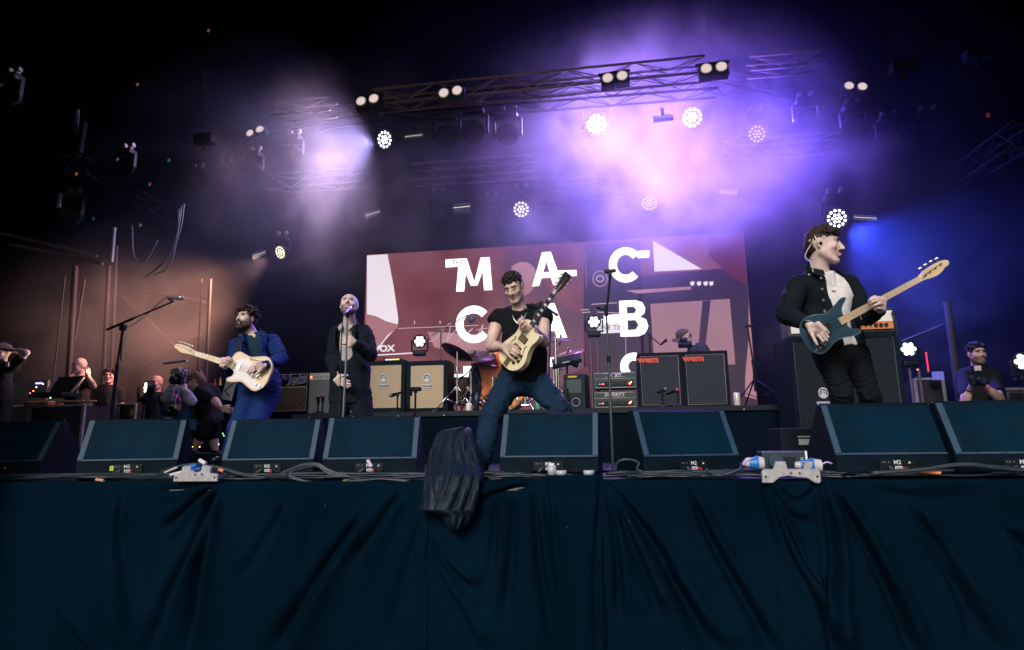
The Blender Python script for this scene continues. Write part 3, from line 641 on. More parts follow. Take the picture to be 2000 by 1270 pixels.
# singer's stand
b0 = Vector((at(666, 893, 5.1).x, 5.1, 0)); r = thing('microphone_stand', 'straight microphone stand held by the bald singer', 'microphone stand', b0)
round_base(r); mid = L_(at(676, 700, 5.08)); tp = L_(at(679, 614, 5.06)); stand_pole(r, (0, 0, .03), mid, .011, mat('grey_metal', (.22, .23, .25), .35, .8)); stand_pole(r, mid, tp, .0085, MATS['grey_metal'])
g = MB(); g.cyl(tp + Vector((0, 0, -.03)), tp + Vector((0, 0, .02)), .016, seg=10); g.build('mic_clip', blackm, r)
mic(r, L_(at(684, 600, 5.10)), L_(at(672.5, 611, 4.98)), mat('bright_mesh', (.75, .65, .7), .3, .8), MATS['bright_mesh'], .025)
g = MB(); g.tube(smooth_pts([L_(at(671, 612, 4.98)), L_(at(668, 640, 5.0)), L_(at(666, 700, 5.02)), L_(at(664, 760, 5.04)), L_(at(660, 850, 5.05)), (-.05, -.03, .02)], 5), .0045, 5); g.build('signal_cable', rubber, r)
# straight stand right of the middle
b0 = Vector((at(1197, 905, 5.3).x, 5.3, 0)); r = thing('microphone_stand', 'tall thin straight microphone stand between two floor monitors in front of the screen', 'microphone stand', b0)
q1, q2, q3 = L_(at(1189, 703, 5.3)), L_(at(1184, 613, 5.3)), L_(at(1192, 540, 5.28)); round_base(r); stand_pole(r, (0, 0, .03), q1, .012, mat('grey_blue_metal', (.06, .09, .11), .4, .5)); stand_pole(r, q1, q2, .009, MATS['grey_blue_metal'])
g = MB(); g.cyl(q1 - Vector((0, 0, .02)), q1 + Vector((0, 0, .03)), .016, seg=10); g.build('collar', blackm, r)
g = MB(); g.cyl(q2 + Vector((0, 0, -.02)), q2 + Vector((0, 0, .07)), .016, seg=10); g.tube([q2 + Vector((-.06, 0, .05)), q2 + Vector((0, 0, .03))], .009, 6); g.sphere(q2 + Vector((-.065, 0, .055)), .015, 8, 5); g.build('clutch', blackm, r)
stand_pole(r, q2, q3, .010, name='boom')
g = MB(); g.box(q3 + Vector((0, 0, .02)), (.03, .03, .05), bev=.006); g.box(q3 + Vector((-.0, 0, .045)), (.10, .035, .03), rot=(0, radians(-5), 0), bev=.008); g.build('mic_clip', blackm, r)
# tripod right of the screen
b0 = Vector((at(1478, 792, 8.35).x, 8.35, RZ)); r = thing('tripod_stand', 'tall black tripod stand beside the right end of the screen', 'stand', b0); tripod(r, .36, .42, a0=-20)
t1, t2 = L_(at(1471, 708, 8.35)), L_(at(1460, 640, 8.35)); stand_pole(r, (0, 0, .2), t1, .016); stand_pole(r, t1, t2, .011); g = MB(); g.box(t2 + Vector((.03, 0, .02)), (.13, .04, .035), bev=.01); g.build('mic_clip', blackm, r)
g = MB(); g.cyl(t1 - Vector((0, 0, .03)), t1 + Vector((0, 0, .03)), .022, seg=10); g.build('collar', blackm, r)
# amplifier microphones
def amp_mic(label, px, py_top, Y, base_y, tip, back, hm=None):
    b0 = Vector((at(px, py_top, Y).x, Y, RZ if Y > RY else 0)); r = thing('microphone_stand', label, 'microphone stand', b0, group='short microphone stands in front of the amplifiers'); L = lambda v: Vector(v) - b0
    round_base(r, rad=.09); tp = L(at(px, py_top, Y)); stand_pole(r, (0, 0, .03), tp, .011); g = MB(); g.box(tp, (.035, .035, .04), bev=.006); g.build('clutch', blackm, r)
    if tip: mic(r, L(at(*tip, Y - .04)), L(at(*back, Y + .06)), hm, None, .026)
    return r, tp
amp_mic('short black microphone stand pointing at the first tan cabinet', 776.5, 772, 7.95, 0, (760, 774), (783, 767))
r_, tp_ = amp_mic('short bare clip stand in front of the tan cabinet nearest the drums', 811.5, 764, 6.2, 0, None, None)
g = MB(); g.box(tp_ + Vector((0, 0, .02)), (.12, .05, .045), bev=.015); g.box(tp_ + Vector((-.045, 0, -.02)), (.02, .03, .06), bev=.006); g.build('mic_clip', blackm, r_)
amp_mic('short stand with a round black microphone at the silver amplifier', 621.5, 786, 7.95, 0, (621, 772), (622, 790)); amp_mic('short stand with a red microphone at the silver amplifier', 630.5, 784, 7.98, 0, (630, 771), (631, 786), mat('red_mesh', (.35, .03, .03), .5))
amp_mic('short stand with a round microphone at the first wem cabinet', 1293.5, 768, 7.95, 0, (1303, 760), (1284, 767)); amp_mic('short stand with a red tipped microphone at the second wem cabinet', 1323.5, 764, 7.95, 0, (1326, 761), (1302, 770), MATS['red_mesh'])
# small things on the riser
def can(label, px, py, Y, m, h=.13, rad=.033, cat='can', name='drink_can', m2=None):
    p = at(px, py, Y); r = thing(name, label, cat, (p.x, Y, RZ)); g = MB()
    g.lathe([(0, 0), (rad * .85, 0), (rad, .01), (rad, h - .012), (rad * .82, h), (0, h)], 18); g.build('body', m, r)
    if m2: g = MB(); g.cyl((-rad * 1.02, -.001, h * .35), (rad * .9, -.012, h * .6), .006, seg=6); g.build('stripe', m2, r)
    return r
can('white drink can with a red slash beside the tripod stand', 1440, 790, 7.88, mat('can_white', (.62, .58, .6), .35, .2), .155, .040, m2=mat('can_red', (.5, .03, .04), .4))
can('green drink can between the legs of the man in jeans', 1051, 795, 7.85, mat('can_green', (.12, .42, .32), .35, .3), .125, .038)
r = can('white paper cup with a straw near the drums', 916, 803, 7.83, white, .10, .038, 'cup', 'paper_cup'); g = MB(); g.cyl((0, 0, .05), (.02, .0, .19), .0035, seg=6); g.build('straw', white, r)
def bottle(label, px, py, Y, z, h=.24, rad=.035):
    p = at(px, py, Y); r = thing('bottle', label, 'bottle', (p.x, Y, z)); g = MB(); g.lathe([(0, 0), (rad, 0), (rad, h * .78), (rad * .6, h * .87), (rad * .6, h), (0, h)], 16); g.build('body', mat('dark_steel', (.012, .03, .04), .35), r); g = MB(); g.cyl((0, 0, h), (0, 0, h + .03), rad * .7, seg=12); g.build('cap', blackm, r)
bottle('dark steel bottle beside the paper cup', 931, 800, 7.83, RZ); bottle('dark steel bottle standing at the end of the riser beside the bass cabinet', 1539, 793, 7.9, RZ, .25, .04)
r = thing('carton', 'small crumpled red and white carton beside the green can', 'carton', (at(1068, 790, 7.88).x, 7.9, RZ)); g = MB(); g.box((0, 0, .035), (.09, .05, .07), rot=(.2, .3, .3), bev=.01); g.build('body', mat('carton_pink', (.6, .4, .4), .6), r)
g = MB(); g.box((.02, -.028, .04), (.04, .01, .05), rot=(.2, .3, .3)); g.build('label_patch', MATS['can_red'], r)
# ================================================================== DRUM KIT
DY = 9.0
def plc(px, py, Y): return at(px, py, Y)
sunburst = bpy.data.materials.new('orange_marbled_head'); sunburst.use_nodes = True
t_ = sunburst.node_tree; n_ = t_.nodes; b_ = n_['Principled BSDF']; b_.inputs['Roughness'].default_value = .35
tc_ = n_.new('ShaderNodeTexCoord'); nz_ = n_.new('ShaderNodeTexNoise'); nz_.inputs['Scale'].default_value = 3.2; nz_.inputs['Detail'].default_value = 3; nz_.inputs['Distortion'].default_value = 1.6
mp_ = n_.new('ShaderNodeMapping'); mp_.inputs['Rotation'].default_value = (0, .6, 0); mp_.inputs['Scale'].default_value = (1.6, 1, .6)
t_.links.new(tc_.outputs['Object'], mp_.inputs[0]); t_.links.new(mp_.outputs[0], nz_.inputs['Vector']); cr_ = n_.new('ShaderNodeValToRGB'); e_ = cr_.color_ramp.elements
e_[0].position = .3; e_[0].color = (.75, .09, .015, 1); e_[1].position = .72; e_[1].color = (.9, .55, .08, 1); q_ = e_.new(.5); q_.color = (.95, .28, .03, 1); q_ = e_.new(.62); q_.color = (.25, .16, .05, 1)
t_.links.new(nz_.outputs['Fac'], cr_.inputs[0]); t_.links.new(cr_.outputs[0], b_.inputs['Base Color'])
c = plc(976, 765, DY - .1); rd = .50 * .62 + .17
r = thing('bass_drum', 'bass drum with an orange marbled front head half hidden by the man in jeans', 'drum', (c.x, DY - .1, RZ)); rd = .46; zc = rd + .02
Rm = Matrix.Translation((0, 0, zc)) @ Matrix.Rotation(radians(90), 4, 'X')
g = MB(); g.lathe([(rd - .01, .0), (rd - .01, -.42)], 40, Rm); g.build('shell', mat('drum_shell', (.25, .05, .02), .3, coat=.5), r)
g = MB(); g.lathe([(0, .012), (rd - .03, .012)], 40, Rm, False); g.build('front_head', sunburst, r)
g = MB(); g.lathe([(rd - .035, .0), (rd - .035, .028), (rd, .028), (rd + .004, -.02), (rd - .01, -.02)], 40, Rm); g.build('hoop', mat('hoop_black', (.02, .012, .012), .25, coat=.5), r)
g = MB(); Rb = Rm @ Matrix.Translation((-.345, -.06, .016)); g.lathe([(0, 0), (.155, 0)], 24, Rb @ Matrix.Diagonal((.55, 1.7, 1, 1)), False); g.build('port', blackm, r)
g = MB(); g.cyl(Rm @ Vector((.08, .35, .016)), Rm @ Vector((.08, .35, .02)), .045, seg=12); g.build('badge', mat('badge_red', (.5, .1, .08), .5), r)
for k in range(8):
    a = 2 * pi * k / 8 + .2; p = Rm @ Vector((cos(a) * (rd + .012), sin(a) * (rd + .012), .03)); q = Rm @ Vector((cos(a) * (rd + .012), sin(a) * (rd + .012), -.10)); g = MB(); g.cyl(p, q, .010, seg=8); g.cyl(p, p + (p - q).normalized() * -.03, .018, seg=8); g.build('lug', chrome, r)
for s_ in (-1, 1): g = MB(); g.cyl((s_ * .3, .1, .35), (s_ * .52, -.02, 0), .010, seg=8); g.build('spur', chrome, r)
cym = mat('dark_bronze', (.09, .05, .045), .38, .7, var=.6, scale=20); cymb = mat('pinkish_bronze', (.42, .22, .2), .35, .8)
def cymbal(label, px, py, Y, rad, tiltx, tilty, m, foot_px, h0=None):
    c = plc(px, py, Y); fx = plc(foot_px, py, Y).x; r = thing('cymbal', label, 'cymbal', c, (radians(tiltx), radians(tilty), 0), 'cymbals around the drum kit')
    g = MB(); g.lathe([(0, .035), (rad * .10, .034), (rad * .17, .022), (rad * .22, .014), (rad * .6, .004), (rad, -.014), (rad, -.017), (rad * .6, 0), (rad * .2, .010), (0, .030)], 36); g.build('plate', m, r)
    g = MB(); g.cyl((0, 0, .02), (0, 0, .075), .014, seg=8); g.build('wing_nut', chrome, r)
    s = thing('cymbal_stand', 'chrome stand under the ' + label.split(' at the ')[0].split(' seen ')[0], 'cymbal stand', (fx, Y, RZ), group='chrome cymbal stands')
    T = Vector((c.x - fx, 0, c.z - RZ)); mid = Vector((0, 0, T.z * .72)); stand_pole(s, (0, 0, .12), (0, 0, T.z * .4), .019, chrome); stand_pole(s, (0, 0, T.z * .4), mid, .014, chrome); stand_pole(s, mid, T, .010, chrome, 'arm')
    for zz in (T.z * .4, T.z * .72): g = MB(); g.cyl((0, 0, zz - .03), (0, 0, zz + .02), .026, seg=10); g.cyl((0, 0, zz), (.055, -.03, zz), .010, seg=6); g.build('clamp', chrome, s)
    for k in range(3):
        a = radians(90 + 120 * k); e = Vector((cos(a) * .32, sin(a) * .32, .015)); g = MB(); g.tube([(0, 0, .38), e], .011, 6); g.tube([(0, 0, .13), e * .5 + Vector((0, 0, .19))], .008, 5); g.sphere(e, .02, 8, 5); g.build('leg', chrome, s)
    return r
cymbal('large dark cymbal tilted towards the drummer at the left of the drums', 893, 687, 8.35, .235, -18, 24, cym, 893)
cymbal('dark ride cymbal seen from below in front of the white letters', 928, 694, 8.6, .30, 24, 6, cym, 920)
cymbal('dark cymbal right of the man in jeans, level with his elbow', 1096, 664, 8.6, .20, 12, -3, cym, 1080)
cymbal('pinkish cymbal right of the man in jeans below a dark one', 1112, 689, 9.0, .22, 20, -14, cymb, 1090)
cymbal('small pair of hi hat plates by the bass drum', 960, 712, 8.9, .13, 8, 10, cymb, 962)
def drum(label, px, py, Y, rad, h, tilt, m=None, z=None):
    c = plc(px, py, Y); r = thing('drum', label, 'drum', c, (radians(tilt), 0, 0)); g = MB(); g.lathe([(rad, -h / 2), (rad, h / 2)], 28); g.build('shell', m or mat('drum_shell', (.25, .05, .02), .3), r)
    for zz in (-h / 2, h / 2): g = MB(); g.lathe([(rad, zz - .012), (rad + .01, zz - .012), (rad + .01, zz + .012), (rad, zz + .012)], 28); g.build('hoop', chrome, r)
    g = MB(); g.lathe([(0, h / 2 + .006), (rad, h / 2 + .006)], 28, None, False); g.build('head', white, r); g = MB(); g.lathe([(0, -h / 2 - .004), (rad, -h / 2 - .004)], 28, None, False); g.build('bottom_head', white, r)
    for k in range(6): a = 2 * pi * k / 6; g = MB(); g.cyl((cos(a) * (rad + .012), sin(a) * (rad + .012), -h / 2), (cos(a) * (rad + .012), sin(a) * (rad + .012), h / 2), .005, seg=6); g.build('tension_rod', chrome, r)
    for k in range(3): a = 2 * pi * k / 3 + .4; p0 = Vector((cos(a) * (rad + .02), sin(a) * (rad + .02), h * .2)); g = MB(); g.tube([p0, (p0.x * 1.05, p0.y * 1.05, -(c.z - RZ))], .009, 6); g.build('leg', chrome, r)
    return r
drum('floor tom standing between the dark cymbal and the tan cabinet', 902, 765, 9.3, .20, .38, 0, mat('tom_dark', (.05, .03, .035), .3))
# chrome stand in front of the drums, between the guitarist's legs
b0 = Vector((at(1025, 795, 8.0).x, 8.05, RZ)); s = thing('pedal_stand', 'low chrome stand with folded legs seen between the legs of the man in jeans', 'stand', b0)
stand_pole(s, (0, 0, .05), (0, 0, .40), .020, chrome)
for a_, b_2 in ((-1, 1), (1, 1)):
    g = MB(); g.tube([(0, 0, .36), (a_ * .16, -.02, .22), (a_ * .33, -.03, .06)], .015, 8); g.build('leg', chrome, s); g = MB(); g.tube([(0, 0, .06), (a_ * .16, -.02, .21)], .012, 8); g.build('brace', chrome, s)
    g = MB(); g.cyl((a_ * .33, -.05, .05), (a_ * .33, .0, .05), .03, seg=10); g.build('foot', rubber, s)
g = MB(); g.cyl((0, 0, .33), (0, 0, .41), .030, seg=10); g.cyl((-.05, -.02, .07), (.05, -.02, .07), .016, seg=8); g.cyl((0, 0, .41), (0, 0, .46), .010, seg=8); g.build('clamp', chrome, s)
# snare on another stand
b0 = Vector((at(1085, 780, 8.2).x, 8.4, RZ)); s = thing('cymbal_stand', 'white capped stand right of the man in jeans', 'cymbal stand', b0, group='chrome cymbal stands'); stand_pole(s, (0, 0, .05), (0, 0, 1.0), .016, chrome)
tripod(s, .3, .28, chrome)
# sample pad on stand
b0 = Vector((at(1110, 790, 8.5).x, 8.5, RZ)); s = thing('sample_pad', 'flat black electronic pad on a stand right of the man in jeans', 'electronic drum', b0); cpt = at(1107, 705, 8.5) - b0
g = MB(); g.box(cpt, (.40, .30, .06), rot=(radians(25), radians(-12), 0), bev=.015); g.build('pad', black, s); stand_pole(s, (0, 0, .1), cpt, .014); tripod(s, .35, .3)
g = MB(); g.box(cpt + Vector((0.0, -.150, -.035)), (.10, .004, .012), rot=(radians(20), radians(-12), 0)); g.build('label_strip', labelw, s)
g = MB(); g.cyl(cpt + Vector((.15, -.1, -.08)), cpt + Vector((.06, -.14, -.03)), .04, seg=10); g.build('clamp', blackm, s)
# drum monitor stack
p = at(1122, 760, 8.45); s = thing('speaker_cabinet', 'small upright black powered speaker with yellow tape beside the amplifier heads', 'speaker', (p.x, 8.45, RZ), (0, 0, radians(-12))); g = MB(); g.box((0, .12, .25), (.30, .26, .50), bev=.02); g.build('cabinet', black, s)
g = MB(); g.box((-.02, -.014, .46), (.12, .006, .022)); g.build('tape', mat('yellow_tape', (.7, .45, .03), .5), s); g = MB(); g.cyl((.02, -.005, .12), (.02, -.02, .12), .08, seg=20); g.build('driver', blackm, s); g = MB(); g.lathe([(.045, 0), (.055, .004), (.065, 0)], 20, Matrix.Translation((.02, -.02, .12)) @ Matrix.Rotation(radians(90), 4, 'X')); g.build('driver_ring', mat('dim_print', (.1, .1, .12), .5), s)
g = MB(); g.box((.0, -.014, .33), (.2, .01, .18)); g.build('control_panel', mat('teal_panel', (.02, .05, .06), .4), s)
g = MB(); g.box((-.09, -.016, .09), (.045, .008, .06)); g.build('label_patch', white, s)
# drum microphones and boom stands
def boom(label, foot, Y, knee, tip, mic_tip=None, m=blackm, big=None):
    b0 = Vector((at(*foot, Y).x, Y, RZ)); s = thing('microphone_stand', label, 'microphone stand', b0); L = lambda v: Vector(v) - b0; k_ = L(at(*knee, Y)); e = L(at(*tip, Y)); stand_pole(s, (0, 0, .1), k_, .012, m); stand_pole(s, k_ - (e - k_) * .35, e, .008, m, 'boom'); tripod(s, .28, .26, m)
    g = MB(); g.cyl(k_ - Vector((0, .02, 0)), k_ + Vector((0, .02, 0)), .022, seg=8); g.build('clutch', m, s)
    if mic_tip: mic(s, L(at(*mic_tip, Y - .02)), e, m_head=m, rad=.022)
    if big: g = MB(); c = L(at(*big, Y)); g.sphere(c, .055, 14, 8, (1, .6, 1.2)); g.build('mic_body', m, s)
greym = mat('hazy_grey_metal', (.10, .09, .12), .5, .3)
boom('tall boom stand with a round microphone over the left cymbals', (861, 800), 8.9, (861, 645), (914, 615), None, greym, (921, 623))
boom('boom stand with a black microphone pointing at the man in the flat cap', (1270, 690), 8.9, (1268, 655), (1290, 674), (1303, 663), blackm)
boom('short boom stand aimed at the bass drum', (925, 790), 8.3, (921, 722), (905, 735), (896, 742), blackm)
boom('short boom stand at the edge of the bass drum hoop', (935, 790), 8.35, (938, 750), (925, 722), (922, 710), blackm)
boom('boom stand behind the right shoulder of the man in jeans', (1070, 790), 8.9, (1076, 620), (1066, 600), (1090, 617), blackm)
g = MB(); g.box((0, 0, 0), (.01, .01, .01))
# big black camera on the keyboard position and the tray between cabinets
p = at(1338, 673, 8.75); r = thing('video_camera', 'small black camera before the face of the man in the flat cap', 'camera', p); g = MB(); g.cyl((-.09, 0, 0), (.09, 0, 0), .048, seg=16); g.build('barrel', blackm, r); g = MB(); g.cyl((-.075, -.01, .07), (.03, -.01, .055), .035, seg=14); g.build('viewfinder', blackm, r); stand_pole(r, (0.05, .03, 0), (0.05, .03, RZ - p.z + .02), .02)
# ================================================================== TRUSSES
def truss(label, pts, size=0.22, mt=None, bay=0.42, group='lighting trusses', rad=0.017, group2=None):
    """box truss along world points"""
    P = [Vector(p) for p in pts]; c0 = P[0]; r = thing('lighting_truss', label, 'truss', c0, group=group); mt = mt or alud; h = size / 2
    P = [p - c0 for p in P]; up_ = Vector((0, 0, 1)); offs = [(-h, -h), (h, -h), (h, h), (-h, h)]; lines = [[] for _ in offs]
    for i, p in enumerate(P):
        tt = (P[min(i + 1, len(P) - 1)] - P[max(0, i - 1)]).normalized(); sd_ = tt.cross(up_).normalized(); u2 = sd_.cross(tt)
        for k, (a, b) in enumerate(offs): lines[k].append(p + sd_ * a + u2 * b)
    for l in lines: g = MB(); g.tube(l, rad, 8); g.build('chord', mt, r)
    def pol(l, s):
        d = 0
        for i in range(len(l) - 1):
            L = (l[i + 1] - l[i]).length
            if d + L >= s or i == len(l) - 2: return l[i].lerp(l[i + 1], min(1, (s - d) / L))
            d += L
    tot = sum((P[i + 1] - P[i]).length for i in range(len(P) - 1)); n = max(2, int(tot / bay))
    for a, b in ((0, 3), (1, 2), (3, 2), (0, 1)):
        for k in range(n):
            s0, s1 = tot * k / n, tot * (k + 1) / n; A = pol(lines[a if k % 2 else b], s0); B = pol(lines[b if k % 2 else a], s1); g = MB(); g.cyl(A, B, rad * .45, seg=6, caps=False); g.build('lacing', mt, r)
    return r
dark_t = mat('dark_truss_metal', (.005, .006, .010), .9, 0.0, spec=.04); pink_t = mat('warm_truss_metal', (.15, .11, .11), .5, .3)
TY = 7.4
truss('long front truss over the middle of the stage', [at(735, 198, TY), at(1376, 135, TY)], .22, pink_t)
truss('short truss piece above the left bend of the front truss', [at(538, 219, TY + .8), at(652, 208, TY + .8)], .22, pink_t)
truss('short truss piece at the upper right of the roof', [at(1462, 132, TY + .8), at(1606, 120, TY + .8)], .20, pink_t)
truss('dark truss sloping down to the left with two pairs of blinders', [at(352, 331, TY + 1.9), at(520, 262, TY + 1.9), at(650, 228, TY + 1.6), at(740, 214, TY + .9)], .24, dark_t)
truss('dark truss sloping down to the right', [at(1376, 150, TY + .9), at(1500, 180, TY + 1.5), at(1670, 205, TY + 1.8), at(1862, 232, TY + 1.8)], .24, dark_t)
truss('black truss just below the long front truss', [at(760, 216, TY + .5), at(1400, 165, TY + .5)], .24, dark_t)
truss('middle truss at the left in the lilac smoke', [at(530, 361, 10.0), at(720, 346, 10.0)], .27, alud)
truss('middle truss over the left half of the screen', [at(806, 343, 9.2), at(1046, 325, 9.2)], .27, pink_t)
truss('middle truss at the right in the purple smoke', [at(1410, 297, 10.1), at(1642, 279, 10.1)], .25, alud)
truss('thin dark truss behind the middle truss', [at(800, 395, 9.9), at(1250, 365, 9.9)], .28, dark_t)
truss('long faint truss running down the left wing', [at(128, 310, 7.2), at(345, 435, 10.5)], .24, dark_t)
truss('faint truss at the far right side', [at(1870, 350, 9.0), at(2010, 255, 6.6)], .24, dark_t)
# towers and poles in the wings
def pole(label, a, b, rad, m, Y, Y2=None, name='scaffold_pole', cat='pole', group='scaffold poles in the left wing'):
    A = at(*a, Y); B = at(*b, Y2 or Y); r = tag(MB().cyl((0, 0, 0), B - A, rad, seg=10).build(name, m), label, cat, group); r.location = A; return r
polm = mat('dull_pole_metal', (.028, .024, .026), .7, .0)
pole('thin bright pole behind the flight case', (127, 540), (103, 752), .012, polm, 8.4)
pole('thick pole rising behind the bald crew man', (147, 520), (133, 752), .045, polm, 8.6)
pole('slim pole leaning right of the thick pole', (165, 545), (146, 665), .022, polm, 8.9)
pole('grey pole behind the boom stand', (213, 520), (196, 840), .035, polm, 9.2)
pole('second grey pole behind the boom stand', (228, 480), (212, 840), .030, polm, 9.6)
pole('pale pole beside the bending crew man', (411, 545), (398, 840), .028, polm, 9.6)
pole('thin pole above the bending crew man', (394, 545), (384, 740), .012, polm, 9.6)
pole('diagonal brace from the lamp up to the right', (228, 745), (393, 655), .030, polm, 10.2)
pole('diagonal brace crossing above the photographers', (240, 580), (355, 690), .025, polm, 10.4)
pole('horizontal rail in the brown smoke', (280, 568), (400, 590), .022, polm, 10.2)
pole('long rail low at the far left', (20, 478), (200, 515), .03, polm, 9.0); pole('long rail above it at the far left', (0, 455), (190, 500), .025, polm, 9.4)
pole('upright pole in the blue light of the right wing', (1850, 590), (1880, 830), .045, polm, 8.6, group='poles in the right wing')
pole('sloping rail in the blue light of the right wing', (1760, 668), (1850, 632), .02, polm, 9.0, group='poles in the right wing')
for lab, a, b, Y in (('fluorescent tube fitting hanging high at the left', (152, 215), (149, 262), 8.0), ('second fluorescent tube fitting hanging high at the left', (167, 240), (157, 305), 8.0), ('tube fitting lower at the left in the haze', (224, 445), (218, 512), 9.0), ('short tube fitting at the far left', (118, 378), (115, 405), 8.0)):
    A = at(*a, Y); B = at(*b, Y); o = tag(MB().cyl((0, 0, 0), B - A, .03, seg=10).build('tube_fitting', mat('grey_plastic', (.12, .15, .20), .4)), lab, 'light fitting', 'tube fittings in the left wing'); o.location = A
# hanging cable loops at the left
for k, (a, b, c, d) in enumerate((((360, 398), (352, 450), (330, 500), (292, 536)), ((355, 402), (345, 462), (322, 512), (285, 540)), ((350, 408), (345, 470), (330, 520), (300, 538)), ((258, 440), (262, 500), (285, 508), (308, 470)))):
    P = smooth_pts([at(*q, 8.8 + k * .04) for q in (a, b, c, d)], 8); o = P[0].copy(); q = MB().tube([p - o for p in P], .012, 6).build('hanging_cable', mat('pale_cable', (.05, .09, .11), .5)); q.location = o; tag(q, ('outermost', 'second', 'third', 'small separate')[k] + ' loop of cable hanging under the left truss', 'cable', 'cables hanging under the left truss')
# ================================================================== LAMPS
def lens_disc(r, c, q, rad, n, m, spread=1.0, name='lens'):
    """lens cells on a round face; q turns +Z to the way the lamp faces"""
    cells = [(0, 0)]; 
    if n >= 7: cells += [(.36 * cos(2 * pi * k / 6), .36 * sin(2 * pi * k / 6)) for k in range(6)] if n > 7 else [(.62 * cos(2 * pi * k / 6), .62 * sin(2 * pi * k / 6)) for k in range(6)]
    if n >= 19: cells += [(.76 * cos(2 * pi * k / 12 + .2), .76 * sin(2 * pi * k / 12 + .2)) for k in range(12)]
    lr = rad * (.118 if n >= 19 else .29)
    for a, b in cells:
        p = c + q @ Vector((a * rad, b * rad, 0)); g = MB(); g.lathe([(0, lr * .5), (lr * .6, lr * .38), (lr, 0)], 10, Matrix.Translation(p) @ q.to_matrix().to_4x4()); g.build(name, m, r)
def moving_light(label, px, py, Y, face, rad=.17, n=19, lit=None, hang=True, group='moving lights on the rig', name='moving_light', yoke=True, body=None):
    c = at(px, py, Y); body = body or blackm; q = Vector(face).normalized().to_track_quat('Z', 'Y')
    top = Vector((0, 0, .42 if hang else -.34)); base = c + top; r = thing(name, label, 'stage light', c, group=group); s = rad / .17
    g = MB(); g.lathe([(0, -rad * 1.25), (rad * .55, -rad * 1.2), (rad * .9, -rad * .75), (rad * 1.05, -.02), (rad * 1.12, 0), (rad * 1.12, rad * .18), (rad * 1.02, rad * .18), (rad * 1.0, rad * .08), (0, rad * .08)], 24, q.to_matrix().to_4x4()); hd = g.build('head', body, r)
    lens_disc(r, q @ Vector((0, 0, rad * .09)), q, rad, n, lit or mat('dead_lens', (.012, .012, .018), .3, spec=.3))
    sg = 1 if hang else -1; w = rad * 1.32
    g = MB(); g.box((-w, 0, sg * .11 * s), (.035 * s, .09 * s, .30 * s), bev=.01); g.box((w, 0, sg * .11 * s), (.035 * s, .09 * s, .30 * s), bev=.01); g.box((0, 0, sg * .26 * s), (w * 2 + .035 * s, .10 * s, .04 * s), bev=.01); g.build('yoke', body, r)
    g = MB(); g.box((0, 0, sg * .34 * s), (.34 * s, .24 * s, .12 * s), bev=.02); g.build('base', body, r)
    if hang:
        for xx in (-.1, .1): g = MB(); g.box((xx * s, 0, .44 * s), (.03, .06, .10), bev=.005); g.cyl((xx * s, 0, .50 * s), (xx * s + .04, 0, .50 * s), .035, seg=8); g.build('clamp', alud, r)
    return r, c
LW = emit('lamp_white_purple', (0.93, 0.86, 1.0), 5.0); LY = emit('lamp_warm', (1.0, 0.80, 0.5), 2.6); LP = emit('lamp_purple', (0.72, 0.6, 1.0), 2.6); LC = emit('lamp_cool', (0.80, 0.88, 1.0), 2.5); LN = emit('lamp_neutral', (1.0, 0.93, 0.85), 1.5); LH = emit('lamp_hot', (1.0, 0.96, 1.0), 40.0)
LAMPS = {}; LV = emit('lamp_violet', (0.6, 0.4, 1.0), 1.2)
for key, lab, px, py, Y, face, rad, n, lit in (
    ('lilac', 'brightly lit moving light sending a lilac beam down to the left', 752, 273, 9.4, (-.35, -1, -.35), .16, 19, LW),
    ('core', 'the brightest moving light, white in the middle of the purple smoke', 1165, 243, 9.9, (0, -1, -.40), .175, 19, LH),
    ('purple', 'lit moving light with separate round cells at the right of the purple smoke', 1352, 230, 9.9, (-.05, -1, -.35), .175, 19, LW),
    ('warm', 'small warm yellow moving light low at the left with a beam down to the left', 548, 493, 9.8, (-.35, -1, -.5), .12, 19, LY),
    ('veil', 'lit moving light lost in the lower part of the purple smoke', 1268, 398, 10.0, (0, -1, .1), .14, 19, LV),  # unseen lamp added to carry the purple light lower in the smoke
    ('veil2', 'violet lit moving light at the right end of the purple smoke', 1478, 262, 9.9, (.1, -1, -.3), .15, 19, LV),  # lit as an added source to widen the violet glow
    ('dim', 'dim moving light with small separate dots above the screen', 1018, 409, 9.6, (0, -1, -.45), .14, 19, LP),
    ('blue', 'lit purple moving light above the head of the bass player', 1634, 427, 9.0, (-.05, -1, -.25), .145, 19, LW)):
    LAMPS[key] = moving_light(lab, px, py, Y, face, rad, n, lit)
for key, lab, px, py, Y, rad, lit, face in (
    ('floor_l', 'seven cell light on top of the tan cabinet nearest the drums', 820, 667, 8.45, .088, LN, (0, -1, -.02)),
    ('floor_m', 'seven cell light on a stand in front of the letter B', 1160, 629, 8.55, .088, LN, (0, -1, 0)),
    ('floor_r', 'bright cool white seven cell light beside the bass cabinet', 1774, 682, 8.2, .092, LC, (-.1, -1, 0)),
    ('floor_ll', 'seven cell light turned to the left beside the photographers', 286, 757, 8.3, .092, LN, (-.75, -1, .0)),
    ('floor_rr', 'seven cell light cut by the right side of the photo', 2000, 706, 6.6, .085, LC, (-.3, -1, 0))):
    LAMPS[key] = moving_light(lab, px, py, Y, face, rad, 7, lit, hang=False, group='seven cell lights around the stage')
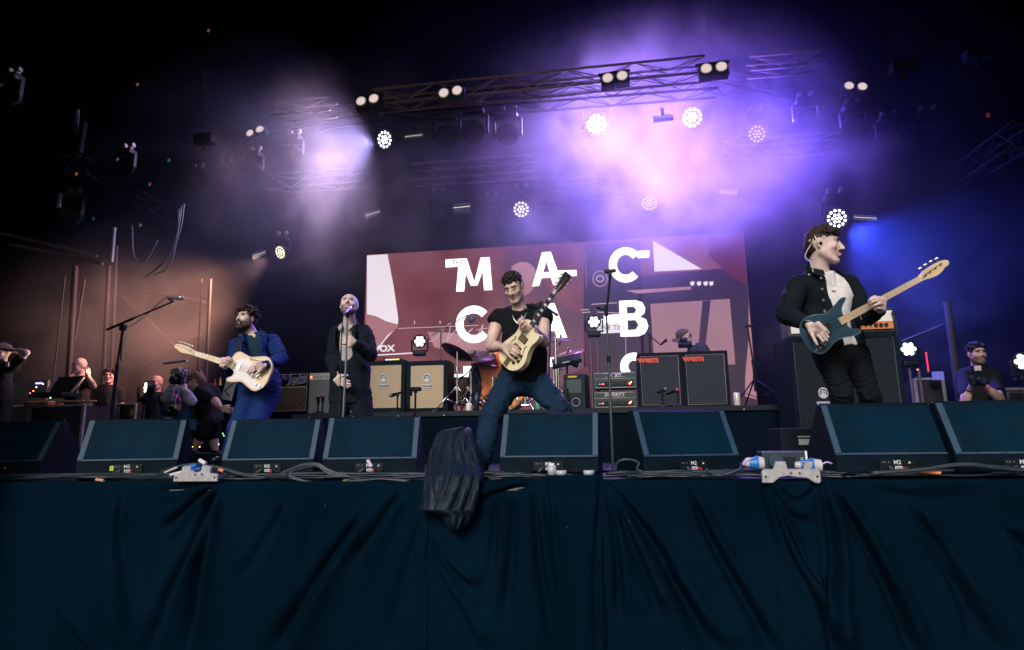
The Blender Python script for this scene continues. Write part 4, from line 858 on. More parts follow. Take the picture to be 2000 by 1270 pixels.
for px, py0, py1, Y, dx in ((1153, 655, 755, 8.55, 0), (1166, 655, 755, 8.55, 0), (282, 790, 850, 8.3, 0), (1774, 705, 880, 8.2, 0), (1792, 705, 880, 8.2, 0)):
    A = at(px, py0, Y); B = at(px, py0, Y).copy(); B.z = RZ if 500 < px < 1500 else 0.0; o = MB().cyl((0, 0, 0), B - A, .016, seg=8).build('stand_tube', greym if px > 300 else polm); o.location = A; tag(o, {1153: 'left tube of the pair carrying the light in front of the letter B', 1166: 'right tube of the pair carrying the light in front of the letter B', 282: 'thin tube carrying the light beside the photographers', 1774: 'left tube of the pair below the cool white light', 1792: 'right tube of the pair below the cool white light'}[px], 'stand', 'tubes carrying the low lights')
# unlit heads under the sloping trusses
dead = [(382, 365, 9.0, (-.3, -1, -.9), .13), (440, 352, 9.0, (.3, -1, -1.4), .12), (495, 332, 9.0, (0, -.6, -1), .13), (572, 300, 8.9, (0, -.5, -1), .13), (925, 258, 7.9, (0, -1, -.3), .15), (872, 268, 7.9, (.3, -.5, -1), .14), (992, 262, 7.9, (0, -.6, -1), .14), (855, 412, 9.6, (-.3, -.6, -1), .13), (960, 422, 9.6, (.4, -.6, -1), .13), (1575, 232, 8.9, (0, -.7, -1), .13), (1668, 245, 9.0, (0, -.6, -1), .13), (1738, 268, 9.1, (0, -1, -.6), .13), (1815, 262, 9.1, (0, -.8, -1), .14), (140, 420, 8.2, (.2, -1, -.2), .14), (245, 325, 7.6, (.2, -1, -.3), .11), (20, 185, 6.5, (.3, -1, -.2), .12)]
names = ['leftmost on the sloping left truss', 'second on the sloping left truss', 'third on the sloping left truss', 'right end of the sloping left truss', 'facing the audience under the long front truss', 'tilted down left of the one facing the audience', 'tilted down right of the one facing the audience', 'low above the left part of the screen', 'low beside the dim dotted one', 'left end of the sloping right truss', 'second on the sloping right truss', 'third on the sloping right truss', 'fourth on the sloping right truss', 'dark in the left wing with many small lenses', 'small and dark high in the left wing', 'at the very left high in the dark']
for (px, py, Y, fc, rd_), nm in zip(dead, names): moving_light('unlit moving light, ' + nm, px, py, Y, fc, rd_, 19, None, group='unlit moving lights')
# pairs of blinders
bl_on = emit('blinder_glow', (.75, .58, .55), .55)
for px, py, tilt, lab in ((498, 257, -17, 'pair of round blinder lamps on the left sloping truss'), (718, 196, -6, 'pair of round blinder lamps at the left end of the long front truss'), (880, 180, -5, 'pair of round blinder lamps on the left half of the long front truss'), (1201, 151, -4, 'pair of round blinder lamps veiled by purple smoke'), (1394, 133, -2, 'pair of round blinder lamps at the right end of the long front truss'), (1671, 169, 10, 'pair of round blinder lamps on the right sloping truss')):
    c = at(px, py, TY + (1.5 if px < 600 or px > 1600 else -.25)); r = thing('blinder_light', lab, 'stage light', c, (radians(-8), radians(-tilt) * -1, 0), 'pairs of blinder lamps on the trusses'); rr_ = .068; 
    for s_ in (-1, 1):
        R = Matrix.Translation((s_ * .088, 0, 0)) @ Matrix.Rotation(radians(90), 4, 'X'); g = MB(); g.box((s_ * .088, .06, 0), (.17, .12, .19), bev=.01); g.build('housing', blackm, r)
        g = MB(); g.lathe([(0, .008), (rr_ * .6, .010), (rr_ * .9, .012)], 18, R); g.build('lens', bl_on, r); g = MB(); g.lathe([(rr_ * .9, .006), (rr_, .02), (rr_ * 1.1, .006)], 18, R); g.build('rim', mat('bright_rim', (.6, .58, .58), .3, .5), r)
    g = MB(); g.box((0, .05, .11), (.40, .03, .02)); g.build('bracket', blackm, r)
# flat linear lights
strip_on = mat('strip_face', (.26, .25, .30), .4); strip_led = emit('strip_line', (.85, .78, .6), .9)
for px, py, tilt, Y, w, h, lab in ((506, 497, -18, 9.8, .27, .12, 'flat striped light panel beside the warm yellow moving light'), (728, 418, -14, 9.6, .28, .13, 'flat striped light panel in the lilac smoke above the screen corner'), (902, 405, -2, 9.6, .30, .17, 'flat striped light panel above the middle of the screen'), (1422, 376, 8, 9.6, .29, .10, 'flat striped light panel veiled by purple smoke'), (1690, 426, 8, 9.2, .31, .10, 'flat striped light panel beside the lamp above the bass player'), (808, 266, -2, 7.9, .27, .07, 'flat striped light panel right of the bright lilac lamp'), (1295, 229, -2, 7.9, .27, .06, 'flat striped light panel between the two brightest lamps')):
    c = at(px, py, Y); r = thing('strip_light', lab, 'stage light', c, (radians(-10), radians(tilt), 0), 'flat striped light panels'); g = MB(); g.box((0, .03, 0), (w, .06, h), bev=.006); g.build('housing', blackm, r)
    for k in range(3): g = MB(); g.box((0, -.003, (k - 1) * h * .31), (w * .94, .008, h * .25)); g.build('reflector', strip_on, r)
    g = MB(); g.box((0, -.006, 0), (w * .94, .006, h * .045)); g.build('light_line', strip_led, r)
    g = MB(); g.box((0, .03, h / 2 + .07), (.05, .03, .14)); g.build('bracket', blackm, r)
# ================================================================== SMOOTH BODIES (signed distance -> one surface)
_rng = np.random.RandomState(5)
_LAT = _rng.rand(32, 32, 32).astype(np.float32)
def vnoise(p):
    i = np.floor(p).astype(np.int64); f = (p - i).astype(np.float32); f = f * f * (3 - 2 * f); i &= 31; j = (i + 1) & 31
    def L(a, b, c): return _LAT[a, b, c]
    x0, y0, z0 = i[:, 0], i[:, 1], i[:, 2]; x1, y1, z1 = j[:, 0], j[:, 1], j[:, 2]; fx, fy, fz = f[:, 0], f[:, 1], f[:, 2]
    a = L(x0, y0, z0) * (1 - fx) + L(x1, y0, z0) * fx; b = L(x0, y1, z0) * (1 - fx) + L(x1, y1, z0) * fx
    c = L(x0, y0, z1) * (1 - fx) + L(x1, y0, z1) * fx; d = L(x0, y1, z1) * (1 - fx) + L(x1, y1, z1) * fx
    return (a * (1 - fy) + b * fy) * (1 - fz) + (c * (1 - fy) + d * fy) * fz

class Field:
    def __init__(s, lo, hi, h):
        s.h = h; s.lo = np.array(lo, np.float32); s.n = np.maximum(2, np.ceil((np.array(hi) - s.lo) / h).astype(int) + 1)
        s.D = np.full(tuple(s.n), 0.5, np.float32)
    def _sub(s, lo, hi):
        a = np.clip(np.floor((np.array(lo) - s.lo) / s.h).astype(int), 0, s.n); b = np.clip(np.ceil((np.array(hi) - s.lo) / s.h).astype(int) + 1, 0, s.n)
        if np.any(b <= a): return None, None
        ax = [(s.lo[k] + s.h * np.arange(a[k], b[k])).astype(np.float32) for k in range(3)]
        P = (ax[0][:, None, None], ax[1][None, :, None], ax[2][None, None, :])
        return (slice(a[0], b[0]), slice(a[1], b[1]), slice(a[2], b[2])), P
    def _put(s, sl, d, k, op):
        A = s.D[sl]
        if op == 'sub':
            e = -d; hh = np.maximum(k - np.abs(A - e), 0) / k; s.D[sl] = np.maximum(A, e) + hh * hh * k * 0.25
        elif op == 'int':
            hh = np.maximum(k - np.abs(A - d), 0) / k; s.D[sl] = np.maximum(A, d) + hh * hh * k * 0.25
        else:
            hh = np.maximum(k - np.abs(A - d), 0) / k; s.D[sl] = np.minimum(A, d) - hh * hh * k * 0.25
    def rc(s, a, b, ra, rb=None, k=0.02, op='add', flat=None):
        """round cone a->b; flat=(axis, factor) squeezes the section along a direction"""
        rb = ra if rb is None else rb
        a = np.array(a, np.float32); b = np.array(b, np.float32); m = max(ra, rb) * (max(1.0, 1 / flat[1]) if flat else 1) + k + 2 * s.h
        sl, P = s._sub(np.minimum(a, b) - m, np.maximum(a, b) + m)
        if sl is None: return
        ba = b - a; L = float(ba @ ba) + 1e-9
        q = [P[i] - a[i] for i in range(3)]; t = np.clip((q[0] * ba[0] + q[1] * ba[1] + q[2] * ba[2]) / L, 0, 1)
        r = [q[i] - t * ba[i] for i in range(3)]
        if flat:
            ax = np.array(flat[0], np.float32); ax /= np.linalg.norm(ax); dd = r[0] * ax[0] + r[1] * ax[1] + r[2] * ax[2]; f = 1 / flat[1] - 1
            r = [r[i] + dd * f * ax[i] for i in range(3)]
            d = np.sqrt(r[0] ** 2 + r[1] ** 2 + r[2] ** 2) - (ra + (rb - ra) * t); d = d * (0.5 + 0.5 * flat[1])
        else: d = np.sqrt(r[0] ** 2 + r[1] ** 2 + r[2] ** 2) - (ra + (rb - ra) * t)
        s._put(sl, d, k, op)
    def ell(s, c, r, R=None, k=0.02, op='add'):
        c = np.array(c, np.float32); r = np.array(r, np.float32); m = float(r.max()) + k + 2 * s.h
        sl, P = s._sub(c - m, c + m)
        if sl is None: return
        q = [P[i] - c[i] for i in range(3)]
        if R is not None: q = [q[0] * R[0][i] + q[1] * R[1][i] + q[2] * R[2][i] for i in range(3)]
        k0 = np.sqrt((q[0] / r[0]) ** 2 + (q[1] / r[1]) ** 2 + (q[2] / r[2]) ** 2); k1 = np.sqrt((q[0] / r[0] ** 2) ** 2 + (q[1] / r[1] ** 2) ** 2 + (q[2] / r[2] ** 2) ** 2) + 1e-6
        s._put(sl, k0 * (k0 - 1) / k1, k, op)
    def box(s, c, hf, R=None, rnd=0.01, k=0.01, op='add'):
        c = np.array(c, np.float32); m = float(np.linalg.norm(hf)) + rnd + k + 2 * s.h
        sl, P = s._sub(c - m, c + m)
        if sl is None: return
        q = [P[i] - c[i] for i in range(3)]
        if R is not None: q = [q[0] * R[0][i] + q[1] * R[1][i] + q[2] * R[2][i] for i in range(3)]
        q = [np.abs(q[i]) - (hf[i] - rnd) for i in range(3)]
        d = np.sqrt(np.maximum(q[0], 0) ** 2 + np.maximum(q[1], 0) ** 2 + np.maximum(q[2], 0) ** 2) + np.minimum(np.maximum(q[0], np.maximum(q[1], q[2])), 0) - rnd
        s._put(sl, d, k, op)
    def plane(s, p, n, k=0.005, op='int'):
        """keep the side the normal points away from"""
        sl, P = s._sub(s.lo, s.lo + s.n * s.h); n = np.array(n, np.float32); n = n / np.linalg.norm(n)
        d = (P[0] - p[0]) * n[0] + (P[1] - p[1]) * n[1] + (P[2] - p[2]) * n[2]
        s._put(sl, d, k, op)
    def mesh(s):
        D = s.D; sg = D < 0
        mn = sg[:-1, :-1, :-1].copy(); mx = mn.copy()
        for a in (0, 1):
            for b in (0, 1):
                for c in (0, 1):
                    t = sg[a:D.shape[0] - 1 + a, b:D.shape[1] - 1 + b, c:D.shape[2] - 1 + c]; mn &= t; mx |= t
        I = np.argwhere(mx & ~mn)
        idx = np.full(mx.shape, -1, np.int32); idx[I[:, 0], I[:, 1], I[:, 2]] = np.arange(len(I))
        acc = np.zeros((len(I), 3), np.float64); cnt = np.zeros(len(I))
        cs = {(a, b, c): D[I[:, 0] + a, I[:, 1] + b, I[:, 2] + c] for a in (0, 1) for b in (0, 1) for c in (0, 1)}
        for k0, v0 in cs.items():
            for ax in range(3):
                if k0[ax]: continue
                k1 = list(k0); k1[ax] = 1; v1 = cs[tuple(k1)]; m = (v0 < 0) != (v1 < 0)
                t = np.where(m, v0 / np.where(m, v0 - v1, 1), 0)
                p = np.zeros((len(I), 3)); p[:, 0] += k0[0]; p[:, 1] += k0[1]; p[:, 2] += k0[2]; p[:, ax] += t
                acc += p * m[:, None]; cnt += m
        V = s.lo + s.h * (I + acc / np.maximum(cnt, 1)[:, None])
        Q = []
        for ax in range(3):
            n = D.shape; sl0 = [slice(1, n[k] - 1) for k in range(3)]; sl1 = list(sl0); sl0[ax] = slice(0, n[ax] - 1); sl1[ax] = slice(1, n[ax])
            a = sg[tuple(sl0)]; b = sg[tuple(sl1)]; E = np.argwhere(a != b)
            if not len(E): continue
            off = np.array([1, 1, 1]); off[ax] = 0; G = E + off; inside = a[E[:, 0], E[:, 1], E[:, 2]]
            u, v = [(1, 2), (2, 0), (0, 1)][ax]
            def g(du, dv):
                H = G.copy(); H[:, u] -= du; H[:, v] -= dv; return idx[H[:, 0], H[:, 1], H[:, 2]]
            q = np.stack([g(1, 1), g(0, 1), g(0, 0), g(1, 0)], 1)
            q[~inside] = q[~inside][:, ::-1]
            Q.append(q)
        return V, (np.concatenate(Q) if Q else np.zeros((0, 4), int))

def relax(V, Q, it=1, w=0.5):
    for _ in range(it):
        acc = np.zeros_like(V); c = np.zeros(len(V))
        for k in range(4):
            for m in (1, 3):
                np.add.at(acc, Q[:, k], V[Q[:, (k + m) % 4]]); np.add.at(c, Q[:, k], 1)
        V = V * (1 - w) + w * acc / np.maximum(c, 1)[:, None]
    return V
def normals(V, Q):
    n = np.cross(V[Q[:, 2]] - V[Q[:, 0]], V[Q[:, 3]] - V[Q[:, 1]]); N = np.zeros_like(V)
    for k in range(4): np.add.at(N, Q[:, k], n)
    return N / (np.linalg.norm(N, axis=1, keepdims=True) + 1e-12)
def field_obj(name, F, m, parent=None, origin=(0, 0, 0), folds=0.0, fscale=14.0, fdir=(1, 1, 0.45), color=None, it=1, seed=0.0, creases=(), camp=0.0):
    V, Q = F.mesh(); V = relax(V, Q, it) if it else V
    if folds:
        N = normals(V, Q); p = V * fscale * np.array(fdir) + seed
        w = vnoise(p * 0.5 + 7) * 1.6
        a = vnoise(p + w[:, None]); r = 1 - np.abs(2 * a - 1) * 2.0
        b = vnoise(p * 2.3 + 3 + w[:, None]); r2 = 1 - np.abs(2 * b - 1) * 2.0
        r = np.sign(r) * np.abs(r) ** 0.8
        dsp = folds * (r + 0.45 * r2)
        for c, d, rad in creases:
            q = V - np.array(c); al = q @ np.array(d); dist = np.linalg.norm(q, axis=1); w_ = np.clip(1 - dist / rad, 0, 1)
            nn = vnoise(V * 7 + 5) * 7 + vnoise(V * 17) * 2.5; ph = np.sin(2 * pi * al / 0.075 + nn * 1.7); dsp = dsp + camp * np.minimum(1, w_ * 2) * (1 - np.abs(ph) * 1.6) * (0.5 + vnoise(V * 9 + 11))
        V = V + N * dsp[:, None]
    me = bpy.data.meshes.new(name); O = np.array(origin)
    me.vertices.add(len(V)); me.vertices.foreach_set('co', (V - O).astype(np.float32).ravel())
    me.loops.add(len(Q) * 4); me.loops.foreach_set('vertex_index', Q.astype(np.int32).ravel())
    me.polygons.add(len(Q)); me.polygons.foreach_set('loop_start', np.arange(0, len(Q) * 4, 4, dtype=np.int32))
    me.update(calc_edges=True); me.polygons.foreach_set('use_smooth', [True] * len(Q)); me.materials.append(m)
    if color is not None:
        at_ = me.color_attributes.new('tint', 'FLOAT_COLOR', 'POINT'); c = np.ones((len(V), 4), np.float32); c[:, :3] = color(V); at_.data.foreach_set('color', c.ravel())
    o = bpy.data.objects.new(name, me); link(o, parent)
    if parent: KIDS.setdefault(parent.name, []).append(o)
    return o
# ================================================================== PEOPLE
skin_m = mat('skin', (0.5, 0.33, 0.27), 0.5, var=0.08, scale=30, bump=0.12, bscale=160, vcol='tint', spec=0.4)
skin_m.node_tree.nodes['Principled BSDF'].inputs['Subsurface Weight'].default_value = 0.0
def hairm(name, col): return mat(name, col, 0.55, var=0.5, scale=90, bump=0.5, bscale=200, spec=0.35)
def cloth(name, col, rough=0.85, bs=220, var=0.18, sheen=0.0): return mat(name, col, rough, var=var, scale=9, bump=0.5, bscale=bs, spec=0.25, sheen=sheen)

def unit(v): v = Vector(v); return v.normalized()
class Person:
    def __init__(s, name, label, J, face, up=(0, 0, 1), hs=1.0, build=1.0, group=None, h=0.006, pose_floor=True):
        s.J = {k: Vector(v) for k, v in J.items()}; J = s.J; s.h = h; s.b = build; s.hs = hs
        Y = unit(face); Z = Vector(up); Z = (Z - Y * Z.dot(Y)).normalized(); X = Y.cross(Z)
        s.HR = np.array([list(X), list(Y), list(Z)]); s.hc = np.array(J['head'])
        base = (J['pelvis'].x, J['pelvis'].y, 0)
        s.root = thing('person', label, 'person', base, group=group); s.o = base
        s.lat = unit(J['shB'] - J['shA']); u = unit(J['neck'] - J['pelvis']); s.up = unit(u - s.lat * u.dot(s.lat)); s.fr = s.up.cross(s.lat)  # the way the back faces
        s.TR = np.array([list(s.lat), list(s.fr), list(s.up)])
        hl = unit(J['hipB'] - J['hipA']); s.PR = np.array([list(hl), list(unit(hl.cross(s.up))), list(s.up)])
        pts = np.array([list(v) for v in J.values()]); s.lo = pts.min(0) - 0.26; s.hi = pts.max(0) + 0.26
        s.hands = []
    def hw(s, x, y, z):      # head-local metres -> world
        return s.hc + s.hs * (np.array([x, y, z]) @ s.HR)
    def torso(s, F, e=0.0, k=0.05, chest=True, belly=1.0, low=True):
        J = s.J; b = s.b; ch = J['chest']; w = J['waist']; pv = J['pelvis']
        half = (J['shB'] - J['shA']).length / 2
        if chest:
            F.ell(ch, (half * 0.84 + e, 0.104 * b + e, 0.19 + e), s.TR, k)
            for q in ('shA', 'shB'):
                F.rc(ch + (J[q] - ch) * 0.25 + s.up * 0.03, J[q] - (J[q] - ch).normalized() * 0.01, 0.072 * b + e, 0.047 * b + e, k)
            F.rc(J['neck'] - s.up * 0.02 + (J['shA'] - J['neck']) * 0.1, J['shA'] + s.up * 0.004, 0.045 + e, 0.032 * b + e, k)
            F.rc(J['neck'] - s.up * 0.02 + (J['shB'] - J['neck']) * 0.1, J['shB'] + s.up * 0.004, 0.045 + e, 0.032 * b + e, k)
        F.ell(w, (0.142 * b * belly + e, 0.098 * b * belly + e, 0.16 + e), s.TR, k)
        if low: F.ell(pv, (0.158 * b + e, 0.108 * b + e, 0.115 + e), s.PR, k)
    def arm(s, F, q, e=0.0, t0=0.0, t1=2.0, k=0.025, cuff=0.0, up=1.0):
        J = s.J; b = s.b; S_, E, Wr = J['sh' + q], J['el' + q], J['wr' + q]
        if t0 < 1: 
            p1 = S_ + (E - S_) * min(1, t1); F.rc(S_, p1, 0.050 * b + e * up, (0.050 + (0.038 - 0.050) * min(1, t1)) * b + e, k)
            if t1 >= 1: F.rc(S_ + (E - S_) * 0.28, S_ + (E - S_) * 0.62, 0.049 * b + e, 0.046 * b + e, k)
        if t1 > 1:
            t = t1 - 1; p2 = E + (Wr - E) * t; F.rc(E, p2, 0.040 * b + e, (0.040 + (0.026 - 0.040) * t) * b + e * (1 - cuff), k)
            F.rc(E + (Wr - E) * 0.12, E + (Wr - E) * min(t, 0.45), 0.043 * b + e * .8, 0.038 * b + e * .8, k)
    def leg(s, F, q, e=0.0, t1=2.0, k=0.03, flare=1.0):
        J = s.J; b = s.b; H, K, A = J['hip' + q], J['kn' + q], J['an' + q]
        t = min(1, t1); F.rc(H, H + (K - H) * t, 0.088 * b + e, (0.088 + (0.056 - 0.088) * t) * b + e, 0.05)
        if t1 > 1:
            t = t1 - 1; F.rc(K, K + (A - K) * t, 0.054 * b + e, (0.054 + (0.036 * flare - 0.054) * t) * b + e * flare, k)
            F.rc(K + (A - K) * 0.1, K + (A - K) * min(0.45, t), 0.055 * b + e, 0.052 * b + e, k)
    def headsdf(s, F):
        hs = s.hs; R = s.HR; w = s.hw
        F.ell(w(0, -0.014, 0.034), np.array((0.077, 0.097, 0.089)) * hs, R, 0.02)
        F.ell(w(0, 0.022, -0.028), np.array((0.064, 0.074, 0.082)) * hs, R, 0.02)
        F.rc(w(0, -0.025, -0.05), s.J['neck'] - s.up * 0.03, 0.054 * hs, 0.062, 0.03)
        for q in (-1, 1):
            F.rc(w(q * 0.054, 0.005, -0.055), w(q * 0.020, 0.070, -0.100), 0.021 * hs, 0.020 * hs, 0.02)
            F.ell(w(q * 0.043, 0.062, -0.018), np.array((0.022, 0.020, 0.018)) * hs, R, 0.015)
            F.ell(w(q * 0.079, -0.008, -0.004), np.array((0.008, 0.019, 0.032)) * hs, R, 0.008)
            F.ell(w(q * 0.090, -0.004, -0.002), np.array((0.008, 0.011, 0.02)) * hs, R, 0.006, 'sub')
        F.ell(w(0, 0.076, -0.103), np.array((0.022, 0.018, 0.018)) * hs, R, 0.014)
        F.rc(w(-0.036, 0.076, 0.030), w(0.036, 0.076, 0.030), 0.015 * hs, None, 0.012)
        for q in (-1, 1):
            F.ell(w(q * 0.031, 0.099, 0.010), np.array((0.020, 0.017, 0.013)) * hs, R, 0.008, 'sub')
            F.ell(w(q * 0.031, 0.074, 0.008), np.array((0.014, 0.014, 0.013)) * hs, R, 0.003)
        F.rc(w(0, 0.086, 0.022), w(0, 0.112, -0.024), 0.008 * hs, 0.0125 * hs, 0.008)
        for q in (-1, 1): F.ell(w(q * 0.013, 0.099, -0.028), np.array((0.009, 0.010, 0.008)) * hs, R, 0.005)
        F.ell(w(0, 0.091, -0.058), np.array((0.023, 0.0065, 0.006)) * hs, R, 0.005)
        F.ell(w(0, 0.090, -0.069), np.array((0.019, 0.0065, 0.007)) * hs, R, 0.005)
        F.rc(w(-0.019, 0.101, -0.0635), w(0.019, 0.101, -0.0635), 0.002 * hs, None, 0.002, 'sub')
    def hand(s, F, q, fdir, pn, curls, thumb=(0.6, 0.5), tside=1, sc=1.0, spread=1.0):
        """fdir: way the knuckles point, pn: way the palm faces, tside: +1 thumb on fdir x pn side"""
        f = unit(fdir); pn = Vector(pn); pn = unit(pn - f * pn.dot(f)); t = f.cross(pn) * tside; W0 = s.J['wr' + q]
        R = np.array([list(f), list(t), list(pn)])
        F.rc(W0, W0 + f * 0.03 * sc, 0.024 * sc, 0.026 * sc, 0.012, flat=(pn, 0.75))
        c = W0 + f * 0.052 * sc; F.box(c, np.array((0.045, 0.041, 0.0145)) * sc, R, 0.013 * sc, 0.010)
        F.ell(W0 + f * 0.035 * sc + t * 0.022 * sc + pn * 0.008 * sc, np.array((0.032, 0.017, 0.016)) * sc, R, 0.012)
        L = [(0.043, 0.026, 0.020), (0.048, 0.030, 0.021), (0.044, 0.028, 0.021), (0.034, 0.021, 0.018)]
        for i in range(4):
            off = (0.031 - 0.0205 * i) * sc; p = W0 + f * (0.092 - (0.004, 0, 0.004, 0.012)[i]) * sc + t * off
            a = 0; fan = (0.06 - 0.04 * i) * spread
            for k in range(3):
                a += radians(curls[i][k]); d = (f * cos(fan) + t * sin(fan)) * cos(a) + pn * sin(a); n = p + d * L[i][k] * sc
                F.rc(p, n, (0.0092, 0.0084, 0.0076)[k] * sc, (0.0084, 0.0076, 0.0064)[k] * sc, 0.004); p = n
        p = W0 + f * 0.022 * sc + t * 0.026 * sc; a, bnd = thumb
        d = unit(f * cos(a) + t * sin(a) + pn * 0.35); n = p + d * 0.042 * sc; F.rc(p, n, 0.014 * sc, 0.0105 * sc, 0.008)
        d2 = unit(d + pn * bnd - t * bnd * 0.5); n2 = n + d2 * 0.032 * sc; F.rc(n, n2, 0.0105 * sc, 0.0095 * sc, 0.004)
        d3 = unit(d2 + pn * bnd * 0.6 - t * bnd * 0.3); F.rc(n2, n2 + d3 * 0.026 * sc, 0.0098 * sc, 0.0075 * sc, 0.004)
    def body(s, hands=(), skin=(0.52, 0.36, 0.30), lips=(0.42, 0.2, 0.19), brow=(0.06, 0.04, 0.035), iris=(0.05, 0.06, 0.07), beard=0.0, beardc=(0.05, 0.035, 0.03), scalp=0.0, closed=False, legs=True, tattoo=False):
        F = Field(s.lo, s.hi, s.h)
        s.torso(F, -0.006); s.arm(F, 'A'); s.arm(F, 'B')
        if legs: s.leg(F, 'A'); s.leg(F, 'B')
        for a in hands: s.hand(F, *a[0], **a[1])
        s.headsdf(F)
        def col(V):
            P = (V - s.hc) @ s.HR.T / s.hs; x, y, z = P[:, 0], P[:, 1], P[:, 2]
            c = np.tile(np.array(skin), (len(V), 1)); near = np.abs(P).max(1) < 0.2
            blot = vnoise(V * 22)[:, None]; c = c * (0.92 + 0.16 * blot); c[:, 0] *= 1.0 + 0.04 * (blot[:, 0] - .5)
            def mixc(m, col2, w): m = np.clip(m, 0, 1)[:, None] * w * near[:, None]; return c * (1 - m) + np.array(col2) * m
            def blob(cx, cy, cz, rx, ry, rz, soft=0.5): d = np.sqrt(((np.abs(x) - cx) / rx) ** 2 + ((y - cy) / ry) ** 2 + ((z - cz) / rz) ** 2); return np.clip((1 - d) / soft + 0.5, 0, 1)
            c = mixc(blob(0.045, 0.07, -0.03, 0.03, 0.04, 0.03, 1.5), np.array(skin) * (1.08, 0.88, 0.88), 0.5)
            if beard:
                jaw = np.clip((-0.030 - z) / 0.018, 0, 1) * np.clip((y + 0.02) / 0.02, 0, 1) * np.clip((z + 0.150) / 0.015, 0, 1)
                jaw *= 1 - blob(0, 0.1, -0.064, 0.024, 0.03, 0.010, 0.6)
                side = np.clip((0.05 - z) / 0.02, 0, 1) * np.clip((np.abs(x) - 0.056) / 0.008, 0, 1) * np.clip((y - 0.0) / 0.01, 0, 1) * np.clip((0.045 - y) / 0.02, 0, 1)
                c = mixc(np.maximum(jaw, side * 0.8), beardc, beard)
            if scalp:
                m = np.clip((z - 0.035 + (0.0 - y) * 0.45) / 0.02, 0, 1) * np.clip((0.085 - y) / 0.02, 0, 1); c = mixc(m, beardc, scalp)
            c = mixc(blob(0, 0.097, -0.059, 0.024, 0.02, 0.0055, 0.4), lips, 0.75); c = mixc(blob(0, 0.095, -0.069, 0.020, 0.02, 0.006, 0.4), lips, 0.65)
            c = mixc(blob(0, 0.1, -0.0635, 0.021, 0.03, 0.0022, 0.6), np.array(lips) * 0.25, 0.8)
            c = mixc(blob(0.031, 0.09, 0.029, 0.024, 0.035, 0.0095, 0.5), brow, 1.0)
            if closed: c = mixc(blob(0.031, 0.09, 0.003, 0.017, 0.03, 0.006, 0.5), np.array(skin) * 0.08, 0.95)
            else:
                c = mixc(blob(0.031, 0.088, 0.008, 0.0145, 0.02, 0.0062, 0.3), (0.5, 0.48, 0.47), 0.8); c = mixc(blob(0.031, 0.09, 0.0085, 0.0062, 0.02, 0.0062, 0.3), iris, 0.95)
                c = mixc(blob(0.031, 0.088, 0.016, 0.018, 0.025, 0.0045, 0.5), np.array(skin) * 0.08, 0.95)
            c = mixc(blob(0.009, 0.108, -0.034, 0.005, 0.012, 0.003, 0.5), np.array(skin) * 0.15, 0.7)
            return np.clip(c, 0.004, 1)
        s.bodyo = field_obj('body', F, skin_m, s.root, s.o, color=col, it=1)
        return s.bodyo
    def hair(s, m, style, name='hair', seed=1, n=170):
        r = random.Random(seed); hs = s.hs
        F = Field(s.hc - 0.22, s.hc + 0.22, 0.0045 if s.h < 0.007 else 0.007); w = s.hw; R = s.HR
        th, side_z, front, size = style['th'], style.get('side', -0.02), style.get('front', 0.07), style.get('size', 0.016)
        F.ell(w(0, -0.018, 0.040), np.array((0.080 + th * .6, 0.097 + th * .6, 0.090 + th)) * hs, R, 0.01)
        F.ell(w(0, -0.045, -0.005), np.array((0.074 + th * .5, 0.070 + th * .6, 0.075 + th * .3)) * hs, R, 0.02)
        # hairline: cut the face free
        for q in (-1, 1): F.ell(w(q * 0.09, 0.0, -0.012), np.array((0.05, 0.026, 0.036)) * hs, R, 0.008, 'sub')
        F.ell(w(0, 0.105, -0.03 + style.get('brow', 0.0)), np.array((0.080, 0.085, 0.092)) * hs, R, 0.006, 'sub')
        F.ell(w(0, 0.035, -0.09), np.array((0.12, 0.08, 0.10)) * hs, R, 0.006, 'sub')
        F.ell(w(0, -0.06, -0.14 + style.get('nape', 0.0)), np.array((0.10, 0.12, 0.062)) * hs, R, 0.01, 'sub')
        for i in range(n):
            a = r.uniform(0, 2 * pi); z = r.uniform(0.02, 1.0) if style.get('full') else r.uniform(0.25, 1.0); q = sqrt(max(0, 1 - z * z))
            dx, dy, dz = q * cos(a), q * sin(a), z
            if dy > 0.72 and dz < 0.38: continue
            p = np.array([dx * (0.080 + th * .5), -0.014 + dy * (0.098 + th * .5), 0.040 + dz * (0.088 + th * .8)])
            g = style['grow'](dx, dy, dz, r); e = p + np.array(g) * style['len'] * r.uniform(0.6, 1.2)
            mid = (p + e) / 2 + np.array([dx, dy, dz]) * style['len'] * 0.25
            s1 = size * r.uniform(0.5, 1.0) * hs; F.rc(w(*p), w(*mid), s1, s1 * 0.8, 0.006); F.rc(w(*mid), w(*e), s1 * 0.8, s1 * 0.3, 0.004)
        return field_obj(name, F, m, s.root, s.o, folds=0.0022, fscale=120, it=0, seed=seed)
    def beard(s, m, th=0.010):
        F = Field(s.hc - 0.2, s.hc + 0.2, 0.005); w = s.hw; R = s.HR; hs = s.hs
        for q in (-1, 1):
            F.rc(w(q * 0.066, 0.012, -0.035), w(q * 0.054, 0.012, -0.075), 0.015 * hs, 0.02 * hs, 0.015)
            F.rc(w(q * 0.054, 0.014, -0.072), w(q * 0.018, 0.076, -0.108), 0.022 * hs, 0.026 * hs, 0.015)
            F.rc(w(0, 0.100, -0.048), w(q * 0.026, 0.090, -0.060), 0.006 * hs, 0.007 * hs, 0.006)
            F.rc(w(q * 0.026, 0.088, -0.06), w(q * 0.024, 0.082, -0.09), 0.008 * hs, 0.014 * hs, 0.01)
        F.ell(w(0, 0.078, -0.112), np.array((0.034, 0.026, 0.026)) * hs, R, 0.015)
